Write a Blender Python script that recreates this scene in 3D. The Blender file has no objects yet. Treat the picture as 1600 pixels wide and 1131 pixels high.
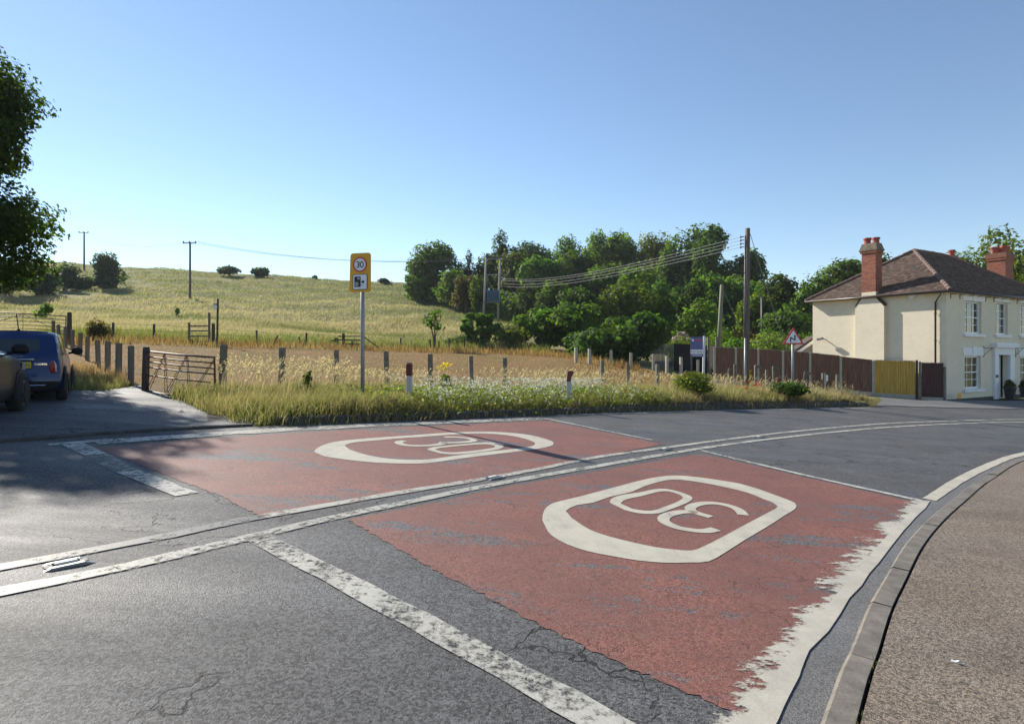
import bpy, bmesh, math, random
import numpy as np
from mathutils import Vector, Matrix

SC = bpy.context.scene
COL = SC.collection
R = math.radians
random.seed(7)
rng = np.random.default_rng(7)

# ------------------------------------------------------------------ camera, sky, sun, exposure
F, EYE, CX, CY = 950.0, 1.65, 800.0, 550.0          # focal length and principal point in photograph pixels
cam_d = bpy.data.cameras.new('camera')
cam = bpy.data.objects.new('camera', cam_d)
COL.objects.link(cam)
cam.location = (0, 0, EYE)
cam.rotation_euler = (R(90), 0, 0)
cam_d.sensor_width = 36
cam_d.lens = 36 * F / 1600
cam_d.shift_y = -15.5 / 1600
cam_d.clip_start = 0.05
cam_d.clip_end = 3000
SC.camera = cam

SUN_EL, SUN_AZ = R(32), R(-45.5)                        # azimuth clockwise from +Y: sun ahead and to the left
SUN_DIR = Vector((math.sin(SUN_AZ) * math.cos(SUN_EL), math.cos(SUN_AZ) * math.cos(SUN_EL), math.sin(SUN_EL)))
world = bpy.data.worlds.new('World')
SC.world = world
world.use_nodes = True
wn = world.node_tree
bg = wn.nodes['Background']
sky = wn.nodes.new('ShaderNodeTexSky')
sky.sky_type = 'NISHITA'
sky.sun_disc = False
sky.sun_elevation = SUN_EL
sky.sun_rotation = SUN_AZ
sky.altitude = 50
sky.air_density = 1.0
sky.dust_density = 0.03
sky.ozone_density = 2.2
wn.links.new(sky.outputs[0], bg.inputs[0])
bg.inputs[1].default_value = 0.086
sun_d = bpy.data.lights.new('sun', 'SUN')
sun_d.energy = 4.7
sun_d.angle = R(0.53)
sun_d.color = (1.0, 0.93, 0.82)
sun = bpy.data.objects.new('sun', sun_d)
COL.objects.link(sun)
sun.rotation_euler = SUN_DIR.to_track_quat('Z', 'Y').to_euler()
SC.view_settings.view_transform = 'Standard'
SC.view_settings.look = 'None'
SC.view_settings.exposure = 0.92
SC.view_settings.gamma = 1.0
SC.view_settings.use_curve_mapping = False
SC.cycles.max_bounces = 6
SC.cycles.transparent_max_bounces = 12

# ------------------------------------------------------------------ the lie of the land
def zplane(X, Y):                                     # the road's plane: falls to the right, rises gently ahead
    return -0.06 * np.clip(X, -34, 46) + 0.0137 * np.clip(Y, -40, 60)

def yh(px):
    return 537 + 0.06 * (px - 800)

def gp(px, py, lift=0.0):                             # a pixel of the photograph to the point of the road plane it shows
    Y = F * EYE / (py - yh(px))
    X = (px - CX) / F * Y
    return Vector((X, Y, float(zplane(X, Y)) + lift))

def at(px, py, Y):                                    # a pixel and a distance to a point in the world
    return Vector(((px - CX) / F * Y, Y, EYE + (CY - py) / F * Y))

PLANE_TO = {-500: 27, -200: 27, 0: 27, 100: 27, 200: 24, 300: 20, 450: 20, 600: 20, 700: 20, 800: 21, 900: 22, 1000: 28, 1100: 37, 1250: 37, 1450: 37, 1600: 40, 2100: 40}
PROFILE = {
    -500: [(36, 530), (50, 508), (75, 475), (120, 432), (160, 412), (200, 411)],
    -200: [(36, 530), (50, 508), (75, 475), (120, 432), (160, 412), (200, 411)],
    0: [(36, 530), (50, 508), (75, 477), (120, 432), (155, 412), (200, 411)],
    100: [(36, 531), (50, 508), (75, 480), (110, 441), (150, 411), (200, 411)],
    200: [(36, 533), (50, 513), (75, 485), (110, 445), (150, 418), (200, 419)],
    300: [(36, 537), (50, 518), (89, 473), (115, 446), (150, 423), (200, 425)],
    450: [(30, 561), (43, 537), (60, 515), (90, 476), (120, 450), (150, 433), (200, 436)],
    600: [(30, 573), (49, 544), (65, 522), (90, 485), (120, 457), (150, 441), (200, 446)],
    700: [(30, 577), (50, 547), (65, 525), (90, 490), (120, 468), (160, 448), (200, 450)],
    800: [(30, 581), (50, 549), (65, 528), (90, 496), (130, 470), (180, 450), (220, 450)],
    900: [(38, 562), (50, 551), (65, 535), (90, 505), (130, 475), (180, 450), (220, 450)],
    1000: [(38, 574), (50, 560), (70, 540), (100, 505), (150, 470), (200, 455)],
    1100: [(45, 578), (60, 555), (80, 530), (110, 500), (150, 470), (200, 455)],
    1250: [(45, 588), (60, 565), (80, 540), (110, 508), (150, 480), (200, 460)],
    1450: [(50, 592), (65, 572), (90, 545), (150, 500), (200, 480)],
    1600: [(52, 600), (70, 575), (100, 545), (150, 510), (200, 490)],
    2100: [(52, 600), (70, 575), (100, 545), (150, 510), (200, 490)],
}
_PX = np.array(sorted(PROFILE), float)
_YK = np.concatenate([np.arange(4, 60, 1.0), np.arange(60, 322, 3.0)])
_T = np.zeros((len(_PX), len(_YK)))
for _i, _p in enumerate(sorted(PROFILE)):
    _u = (_p - CX) / F
    _p0 = PLANE_TO[_p]
    _ys = list(np.arange(4, _p0 + 0.5, 1.0))
    _zs = [float(zplane(_u * y, y)) for y in _ys]
    for y, py in PROFILE[_p]:
        _ys.append(y)
        _zs.append(EYE + (CY - py) / F * y)
    _T[_i] = np.interp(_YK, _ys, _zs)
    _s = _T[_i].copy()
    for _k in range(3):
        _s[1:-1] = 0.25 * _s[:-2] + 0.5 * _s[1:-1] + 0.25 * _s[2:]
    _far = _YK > _p0 - 1
    _T[_i, _far] = _s[_far]

def zt(X, Y):                                         # ground height, scalars or arrays
    X = np.asarray(X, float)
    Y = np.asarray(Y, float)
    Yc = np.clip(Y, 4.0, 318.0)
    px = np.clip(CX + F * X / Yc, _PX[0], _PX[-1])
    i = np.clip(np.searchsorted(_PX, px) - 1, 0, len(_PX) - 2)
    a = (px - _PX[i]) / (_PX[i + 1] - _PX[i])
    j = np.clip(np.searchsorted(_YK, Yc) - 1, 0, len(_YK) - 2)
    b = (Yc - _YK[j]) / (_YK[j + 1] - _YK[j])
    z = (1 - a) * ((1 - b) * _T[i, j] + b * _T[i, j + 1]) + a * ((1 - b) * _T[i + 1, j] + b * _T[i + 1, j + 1])
    w = np.clip((Y - 45) / 30, 0, 1)
    z = z + w * (0.22 * np.sin(X * 0.21 + Y * 0.13) + 0.16 * np.sin(X * 0.47 - Y * 0.31) + 0.1 * np.sin(X * 0.9 + Y * 0.7))
    return np.where(Y < 5.0, zplane(X, Y), z)

def gz(X, Y):
    return float(zt(X, Y))

def on_ground(px, Y, lift=0.0):
    X = (px - CX) / F * Y
    return Vector((X, Y, gz(X, Y) + lift))

# ------------------------------------------------------------------ materials
MATS = {}

def new_mat(name):
    m = bpy.data.materials.new(name)
    m.use_nodes = True
    nt = m.node_tree
    nt.nodes.clear()
    out = nt.nodes.new('ShaderNodeOutputMaterial')
    return m, nt, out

class N:                                              # small node-writing helper
    def __init__(s, nt):
        s.nt = nt
        s.tc = nt.nodes.new('ShaderNodeTexCoord')

    def node(s, kind, **kw):
        n = s.nt.nodes.new(kind)
        for k, v in kw.items():
            if k.startswith('i_'):
                key = k[2:].replace('_', ' ')
                n.inputs[key].default_value = v
            else:
                setattr(n, k, v)
        return n

    def link(s, a, b):
        s.nt.links.new(a, b)

    def coords(s, scale=(1, 1, 1), rot=0.0, src='Object'):
        mp = s.node('ShaderNodeMapping')
        mp.inputs['Scale'].default_value = scale
        mp.inputs['Rotation'].default_value = (0, 0, rot)
        s.link(s.tc.outputs[src], mp.inputs['Vector'])
        return mp.outputs[0]

    def noise(s, vec, scale, detail=4, rough=0.55, dist=0.0):
        n = s.node('ShaderNodeTexNoise')
        n.inputs['Scale'].default_value = scale
        n.inputs['Detail'].default_value = detail
        n.inputs['Roughness'].default_value = rough
        n.inputs['Distortion'].default_value = dist
        s.link(vec, n.inputs['Vector'])
        return n.outputs['Fac']

    def ramp(s, fac, a, b, ca=(0, 0, 0, 1), cb=(1, 1, 1, 1)):
        n = s.node('ShaderNodeValToRGB')
        n.color_ramp.elements[0].position = a
        n.color_ramp.elements[1].position = b
        n.color_ramp.elements[0].color = ca
        n.color_ramp.elements[1].color = cb
        s.link(fac, n.inputs['Fac'])
        return n.outputs['Color']

    def mix(s, fac, a, b, blend='MIX'):
        n = s.node('ShaderNodeMix', data_type='RGBA', blend_type=blend)
        for sock, v in ((n.inputs[0], fac), (n.inputs[6], a), (n.inputs[7], b)):
            if hasattr(v, 'is_output'):
                s.link(v, sock)
            elif isinstance(v, (int, float)):
                sock.default_value = v
            else:
                sock.default_value = (*v[:3], 1)
        return n.outputs[2]

    def math(s, op, a, b=0.0, clamp=False):
        n = s.node('ShaderNodeMath', operation=op, use_clamp=clamp)
        for sock, v in ((n.inputs[0], a), (n.inputs[1], b)):
            if hasattr(v, 'is_output'):
                s.link(v, sock)
            else:
                sock.default_value = v
        return n.outputs[0]

    def bump(s, height, strength=0.3, dist=0.01):
        n = s.node('ShaderNodeBump')
        n.inputs['Strength'].default_value = strength
        n.inputs['Distance'].default_value = dist
        s.link(height, n.inputs['Height'])
        return n.outputs[0]

    def bsdf(s, color, rough=0.6, metal=0.0, normal=None, spec=None, coat=0.0):
        n = s.node('ShaderNodeBsdfPrincipled')
        if hasattr(color, 'is_output'):
            s.link(color, n.inputs['Base Color'])
        else:
            n.inputs['Base Color'].default_value = (*color[:3], 1)
        if hasattr(rough, 'is_output'):
            s.link(rough, n.inputs['Roughness'])
        else:
            n.inputs['Roughness'].default_value = rough
        n.inputs['Metallic'].default_value = metal
        if spec is not None:
            n.inputs['Specular IOR Level'].default_value = spec
        n.inputs['Coat Weight'].default_value = coat
        n.inputs['Coat Roughness'].default_value = 0.05
        if normal is not None:
            s.link(normal, n.inputs['Normal'])
        return n

def mat(name, color, rough=0.6, metal=0.0, var=0.18, scale=6.0, bump=0.15, bscale=40.0, stretch=(1, 1, 1), spec=None, coat=0.0, stain=None, bdist=0.005):
    if name in MATS:
        return MATS[name]
    m, nt, out = new_mat(name)
    k = N(nt)
    v = k.coords(stretch)
    c = Vector(color)
    f = k.noise(v, scale, 5, 0.6)
    col = k.mix(k.ramp(f, 0.3, 0.7), tuple(c * (1 - var)), tuple(c * (1 + var)))
    if stain:
        col = k.mix(k.ramp(k.noise(v, scale * 0.37 + 0.3, 6, 0.7), 0.5, 0.68), col, stain)
    nrm = k.bump(k.noise(v, bscale, 4, 0.6), bump, bdist) if bump else None
    b = k.bsdf(col, rough, metal, nrm, spec, coat)
    k.link(b.outputs[0], out.inputs[0])
    MATS[name] = m
    return m

def mat_flat(name, color, rough=0.5, metal=0.0, coat=0.0):
    return mat(name, color, rough, metal, var=0.06, scale=3.0, bump=0.0, coat=coat)

ROAD_ROT = R(-50)                                     # turn the road's own direction onto the texture's x

def asphalt(name, base, rough=0.55, agg=95.0, light=0.0, crack=True, brown=0.0, spec=0.5):
    m, nt, out = new_mat(name)
    k = N(nt)
    v = k.coords()
    vr = k.coords((0.25, 1.6, 1), ROAD_ROT)
    vo = k.node('ShaderNodeTexVoronoi')
    vo.inputs['Scale'].default_value = agg
    k.link(v, vo.inputs['Vector'])
    c = Vector(base)
    st = k.node('ShaderNodeSeparateColor')
    k.link(vo.outputs['Color'], st.inputs[0])
    col = k.mix(k.ramp(st.outputs[0], 0.05, 0.95), tuple(c * 0.5), tuple(c * (1.55 + light)))
    grit = k.noise(v, agg * 1.5, 2, 0.7)
    col = k.mix(k.math('MULTIPLY', k.ramp(grit, 0.58, 0.74), 0.4), col, tuple(c * (2.3 + light)))
    col = k.mix(k.math('MULTIPLY', k.ramp(grit, 0.28, 0.44, (1, 1, 1, 1), (0, 0, 0, 1)), 0.55), col, tuple(c * 0.3))
    col = k.mix(k.ramp(k.noise(v, 1.1, 6, 0.65), 0.35, 0.7), col, k.mix(1.0, col, (0.76, 0.75, 0.74) if not brown else (0.8, 0.76, 0.72), 'MULTIPLY'))
    col = k.mix(k.math('MULTIPLY', k.ramp(k.noise(vr, 1.3, 6, 0.65), 0.45, 0.75), 0.6), col, k.mix(1.0, col, (1.35, 1.35, 1.37), 'MULTIPLY'))
    col = k.mix(k.math('MULTIPLY', k.ramp(k.noise(vr, 0.5, 7, 0.7), 0.52, 0.66), 0.5), col, k.mix(1.0, col, (0.66, 0.66, 0.67), 'MULTIPLY'))
    hgt = k.math('ADD', k.math('MULTIPLY', grit, 1.6), k.math('MULTIPLY', st.outputs[0], 0.5))
    if crack:
        w = k.node('ShaderNodeVectorMath', operation='ADD')
        nz = k.node('ShaderNodeTexNoise')
        nz.inputs['Scale'].default_value = 2.2
        nz.inputs['Detail'].default_value = 6
        k.link(v, nz.inputs['Vector'])
        sc = k.node('ShaderNodeVectorMath', operation='SCALE')
        sc.inputs['Scale'].default_value = 0.9
        k.link(nz.outputs['Color'], sc.inputs[0])
        k.link(v, w.inputs[0])
        k.link(sc.outputs[0], w.inputs[1])
        vc = k.node('ShaderNodeTexVoronoi', feature='DISTANCE_TO_EDGE')
        vc.inputs['Scale'].default_value = 0.8
        k.link(w.outputs[0], vc.inputs['Vector'])
        cr = k.ramp(vc.outputs['Distance'], 0.004, 0.011, (1, 1, 1, 1), (0, 0, 0, 1))
        mask = k.ramp(k.noise(v, 0.45, 4, 0.6), 0.5, 0.58)
        cr = k.math('MULTIPLY', cr, mask)
        col = k.mix(cr, col, tuple(c * 0.25))
        hgt = k.math('SUBTRACT', hgt, k.math('MULTIPLY', cr, 1.5))
    rg = k.math('ADD', k.math('MULTIPLY', k.ramp(k.noise(vr, 0.55, 5, 0.6), 0.35, 0.65), 0.32), rough - 0.2)
    b = k.bsdf(col, rg, 0, k.bump(hgt, 0.7, 0.006), spec)
    k.link(b.outputs[0], out.inputs[0])
    MATS[name] = m
    return m

def red_surface(name):
    m, nt, out = new_mat(name)
    k = N(nt)
    v = k.coords()
    vr = k.coords((0.42, 1.5, 1), ROAD_ROT)
    vo = k.node('ShaderNodeTexVoronoi')
    vo.inputs['Scale'].default_value = 80
    k.link(v, vo.inputs['Vector'])
    st = k.node('ShaderNodeSeparateColor')
    k.link(vo.outputs['Color'], st.inputs[0])
    grit = k.noise(v, 120, 2, 0.7)
    red = k.mix(k.ramp(st.outputs[0], 0.1, 0.9), (0.14, 0.056, 0.043), (0.3, 0.128, 0.1))
    red = k.mix(k.math('MULTIPLY', k.ramp(grit, 0.56, 0.74), 0.55), red, (0.36, 0.22, 0.19))
    red = k.mix(k.math('MULTIPLY', k.ramp(grit, 0.3, 0.46, (1, 1, 1, 1), (0, 0, 0, 1)), 0.85), red, (0.035, 0.018, 0.015))
    red = k.mix(k.math('MULTIPLY', k.ramp(k.noise(v, 3.2, 6, 0.7), 0.4, 0.7), 0.45), red, k.mix(1.0, red, (0.62, 0.66, 0.68), 'MULTIPLY'))
    red = k.mix(k.math('MULTIPLY', k.ramp(k.noise(vr, 0.6, 5, 0.6), 0.45, 0.65), 0.4), red, k.mix(1.0, red, (1.3, 1.2, 1.15), 'MULTIPLY'))
    red = k.mix(k.ramp(k.noise(v, 0.7, 5, 0.6), 0.35, 0.7), red, (0.15, 0.07, 0.058))
    red = k.mix(k.math('MULTIPLY', k.ramp(k.noise(v, 14, 4, 0.7), 0.52, 0.75), 0.5), red, (0.2, 0.13, 0.115))
    grey = k.mix(k.ramp(st.outputs[0], 0.1, 0.9), (0.055, 0.056, 0.06), (0.15, 0.15, 0.155))
    n1 = k.noise(vr, 1.25, 8, 0.7)
    n2 = k.noise(v, 9, 6, 0.75)
    wear = k.math('ADD', k.math('MULTIPLY', n1, 0.75), k.math('MULTIPLY', n2, 0.33))
    worn = k.ramp(wear, 0.575, 0.635)
    col = k.mix(worn, red, grey)
    w = k.node('ShaderNodeVectorMath', operation='ADD')
    nz = k.node('ShaderNodeTexNoise')
    nz.inputs['Scale'].default_value = 3.0
    nz.inputs['Detail'].default_value = 6
    k.link(v, nz.inputs['Vector'])
    sc = k.node('ShaderNodeVectorMath', operation='SCALE')
    sc.inputs['Scale'].default_value = 0.6
    k.link(nz.outputs['Color'], sc.inputs[0])
    k.link(v, w.inputs[0])
    k.link(sc.outputs[0], w.inputs[1])
    vc = k.node('ShaderNodeTexVoronoi', feature='DISTANCE_TO_EDGE')
    vc.inputs['Scale'].default_value = 1.7
    k.link(w.outputs[0], vc.inputs['Vector'])
    cr = k.math('MULTIPLY', k.ramp(vc.outputs['Distance'], 0.003, 0.010, (1, 1, 1, 1), (0, 0, 0, 1)), k.ramp(k.noise(v, 0.8, 4, 0.6), 0.42, 0.55))
    col = k.mix(k.math('MULTIPLY', cr, 0.55), col, (0.06, 0.035, 0.03))
    hgt = k.math('SUBTRACT', k.math('ADD', k.math('MULTIPLY', grit, 1.5), k.math('MULTIPLY', n2, 0.3)), k.math('ADD', k.math('MULTIPLY', cr, 0.8), k.math('MULTIPLY', worn, 0.3)))
    b = k.bsdf(col, 0.68, 0, k.bump(hgt, 0.55, 0.006), 0.22)
    k.link(b.outputs[0], out.inputs[0])
    MATS[name] = m
    return m

def paint(name, color, wear=0.0, ragged=0.0, edge_attr=False):
    """thermoplastic road paint; wear 0..1 lets the surface below show through; edge_attr: attribute 'solid' (1 solid, 0 ragged away)"""
    m, nt, out = new_mat(name)
    k = N(nt)
    v = k.coords()
    vx = k.coords((1.0, 0.16, 1), R(40))
    vt = k.coords((1.4, 0.35, 1), ROAD_ROT)
    c = Vector(color)
    col = k.mix(k.ramp(k.noise(v, 5, 6, 0.7), 0.3, 0.75), tuple(c * 0.74), tuple(c))
    col = k.mix(k.math('MULTIPLY', k.ramp(k.noise(vt, 2.2, 7, 0.72), 0.5, 0.68), 0.4), col, tuple(Vector((0.24, 0.22, 0.2))))
    col = k.mix(k.math('MULTIPLY', k.ramp(k.noise(v, 70, 4, 0.7), 0.5, 0.75), 0.45), col, tuple(c * 0.45))
    b = k.bsdf(col, 0.55, 0, k.bump(k.noise(v, 60, 4, 0.6), 0.35, 0.004), 0.2)
    tr = k.node('ShaderNodeBsdfTransparent')
    mx = k.node('ShaderNodeMixShader')
    n1 = k.noise(v, 16, 8, 0.8)
    if edge_attr:
        a = k.node('ShaderNodeAttribute', attribute_name='solid')
        n2 = k.noise(k.coords((0.9, 2.0, 1), R(-12)), 5.0, 9, 0.8)
        n4 = k.noise(k.coords((0.9, 1.4, 1), R(-30)), 3.4, 8, 0.72)
        s = k.math('ADD', k.math('ADD', k.math('MULTIPLY', n2, 0.9), k.math('MULTIPLY', n4, 1.5)), k.math('ADD', k.math('MULTIPLY', n1, 0.4), a.outputs['Fac']))
        fac = k.ramp(k.math('MULTIPLY', s, 0.5), 0.84, 0.89)
    else:
        n3 = k.noise(vt, 1.5, 6, 0.7)
        s = k.math('ADD', k.math('MULTIPLY', n1, 0.62), k.math('MULTIPLY', n3, 0.38))
        th = 0.2 + 0.3 * wear
        fac = k.ramp(s, th - 0.02, th + 0.07)
    k.link(fac, mx.inputs[0])
    k.link(tr.outputs[0], mx.inputs[1])
    k.link(b.outputs[0], mx.inputs[2])
    k.link(mx.outputs[0], out.inputs[0])
    MATS[name] = m
    return m

def leaf_mat(name, trans=0.45, rough=0.6, spec=0.15, tint=(1.25, 1.3, 0.6)):
    """leaves and grass: colour from the mesh's own 'col' attribute, part of the light passes through"""
    m, nt, out = new_mat(name)
    k = N(nt)
    a = k.node('ShaderNodeAttribute', attribute_name='col')
    v = k.coords()
    col = k.mix(k.math('MULTIPLY', k.noise(v, 3.0, 3), 0.5), a.outputs['Color'], k.mix(0.35, a.outputs['Color'], (0.05, 0.06, 0.01)))
    b = k.bsdf(col, rough, 0, None, spec)
    t = k.node('ShaderNodeBsdfTranslucent')
    tcol = k.mix(1.0, col, tint, 'MULTIPLY')
    k.link(tcol, t.inputs[0])
    mx = k.node('ShaderNodeMixShader')
    mx.inputs[0].default_value = trans
    k.link(b.outputs[0], mx.inputs[1])
    k.link(t.outputs[0], mx.inputs[2])
    k.link(mx.outputs[0], out.inputs[0])
    MATS[name] = m
    return m

def ground_mat():
    m, nt, out = new_mat('ground')
    k = N(nt)
    a = k.node('ShaderNodeAttribute', attribute_name='col')
    v = k.coords()
    g = a.outputs['Color']
    g = k.mix(k.ramp(k.noise(v, 0.35, 6, 0.65), 0.35, 0.7), k.mix(0.55, g, (0.10, 0.11, 0.025)), g)
    g = k.mix(k.math('MULTIPLY', k.ramp(k.noise(v, 9, 6, 0.7), 0.35, 0.75), 0.55), g, k.mix(1.0, g, (0.45, 0.45, 0.4), 'MULTIPLY'))
    h = k.math('ADD', k.noise(v, 7, 6, 0.7), k.math('MULTIPLY', k.noise(v, 1.2, 4), 1.5))
    b = k.bsdf(g, 0.95, 0, k.bump(h, 0.9, 0.12), 0.1)
    k.link(b.outputs[0], out.inputs[0])
    MATS['ground'] = m
    return m

def brick_mat(name, c1, c2, mortar, painted=False, rot=0.0, bump=0.5, src='UV'):
    m, nt, out = new_mat(name)
    k = N(nt)
    v = k.tc.outputs[src]
    br = k.node('ShaderNodeTexBrick')
    br.inputs['Scale'].default_value = 1.0
    br.inputs['Brick Width'].default_value = 0.225
    br.inputs['Row Height'].default_value = 0.075
    br.inputs['Mortar Size'].default_value = 0.007
    br.inputs['Mortar Smooth'].default_value = 0.25
    br.inputs['Bias'].default_value = -0.1
    br.inputs['Color1'].default_value = (*c1, 1)
    br.inputs['Color2'].default_value = (*c2, 1)
    br.inputs['Mortar'].default_value = (*mortar, 1)
    k.link(v, br.inputs['Vector'])
    vo = k.coords()
    n = k.noise(vo, 2.0, 6, 0.7)
    col = k.mix(k.math('MULTIPLY', k.ramp(n, 0.45, 0.75), 0.35), br.outputs['Color'], tuple(Vector(c1) * 0.72))
    n2 = k.noise(vo, 18, 5, 0.7)
    if not painted:
        col = k.mix(k.math('MULTIPLY', k.ramp(n2, 0.45, 0.8), 0.5), col, tuple(Vector(c2) * 0.45))
    h = k.math('SUBTRACT', k.math('MULTIPLY', n2, 0.8), br.outputs['Fac'])
    b = k.bsdf(col, 0.8, 0, k.bump(h, bump, 0.012), 0.25)
    k.link(b.outputs[0], out.inputs[0])
    MATS[name] = m
    return m

def wood_mat(name, color, var=0.3, axis='z', rough=0.8):
    st = {'z': (9, 9, 0.6), 'x': (0.6, 9, 9)}[axis]
    return mat(name, color, rough, var=var, scale=2.2, bump=0.4, bscale=7.0, stretch=st)

# ------------------------------------------------------------------ meshes and objects
def link(o, parent=None):
    COL.objects.link(o)
    if parent is not None:
        o.parent = parent
    return o

def tag(o, label=None, cat=None, group=None, kind=None):
    for k, v in (('label', label), ('category', cat), ('group', group), ('kind', kind)):
        if v:
            o[k] = v
    return o

def thing(name, label, cat, loc=(0, 0, 0), rz=0.0, group=None):
    o = bpy.data.objects.new(name, None)
    o.empty_display_size = 0.3
    COL.objects.link(o)
    o.location = loc
    o.rotation_euler = (0, 0, rz)
    return tag(o, label, cat, group)

def copy_thing(src, loc, rz, label, group=None, scale=None):
    r = src.copy()
    COL.objects.link(r)
    r.location = loc
    r.rotation_euler = (src.rotation_euler[0], src.rotation_euler[1], rz)
    if scale:
        r.scale = (scale,) * 3
    r['label'] = label
    if group:
        r['group'] = group
    for ch in list(src.children):
        c = ch.copy()
        COL.objects.link(c)
        c.parent = r
        for g in list(ch.children):
            d = g.copy()
            COL.objects.link(d)
            d.parent = c
    return r

class MB:                                             # collects primitives for ONE mesh object
    def __init__(s):
        s.v, s.f = [], []

    def add(s, vs, fs):
        o = len(s.v)
        s.v += [tuple(x) for x in vs]
        s.f += [tuple(i + o for i in q) for q in fs]
        return s

    def box(s, c, d, rz=0.0, rx=0.0, ry=0.0, b=0.0):
        m = Matrix.Translation(Vector(c)) @ Matrix.Rotation(rz, 4, 'Z') @ Matrix.Rotation(ry, 4, 'Y') @ Matrix.Rotation(rx, 4, 'X')
        x, y, z = d[0] / 2, d[1] / 2, d[2] / 2
        if b:
            b = min(b, x * .9, y * .9, z * .9)
            pts, idx = [], {}
            bm = bmesh.new()
            bmesh.ops.create_cube(bm, size=1.0)
            for q in bm.verts:
                q.co = (q.co.x * d[0], q.co.y * d[1], q.co.z * d[2])
            bmesh.ops.bevel(bm, geom=list(bm.edges), offset=b, segments=1, affect='EDGES')
            bm.verts.index_update()
            s.add([m @ q.co for q in bm.verts], [[w.index for w in f.verts] for f in bm.faces])
            bm.free()
            return s
        vs = [m @ Vector(p) for p in ((-x, -y, -z), (x, -y, -z), (x, y, -z), (-x, y, -z), (-x, -y, z), (x, -y, z), (x, y, z), (-x, y, z))]
        return s.add(vs, [(0, 3, 2, 1), (4, 5, 6, 7), (0, 1, 5, 4), (1, 2, 6, 5), (2, 3, 7, 6), (3, 0, 4, 7)])

    def tube(s, pts, r, n=8, r2=None, cap=True):
        pts = [Vector(p) for p in pts]
        r2 = r if r2 is None else r2
        rings = []
        for i, p in enumerate(pts):
            d = (pts[min(i + 1, len(pts) - 1)] - pts[max(i - 1, 0)]).normalized()
            a = Vector((0, 0, 1)) if abs(d.z) < 0.9 else Vector((1, 0, 0))
            u = d.cross(a).normalized()
            w = d.cross(u)
            rr = r + (r2 - r) * i / max(len(pts) - 1, 1)
            rings.append([p + (u * math.cos(2 * math.pi * k / n) + w * math.sin(2 * math.pi * k / n)) * rr for k in range(n)])
        vs = [q for g in rings for q in g]
        fs = [(i * n + k, i * n + (k + 1) % n, (i + 1) * n + (k + 1) % n, (i + 1) * n + k) for i in range(len(pts) - 1) for k in range(n)]
        if cap:
            fs += [tuple(range(n - 1, -1, -1)), tuple((len(pts) - 1) * n + k for k in range(n))]
        return s.add(vs, fs)

    def lathe(s, c, prof, n=16):
        vs, fs = [], []
        for r, z in prof:
            vs += [(c[0] + r * math.cos(2 * math.pi * k / n), c[1] + r * math.sin(2 * math.pi * k / n), c[2] + z) for k in range(n)]
        for i in range(len(prof) - 1):
            fs += [(i * n + k, i * n + (k + 1) % n, (i + 1) * n + (k + 1) % n, (i + 1) * n + k) for k in range(n)]
        fs += [tuple(range(n - 1, -1, -1)), tuple((len(prof) - 1) * n + k for k in range(n))]
        return s.add(vs, fs)

    def prism(s, poly, y0, y1):                       # polygon in (x, z), pushed along y
        n = len(poly)
        vs = [(p[0], y0, p[1]) for p in poly] + [(p[0], y1, p[1]) for p in poly]
        fs = [tuple(range(n)), tuple(range(2 * n - 1, n - 1, -1))] + [(i, n + i, n + (i + 1) % n, (i + 1) % n) for i in range(n)]
        return s.add(vs, fs)

    def stroke(s, pts, w, y0, y1, closed=False):      # a flat pen stroke in (x, z), y0..y1 thick
        m = len(pts)
        L, Rr = [], []
        for i in range(m):
            a = Vector(pts[(i - 1) % m] if closed or i else pts[0])
            b = Vector(pts[(i + 1) % m] if closed or i < m - 1 else pts[-1])
            d = (b - a).normalized()
            nrm = Vector((-d[1], d[0]))
            p = Vector(pts[i])
            if 0 < i < m - 1 or closed:
                e1 = (p - a).normalized()
                nrm = nrm / max(0.35, abs(nrm.dot(Vector((-e1[1], e1[0])))))
            L.append(p + nrm * w / 2)
            Rr.append(p - nrm * w / 2)
        for i in range(m if closed else m - 1):
            j = (i + 1) % m
            s.prism([L[i], Rr[i], Rr[j], L[j]], y0, y1)
        return s

    def build(s, name, m, parent=None, smooth=False, uv=None, kind=None):
        me = bpy.data.meshes.new(name)
        me.from_pydata(s.v, [], s.f)
        if uv:
            lay = me.uv_layers.new(name='UVMap')
            for lp in me.loops:
                lay.data[lp.index].uv = uv(me.vertices[lp.vertex_index].co)
        me.materials.append(m)
        if smooth:
            me.polygons.foreach_set('use_smooth', [True] * len(me.polygons))
        me.update()
        o = link(bpy.data.objects.new(name, me), parent)
        if kind:
            o['kind'] = kind
        return o

def np_object(name, V, faces, m, parent=None, col=None, smooth=False, attr='col', val=None):
    """V (n,3); faces: (k,3) or (k,4) int array, all of one size"""
    me = bpy.data.meshes.new(name)
    V = np.ascontiguousarray(V, np.float32)
    faces = np.ascontiguousarray(faces, np.int32)
    n, k = faces.shape
    me.vertices.add(len(V))
    me.vertices.foreach_set('co', V.ravel())
    me.loops.add(n * k)
    me.loops.foreach_set('vertex_index', faces.ravel())
    me.polygons.add(n)
    me.polygons.foreach_set('loop_start', np.arange(0, n * k, k, dtype=np.int32))
    me.polygons.foreach_set('loop_total', np.full(n, k, np.int32))
    if smooth:
        me.polygons.foreach_set('use_smooth', np.ones(n, bool))
    if col is not None:
        a = me.color_attributes.new(attr, 'FLOAT_COLOR', 'POINT')
        c = np.ones((len(V), 4), np.float32)
        c[:, :3] = col
        a.data.foreach_set('color', c.ravel())
    if val is not None:
        a = me.attributes.new('solid', 'FLOAT', 'POINT')
        a.data.foreach_set('value', np.ascontiguousarray(val, np.float32))
    me.materials.append(m)
    me.update(calc_edges=True)
    me.validate()
    return link(bpy.data.objects.new(name, me), parent)

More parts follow.
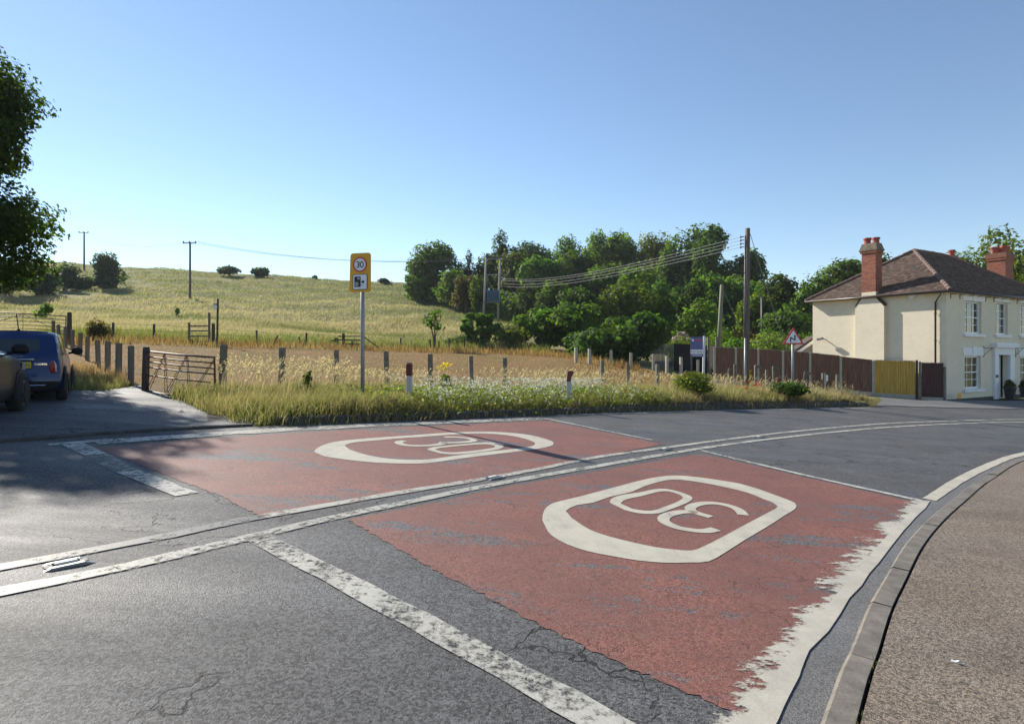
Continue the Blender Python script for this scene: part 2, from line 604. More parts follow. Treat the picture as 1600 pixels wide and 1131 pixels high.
def sheet(name, pts, m, lift=0.0, kind='structure', parent=None):
    """flat polygon lying on the road plane; pts are world (x, y)"""
    bm = bmesh.new()
    vs = [bm.verts.new((p[0], p[1], float(zplane(p[0], p[1])) + lift)) for p in pts]
    f = bm.faces.new(vs)
    f.normal_update()
    if f.normal.z < 0:
        f.normal_flip()
    bmesh.ops.triangulate(bm, faces=[f], ngon_method='EAR_CLIP')
    me = bpy.data.meshes.new(name)
    bm.to_mesh(me)
    bm.free()
    me.materials.append(m)
    o = link(bpy.data.objects.new(name, me), parent)
    if kind:
        o['kind'] = kind
    return o

def smooth_line(pts, step=0.4):
    """Catmull-Rom through world (x, y) points, resampled at about step metres"""
    P = [np.array(p[:2], float) for p in pts]
    P = [2 * P[0] - P[1]] + P + [2 * P[-1] - P[-2]]
    out = []
    for i in range(1, len(P) - 2):
        a, b, c, d = P[i - 1:i + 3]
        n = max(2, int(np.linalg.norm(c - b) / step))
        for t in np.linspace(0, 1, n, endpoint=False):
            out.append(0.5 * ((2 * b) + (c - a) * t + (2 * a - 5 * b + 4 * c - d) * t * t + (3 * b - a - 3 * c + d) * t ** 3))
    out.append(P[-2])
    return np.array(out)

def resample(L, step):
    L = np.asarray(L)
    d = np.concatenate([[0], np.cumsum(np.linalg.norm(np.diff(L, axis=0), axis=1))])
    n = max(2, int(round(d[-1] / step)) + 1)
    s = np.linspace(0, d[-1], n)
    return np.stack([np.interp(s, d, L[:, 0]), np.interp(s, d, L[:, 1])], 1)

def normals2(L):
    t = np.gradient(np.asarray(L), axis=0)
    t /= np.linalg.norm(t, axis=1)[:, None] + 1e-9
    return np.stack([-t[:, 1], t[:, 0]], 1)

def ribbon(name, L, o0, o1, m, lift, kind='structure', jag=0.0, parent=None):
    """strip along a line on the road plane between offsets o0 and o1 (left of travel is +)"""
    n = normals2(L)
    a = L + n * (np.array(o0) if np.ndim(o0) == 0 else np.array(o0)[:, None])
    b = L + n * (np.array(o1) if np.ndim(o1) == 0 else np.array(o1)[:, None])
    if jag:
        a = a + n * rng.normal(0, jag, len(L))[:, None]
        b = b + n * rng.normal(0, jag, len(L))[:, None]
    V = np.zeros((2 * len(L), 3))
    V[0::2, :2], V[1::2, :2] = a, b
    V[:, 2] = zplane(V[:, 0], V[:, 1]) + lift
    i = np.arange(len(L) - 1) * 2
    o = np_object(name, V, np.stack([i + 1, i, i + 2, i + 3], 1), m, parent)
    if kind:
        o['kind'] = kind
    return o

def text_mesh(name, body, size, m, parent, loc, rot=(R(90), 0, 0), extrude=0.001, align='CENTER', sx=1.0):
    cu = bpy.data.curves.new(name, 'FONT')
    cu.body = body
    cu.size = size
    cu.extrude = extrude
    cu.align_x = align
    cu.align_y = 'CENTER'
    cu.resolution_u = 3
    tmp = bpy.data.objects.new(name + '_tmp', cu)
    COL.objects.link(tmp)
    dg = bpy.context.evaluated_depsgraph_get()
    me = bpy.data.meshes.new_from_object(tmp.evaluated_get(dg))
    bpy.data.objects.remove(tmp)
    bpy.data.curves.remove(cu)
    me.materials.clear()
    me.materials.append(m)
    o = link(bpy.data.objects.new(name, me), parent)
    o.location = loc
    o.rotation_euler = rot
    o.scale = (sx, 1, 1)
    return o
# ------------------------------------------------------------------ road lines in the world
def px_line(pts, step=0.35):
    return smooth_line([gp(*p) for p in pts], step)

FAR_KERB = np.concatenate([[[-22.0, -10.0], [-16.4, -3.5], [-9.8, 3.97]], [list(gp(*p)[:2]) for p in ((0, 692), (150, 680), (300, 671), (440, 664), (600, 657.5), (760, 651.5), (920, 645), (1000, 642.5), (1180, 638), (1365, 634.5), (1480, 637.5), (1600, 640))], [[32, 32.2], [60, 46]]])
FAR_KERB = smooth_line(FAR_KERB, 0.3)
NEAR_KERB = np.concatenate([[[-9.0, -12.0], [-3.2, -4.3], [-0.4, 0.15]], [list(gp(*p)[:2]) for p in ((1292, 1131), (1330, 1035), (1355, 970), (1380, 925), (1415, 865), (1450, 825), (1490, 790), (1535, 755), (1600, 722))], [[13.5, 14.0], [22, 18], [45, 26]]])
NEAR_KERB = smooth_line(NEAR_KERB, 0.15)

def far_kerb_dist(X, Y):
    """signed distance behind the far kerb (+ is away from the road)"""
    P = np.stack([np.ravel(X), np.ravel(Y)], 1)
    K = FAR_KERB[::2]
    nr = normals2(K)
    out = np.empty(len(P))
    for a in range(0, len(P), 20000):
        d = P[a:a + 20000, None, :] - K[None]
        q = (d ** 2).sum(2)
        i = q.argmin(1)
        sgn = np.sign((d[np.arange(len(i)), i] * nr[i]).sum(1))
        out[a:a + 20000] = np.sqrt(q[np.arange(len(i)), i]) * sgn
    return out.reshape(np.shape(X))

FENCE_PX = [-500, 0, 240, 310, 480, 630, 730, 800, 870, 930, 1000, 1100, 1300]
FENCE_Y = [33, 33, 38, 36, 43, 49, 50, 50, 46, 40, 38, 37, 33]
def fence_Y(px):
    return np.interp(px, FENCE_PX, FENCE_Y)

# ------------------------------------------------------------------ materials of the place
GROUND = ground_mat()
ASPH = asphalt('asphalt', (0.094, 0.094, 0.095), 0.7, 68, spec=0.2)
ASPH_CAR = asphalt('car_park_asphalt', (0.085, 0.087, 0.09), 0.7, 60, spec=0.25)
PAVE = asphalt('pavement_asphalt', (0.165, 0.134, 0.105), 0.8, 100, 0.4, crack=False, brown=1, spec=0.25)
GUTTER = asphalt('gutter_asphalt', (0.15, 0.15, 0.15), 0.7, 150, crack=False)
RED = red_surface('red_surfacing')
PAINT_OK = paint('road_paint', (0.51, 0.475, 0.385), 0.5)
PAINT_MID = paint('worn_road_paint', (0.45, 0.435, 0.38), 0.78)
PAINT_OLD2 = paint('nearly_gone_road_paint', (0.34, 0.335, 0.32), 0.98)
PAINT_CROSS = paint('scrubbed_road_paint', (0.48, 0.465, 0.41), 0.82)
PAINT_OLD = paint('old_road_paint', (0.5, 0.49, 0.45), 0.8)
PAINT_GHOST = paint('ghost_road_paint', (0.2, 0.197, 0.188), 0.78)
PAINT_EDGE = paint('ragged_road_paint', (0.49, 0.46, 0.385), 0.0, edge_attr=True)
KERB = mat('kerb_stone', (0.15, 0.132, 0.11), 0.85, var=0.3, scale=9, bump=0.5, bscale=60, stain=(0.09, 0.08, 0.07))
KERB_SHADED = mat('shaded_kerb_stone', (0.055, 0.05, 0.047), 0.9, var=0.3, scale=9, bump=0.5, bscale=60, stain=(0.03, 0.027, 0.025))  # far kerb's unlit face darkened into the base colour
SOIL = mat('soil', (0.075, 0.055, 0.038), 0.95, var=0.4, scale=8, bump=0.8, bscale=18, bdist=0.03)
GRASS = leaf_mat('grass', 0.52, 0.65, 0.1, (1.12, 1.08, 0.82))
LEAF = leaf_mat('leaf', 0.55, 0.6, 0.12, (1.45, 1.65, 0.5))
BARK = wood_mat('bark', (0.11, 0.09, 0.07), 0.35)

# ------------------------------------------------------------------ ground
def axis(*segs):
    out = []
    for a, b, s in segs:
        out += list(np.arange(a, b, s))
    return np.array(out + [segs[-1][1]])
gx = axis((-320, -60, 10), (-60, -34, 2), (-34, 30, 0.8), (30, 60, 2), (60, 320, 10))
gy = axis((-90, -6, 6), (-6, 5, 1), (5, 62, 0.8), (62, 160, 2.5), (160, 330, 10))
GX, GY = np.meshgrid(gx, gy)
GZ = zt(GX, GY)
GD = far_kerb_dist(GX, GY)
GZ = GZ - 0.17 * np.clip((3.2 - GD) / 1.6, 0, 1)
gpx = np.where(GY > 4, CX + F * GX / np.maximum(GY, 4), np.where(GX < 0, -500, 2000))
fy = fence_Y(gpx)
field = np.clip((fy - GY + 1.0) / 2.5, 0, 1) * np.clip((GD - 3.0) / 2, 0, 1) * (gpx < 1120)
band = np.exp(-((GY - fy - 2.5) / 3.0) ** 2) * (gpx < 1000)
straw = np.array([0.34, 0.30, 0.15])
green = np.array([0.115, 0.15, 0.035])
brown = np.array([0.26, 0.15, 0.072])
gc = np.zeros(GX.shape + (3,))
far_green = np.clip((GY - 95) / 40, 0, 1)[..., None]
gc[:] = straw
gc = gc * (1 - 0.6 * far_green) + np.array([0.17, 0.17, 0.055]) * 0.6 * far_green
swirl = np.clip(0.5 + 0.5 * np.sin(GX * 0.11 + 1.3 * np.sin(GY * 0.08)) * np.sin(GY * 0.17 + GX * 0.05), 0, 1)[..., None] * np.clip((GY - 55) / 10, 0, 1)[..., None]
gc = gc * (1 - 0.45 * swirl) + green * 0.45 * swirl
rightside = np.clip((gpx - 640) / 120, 0, 1)[..., None] * np.clip((GY - 72) / 15, 0, 1)[..., None]
gc = gc * (1 - rightside) + np.array([0.10, 0.16, 0.03]) * rightside
gc = gc * (1 - band[..., None] * 0.8) + green * band[..., None] * 0.8
gc = gc * (1 - field[..., None]) + brown * field[..., None]
vg = (np.clip((GD + 0.2) / 0.4, 0, 1) * np.clip((5 - GD) / 1.5, 0, 1))[..., None]
gc = gc * (1 - vg) + np.array([0.17, 0.15, 0.06]) * vg
# the trodden path from the gate to the stile
tpx = np.interp(GY, [13, 20, 28, 36], [290, 300, 305, 311])
trod = np.exp(-((gpx - tpx) / np.interp(GY, [13, 20, 36], [45, 22, 16])) ** 2) * ((GY > 12) & (GY < 37))
gc = gc * (1 - 0.75 * trod[..., None]) + np.array([0.24, 0.19, 0.14]) * 0.75 * trod[..., None]
ny, nx = GX.shape
ii = (np.arange(ny - 1)[:, None] * nx + np.arange(nx - 1)[None]).ravel()
ground = np_object('ground', np.stack([GX, GY, GZ], -1).reshape(-1, 3), np.stack([ii, ii + 1, ii + nx + 1, ii + nx], 1), GROUND, col=gc.reshape(-1, 3), smooth=True)
ground['kind'] = 'structure'

# ------------------------------------------------------------------ road, car park, pavement
sheet('road', list(map(tuple, FAR_KERB[::3])) + list(map(tuple, NEAR_KERB[::-2])), ASPH, 0.0)
sheet('car_park', [(-34, -14), (-21.6, -10.2)] + [tuple(p + n * 0.13) for p, n in list(zip(FAR_KERB, normals2(FAR_KERB)))[2:] if p[0] < -4.2][::3] +
      [tuple(gp(*p)[:2]) for p in ((425, 655), (360, 646), (310, 640), (290, 629), (262, 621), (218, 604), (175, 610), (108, 611))] + [(-9.6, 13.2), (-15, 13.8), (-30, 14)], ASPH_CAR, 0.03)
# paved forecourt in front of the house and fence
sheet('forecourt', [tuple(gp(*p)[:2]) for p in ((1368, 634.6), (1378, 626), (1372, 620))] + [(20.4, 32.4), (22.2, 31.3), (36, 38.8), (60, 50), (60, 46.6), (32, 32.7), (24.2, 28.9)], GUTTER, 0.02)

ribbon('gutter', NEAR_KERB, 0.0, 0.3, GUTTER, 0.002, jag=0.004)
nk = NEAR_KERB + normals2(NEAR_KERB) * -0.142
pv = [tuple(p) for p in nk[::2]] + [(46, 18), (46, -12), (-9, -14)]
sheet('pavement', pv, PAVE, 0.1)

# red surfacing of the two lanes
def px_poly(pts):
    return [tuple(gp(*p)[:2]) for p in pts]
def roughen(poly, step=0.035, amp=0.011):
    out = []
    for i in range(len(poly)):
        a, b = np.array(poly[i]), np.array(poly[(i + 1) % len(poly)])
        n = max(1, int(np.linalg.norm(b - a) / step))
        for t in range(n):
            out.append(tuple(a + (b - a) * t / n + rng.normal(0, amp, 2)))
    return out
far_red = px_poly([(150, 700), (300, 687), (450, 677), (600, 669), (730, 663), (850, 657), (950, 676), (1035, 694), (925, 716), (800, 743), (600, 777), (410, 810), (350, 777), (250, 739)])
near_red = px_poly([(545, 812), (700, 781), (800, 759), (951, 733), (1095, 708), (1250, 744), (1425, 783), (1340, 892), (1280, 965), (1230, 1030), (1165, 1125), (1100, 1092), (1025, 1062), (900, 1005), (800, 955), (700, 902), (600, 845)])
sheet('red_surfacing', roughen(far_red), RED, 0.004)
sheet('red_surfacing', roughen(near_red), RED, 0.004)

# white lines
def line(pts, w, m, lift=0.008, step=0.25, jag=0.006):
    ribbon('road_marking', px_line(pts, step), -w / 2, w / 2, m, lift, jag=jag)
UP = [(-80, 902), (0, 887), (200, 850), (370, 815), (412, 807)]
UP2 = [(410, 807.5), (600, 774), (800, 741), (925, 716), (1004, 704.5), (1082, 694), (1161, 683.5), (1240, 674.5), (1330, 666), (1400, 661), (1500, 657.5), (1600, 655.5), (1800, 656)]
LO = [(-80, 941), (0, 925), (200, 885), (390, 840)]
LO2 = [(390, 840), (550, 803), (800, 752), (951, 725.5), (1082, 703), (1161, 691.5), (1240, 682), (1300, 675.5), (1400, 667), (1500, 662), (1600, 659.5), (1800, 659)]
line(UP, 0.13, PAINT_GHOST)
line(UP2, 0.12, PAINT_MID)
line(LO, 0.14, PAINT_MID)
line(LO2, 0.13, PAINT_MID)
line([(398, 838), (520, 900), (650, 968), (800, 1050), (960, 1140), (1040, 1185)], 0.2, PAINT_CROSS)
line([(112, 693), (150, 711)], 0.24, PAINT_MID)
line([(200, 737), (292, 773)], 0.22, PAINT_MID)
line([(152, 712), (200, 737)], 0.22, PAINT_OLD2)
line([(75, 695), (130, 691), (170, 687.5)], 0.16, PAINT_OLD)
line([(150, 692), (300, 681), (450, 671.5), (600, 664), (730, 658.7), (852, 654)], 0.34, PAINT_MID, jag=0.025, lift=0.008)
line([(850, 653.5), (950, 674), (1020, 688)], 0.1, PAINT_MID)
line([(1095, 704), (1250, 741), (1440, 783)], 0.11, PAINT_OLD)
line([(870, 648.8), (1000, 645.2), (1180, 640.8), (1360, 637.2)], 0.11, PAINT_OLD)
line([(1452, 781), (1500, 750), (1550, 725.5), (1600, 709), (1700, 690), (1800, 680)], 0.15, PAINT_OK, jag=0.004)
# the broad patched edge line with a ragged inner side
e_out = resample(px_line([(1195, 1160), (1215, 1131), (1250, 1050), (1290, 990), (1350, 905), (1400, 845), (1455, 784)], 0.2), 0.07)
ne = len(e_out)
def fit(pts):
    L = resample(px_line(pts, 0.2), 0.07)
    s = np.linspace(0, 1, len(L))
    t = np.linspace(0, 1, ne)
    return np.stack([np.interp(t, s, L[:, 0]), np.interp(t, s, L[:, 1])], 1)
e_mid = fit([(1145, 1160), (1170, 1120), (1230, 1030), (1280, 965), (1340, 892), (1390, 835), (1443, 783)])
e_in = fit([(1040, 1160), (1075, 1125), (1120, 1072), (1170, 1020), (1245, 930), (1295, 880), (1345, 832), (1412, 781)])
e_out = e_out + normals2(e_out) * np.interp(np.arange(ne), np.arange(0, ne, 5), rng.normal(0, 0.008, len(np.arange(0, ne, 5))))[:, None]
rows = [e_out, e_mid * 0.55 + e_out * 0.45, e_mid * 0.97 + e_out * 0.03, e_mid * 0.97 + e_in * 0.03, e_mid * 0.45 + e_in * 0.55, e_mid * -0.1 + e_in * 1.1]
vals = [0.8, 1.0, 0.85, 0.44, 0.28, 0.06]
V = np.concatenate([np.c_[r_, zplane(r_[:, 0], r_[:, 1]) + 0.0085] for r_ in rows])
fs = []
for a in range(5):
    i = np.arange(ne - 1)
    fs.append(np.stack([a * ne + i, a * ne + i + 1, (a + 1) * ne + i + 1, (a + 1) * ne + i], 1))
o = np_object('road_marking', V, np.concatenate(fs), PAINT_EDGE, val=np.repeat(vals, ne))
o['kind'] = 'structure'

# the two roundels
def ring(outer, inner, m, lift=0.008):
    bm = bmesh.new()
    edges = []
    for loop in (outer, inner):
        vs = [bm.verts.new((p[0], p[1], float(zplane(p[0], p[1])) + lift)) for p in loop]
        edges += [bm.edges.new((vs[i], vs[(i + 1) % len(vs)])) for i in range(len(vs))]
    bmesh.ops.triangle_fill(bm, use_beauty=True, edges=edges)
    for f in bm.faces:
        f.normal_update()
        if f.normal.z < 0:
            f.normal_flip()
    me = bpy.data.meshes.new('road_marking')
    bm.to_mesh(me)
    bm.free()
    me.materials.append(m)
    o = link(bpy.data.objects.new('road_marking', me))
    o['kind'] = 'structure'
def closed(pts, step=0.15):
    P = [gp(*p) for p in pts]
    L = smooth_line(P[-2:] + P + P[:2], step)
    d0 = ((L - np.array(P[0][:2])) ** 2).sum(1).argmin()
    d1 = len(L) - 1 - ((L[::-1] - np.array(P[-1][:2])) ** 2).sum(1).argmin()
    return L[d0:d1 + 1][:-1] if d1 > d0 else [p[:2] for p in P]
def near(q): return [(840 + x / 3.81, 735 + y / 3.81) for x, y in q]
def far(q): return [(480 + x / 4, 665 + y / 4) for x, y in q]
ring(closed(near([(28, 300), (40, 240), (85, 200), (180, 175), (300, 145), (450, 105), (600, 65), (720, 40), (830, 32), (950, 42), (1080, 60), (1200, 80), (1320, 115), (1430, 155), (1530, 195), (1535, 230), (1480, 265), (1380, 330), (1230, 420), (1120, 490), (1020, 545), (900, 552), (760, 553), (600, 540), (450, 515), (300, 485), (180, 445), (90, 395), (45, 345)])),
     closed(near([(168, 245), (230, 210), (330, 195), (430, 160), (560, 130), (640, 95), (760, 62), (850, 58), (980, 75), (1130, 105), (1250, 135), (1350, 175), (1430, 215), (1350, 265), (1200, 345), (1080, 410), (990, 455), (920, 480), (820, 475), (700, 460), (560, 430), (420, 395), (310, 355), (230, 305), (185, 270)])), PAINT_OK)
ring(closed(near([(430, 195), (450, 165), (520, 145), (600, 135), (690, 115), (760, 112), (840, 128), (910, 155), (920, 175), (880, 200), (790, 235), (720, 258), (640, 262), (560, 250), (480, 225)]), 0.08),
     closed(near([(495, 200), (530, 175), (620, 155), (720, 130), (780, 127), (840, 145), (865, 165), (830, 190), (740, 225), (680, 243), (600, 238), (530, 222)]), 0.08), PAINT_OK)
def digit(pts, w, step=0.05):
    ribbon('road_marking', smooth_line([gp(*p) for p in pts], step), -w / 2, w / 2, PAINT_OK, 0.0085)
digit(near([(1225, 268), (1195, 236), (1130, 210), (1050, 197), (980, 199), (925, 213), (908, 234), (950, 257), (1032, 280)]), 0.115)
digit(near([(952, 256), (900, 248), (840, 252), (775, 268), (748, 292), (770, 317), (840, 345), (930, 360), (1000, 364), (1062, 352)]), 0.118)
ring(closed(far([(45, 168), (60, 145), (110, 120), (180, 102), (300, 88), (450, 76), (600, 66), (750, 55), (900, 45), (1050, 40), (1150, 40), (1280, 47), (1400, 62), (1480, 82), (1530, 100), (1540, 115), (1520, 130), (1440, 147), (1320, 163), (1180, 180), (1000, 203), (850, 224), (740, 238), (620, 240), (450, 235), (300, 222), (150, 202), (70, 185)])),
     closed(far([(235, 128), (270, 112), (340, 102), (450, 93), (600, 80), (750, 70), (900, 58), (1050, 52), (1180, 55), (1290, 68), (1380, 90), (1425, 112), (1405, 130), (1330, 142), (1250, 152), (1100, 167), (950, 187), (800, 208), (720, 215), (600, 215), (480, 205), (370, 185), (290, 160), (245, 142)])), PAINT_OK)
ring(closed(far([(750, 152), (780, 138), (860, 128), (960, 119), (1080, 108), (1150, 107), (1215, 122), (1226, 136), (1190, 151), (1080, 167), (960, 180), (870, 180), (790, 168)]), 0.08),
     closed(far([(800, 152), (830, 142), (920, 132), (1040, 121), (1120, 118), (1165, 126), (1172, 137), (1120, 148), (1010, 162), (930, 169), (870, 168), (815, 161)]), 0.08), PAINT_OK)
digit(far([(610, 98), (572, 104), (585, 118), (650, 127), (740, 127), (815, 121), (848, 112), (850, 104)]), 0.13)
digit(far([(838, 111), (880, 109), (950, 107), (1020, 101), (1042, 92), (1000, 80), (930, 74), (858, 74)]), 0.12)

# kerbs: every stone a piece of its own
def kerb_stones(name, L, o0, o1, h, m, length=0.9, sub=3, lift0=-0.05, chamfer=0.02, gap=0.012):
    root = bpy.data.objects.new(name, None)
    COL.objects.link(root)
    root['kind'] = 'structure'
    P = resample(L, length / sub)
    nr = normals2(P)
    for a in range(0, len(P) - sub, sub):
        v, f = [], []
        dz = random.gauss(0, 0.004)
        for q in range(sub + 1):
            p, n_ = P[a + q].copy(), nr[a + q]
            t = np.array([n_[1], -n_[0]])
            if q == 0:
                p = p + t * gap / 2
            if q == sub:
                p = p - t * gap / 2
            sgn = 1 if o1 > o0 else -1
            for off, z in ((o0, lift0), (o0, h - chamfer), (o0 + sgn * chamfer, h), (o1, h), (o1, lift0)):
                w = p + n_ * off
                v.append((w[0], w[1], float(zplane(w[0], w[1])) + z + dz))
        for q in range(sub):
            for e in range(4):
                b = q * 5 + e
                f.append((b, b + 1, b + 6, b + 5))
        f += [(4, 3, 2, 1, 0), tuple(sub * 5 + e for e in range(5))]
        mb = MB().add(v, f)
        mb.build('kerb_stone', m, root)
    return root
sel = NEAR_KERB[(NEAR_KERB[:, 1] > 0.3) & (NEAR_KERB[:, 0] < 14)]
kerb_stones('kerb', sel, 0.0, -0.125, 0.105, KERB, 0.91, 4)
i0 = np.abs(FAR_KERB - np.array(gp(440, 664)[:2])).sum(1).argmin()
i1 = np.abs(FAR_KERB - np.array(gp(1365, 634.5)[:2])).sum(1).argmin()
im = np.abs(FAR_KERB - np.array([-10.5, 3.2])).sum(1).argmin()
kerb_stones('kerb', FAR_KERB[i0:i1 + 1], 0.0, 0.13, 0.13, KERB_SHADED, 0.91, 2)
kerb_stones('kerb', FAR_KERB[im:i0 + 1], 0.0, 0.13, 0.035, KERB_SHADED, 0.91, 2, chamfer=0.015)
kerb_stones('kerb', FAR_KERB[i1 + 1:i1 + 45], 0.0, 0.13, 0.03, KERB, 0.91, 2, chamfer=0.012)

# verge: a low bank behind the kerb
VK = resample(FAR_KERB[i0 - 3:i1 + 1], 0.35)
vn = normals2(VK)
offs = [0.13, 0.18, 0.45, 1.0, 1.8, 2.8, 3.8, 4.8]
taper = np.minimum(1, np.linspace(0, len(VK) * 0.35, len(VK)) / 1.5) * np.minimum(1, np.linspace(len(VK) * 0.35, 0, len(VK)) / 1.5)
vpx = CX + F * VK[:, 0] / VK[:, 1]
bank = np.interp(vpx, [430, 900, 1100, 1365], [0.14, 0.16, 0.26, 0.24])
rows = []
for q, of in enumerate(offs):
    p = VK + vn * of
    hh = [np.full(len(VK), 0.02), bank * 0.9, bank, bank * 0.95, bank * 0.75, bank * 0.5, bank * 0.15, bank * 0 - 0.12][q] * np.maximum(taper, 0.2)
    z = zt(p[:, 0], p[:, 1]) + hh + rng.normal(0, 0.012, len(VK)) * (q > 0)
    rows.append(np.c_[p, z])
nv = len(VK)
V = np.concatenate(rows)
i = np.arange(nv - 1)
o = np_object('verge', V, np.concatenate([np.stack([a * nv + i, a * nv + i + 1, (a + 1) * nv + i + 1, (a + 1) * nv + i], 1) for a in range(len(offs) - 1)]), SOIL, smooth=True)
o['kind'] = 'structure'
def verge_z(X, Y):
    d = far_kerb_dist(X, Y)
    px = CX + F * X / np.maximum(Y, 3)
    b = np.interp(px, [430, 900, 1100, 1365], [0.14, 0.16, 0.26, 0.24])
    return zt(X, Y) + b * np.interp(d, [0.1, 0.2, 0.45, 1.0, 1.8, 2.8, 3.8, 4.6], [0.1, 0.9, 1, .95, .75, .5, .15, 0]) * (px > 440)
# ------------------------------------------------------------------ grass and leaves as geometry
def blades(name, P, h, w, lean, col, m=None, segs=2, kind='stuff', tip=None, parent=None):
    """P (n,3) feet; h, w (n,); lean (n,2) sideways reach at the tip; col (n,3)"""
    n = len(P)
    ang = rng.uniform(0, 2 * np.pi, n)
    side = np.stack([np.cos(ang), np.sin(ang), np.zeros(n)], 1) * (np.asarray(w) / 2)[:, None]
    lv = np.c_[lean, np.zeros(n)]
    up = np.zeros((n, 3))
    up[:, 2] = h
    mid = P + up * 0.55 + lv * 0.3
    top = P + up * (1 - 0.12 * np.linalg.norm(lean, axis=1) / np.maximum(h, .01))[:, None] + lv
    V = np.stack([P - side, P + side, mid + side * 0.7, mid - side * 0.7, top], 1).reshape(-1, 3)
    b = np.arange(n)[:, None] * 5
    T = np.concatenate([b + np.array([[0, 1, 2]]), b + np.array([[0, 2, 3]]), b + np.array([[3, 2, 4]])])
    c = np.repeat(col, 5, 0)
    if tip is not None:
        c = c.reshape(n, 5, 3)
        c[:, 4] = tip
        c[:, 2:4] = 0.5 * c[:, 2:4] + 0.5 * np.asarray(tip).reshape(-1, 1, 3)
        c = c.reshape(-1, 3)
    o = np_object(name, V, T, m or GRASS, parent, col=c)
    if kind:
        o['kind'] = kind
    return o

def leaf_quads(C, nrm, size, asp=1.7):
    """kite-shaped leaves at C facing nrm"""
    n = len(C)
    r = rng.normal(size=(n, 3))
    a = np.cross(nrm, r)
    a /= np.linalg.norm(a, axis=1)[:, None] + 1e-9
    b = np.cross(nrm, a)
    s = np.asarray(size)[:, None]
    V = np.stack([C - a * s * asp / 2, C + b * s / 2 - a * s * 0.1, C + a * s * asp / 2, C - b * s / 2 - a * s * 0.1], 1).reshape(-1, 3)
    V[1::4] += nrm * s * 0.12
    V[3::4] += nrm * s * 0.12
    return V, (np.arange(n)[:, None] * 4 + np.arange(4)[None])

def unit(v):
    return v / (np.linalg.norm(v, axis=-1, keepdims=True) + 1e-9)

def crown_mesh(name, lobes, n, leaf, col, parent, colvar=0.28, droop=0.0, m=None, hollow=0.55, accent=None):
    """lobes: list of (x, y, z, rx, ry, rz); leaves gather towards each lobe's surface"""
    Lb = np.array(lobes)
    vol = (Lb[:, 3] * Lb[:, 4] + Lb[:, 5] * Lb[:, 3] + Lb[:, 4] * Lb[:, 5])
    k = rng.choice(len(Lb), n, p=vol / vol.sum())
    d = unit(rng.normal(size=(n, 3)))
    r = hollow + (1.08 - hollow) * rng.random(n) ** 0.6
    # twiggy unevenness: clumps on each lobe pushed in or out
    ph = rng.uniform(0, 6.28, (len(Lb), 3))
    bumpy = 1 + 0.17 * np.sin(d[:, 0] * 6 + ph[k, 0]) * np.sin(d[:, 1] * 6 + ph[k, 1]) + 0.13 * np.sin(d[:, 2] * 7 + ph[k, 2] + d[:, 0] * 4)
    C = Lb[k, :3] + d * (r * bumpy)[:, None] * Lb[k, 3:6]
    nr = unit(d + rng.normal(0, 0.55, (n, 3)) + np.array([0, 0, 0.5 - droop]))
    V, Q = leaf_quads(C, nr, leaf * rng.uniform(0.6, 1.35, n))
    lobe_tone = rng.uniform(1 - colvar, 1 + colvar, (len(Lb), 1))
    warm = rng.uniform(-0.12, 0.2, (len(Lb), 1)) * np.array([[1, .3, -0.2]])
    c = np.array(col)[None] * lobe_tone[k] * (1 + warm[k]) * rng.uniform(0.75, 1.3, (n, 1))
    if accent is not None:
        pick = rng.random(n) < accent[1]
        c[pick] = np.array(accent[0]) * rng.uniform(0.7, 1.2, (pick.sum(), 1))
    return np_object(name, V, Q, m or LEAF, parent, col=np.repeat(np.clip(c, 0, 1), 4, 0))

def make_lobes(n, rx, ry, rz, zc, size=(0.32, 0.5), shape='round'):
    out = []
    while len(out) < n:
        p = rng.uniform(-1, 1, 3)
        q = np.linalg.norm(p)
        if q > 1 or q < 0.35:
            continue
        if shape == 'cone' and np.hypot(p[0], p[1]) > 0.85 * (1 - p[2]) / 1.6 + 0.1:
            continue
        if shape == 'flat' and p[2] < -0.5:
            continue
        s = rng.uniform(*size)
        f = 1 - s * 0.8
        out.append((p[0] * rx * f, p[1] * ry * f, zc + p[2] * rz * f, rx * s, ry * s, rz * s * rng.uniform(0.7, 1.0)))
    return out

def trunk_mesh(h, r, lobes, parent, limbs=6, m=None, bend=0.3):
    mb = MB()
    pts = [(0, 0, -0.3)]
    for t in (0.25, 0.5, 0.75, 1.0):
        pts.append((random.gauss(0, bend * t), random.gauss(0, bend * t), h * t))
    mb.tube(pts, r, 9, r * 0.35)
    for q in random.sample(range(len(lobes)), min(limbs, len(lobes))):
        L = lobes[q]
        s = Vector(pts[random.choice((2, 3))])
        e = Vector(L[:3])
        mb.tube([s, s.lerp(e, 0.5) + Vector((0, 0, -0.15 * (e - s).length)), e], r * 0.4, 6, r * 0.1)
    return mb.build('trunk', m or BARK, parent, smooth=True)

def tree(name, label, base, h, rx, rz=None, n=6000, leaf=0.35, col=(0.055, 0.09, 0.02), lobes=14, trunk_r=0.25, clear=0.12, shape='round', group=None, cat='tree', ry=None, size=(0.32, 0.5), colvar=0.28, accent=None, droop=0.0, hollow=0.55, limbs=6):
    t = thing(name, label, cat, base, 0, group)
    zb = h * clear
    rz_ = (h - zb) / 2 if rz is None else rz
    lb = make_lobes(lobes, rx, ry or rx, rz_, h - rz_, size, shape)
    trunk_mesh(h * 0.8, trunk_r, lb, t, limbs)
    crown_mesh('crown', lb, n, leaf, col, t, colvar, droop, accent=accent, hollow=hollow)
    return t

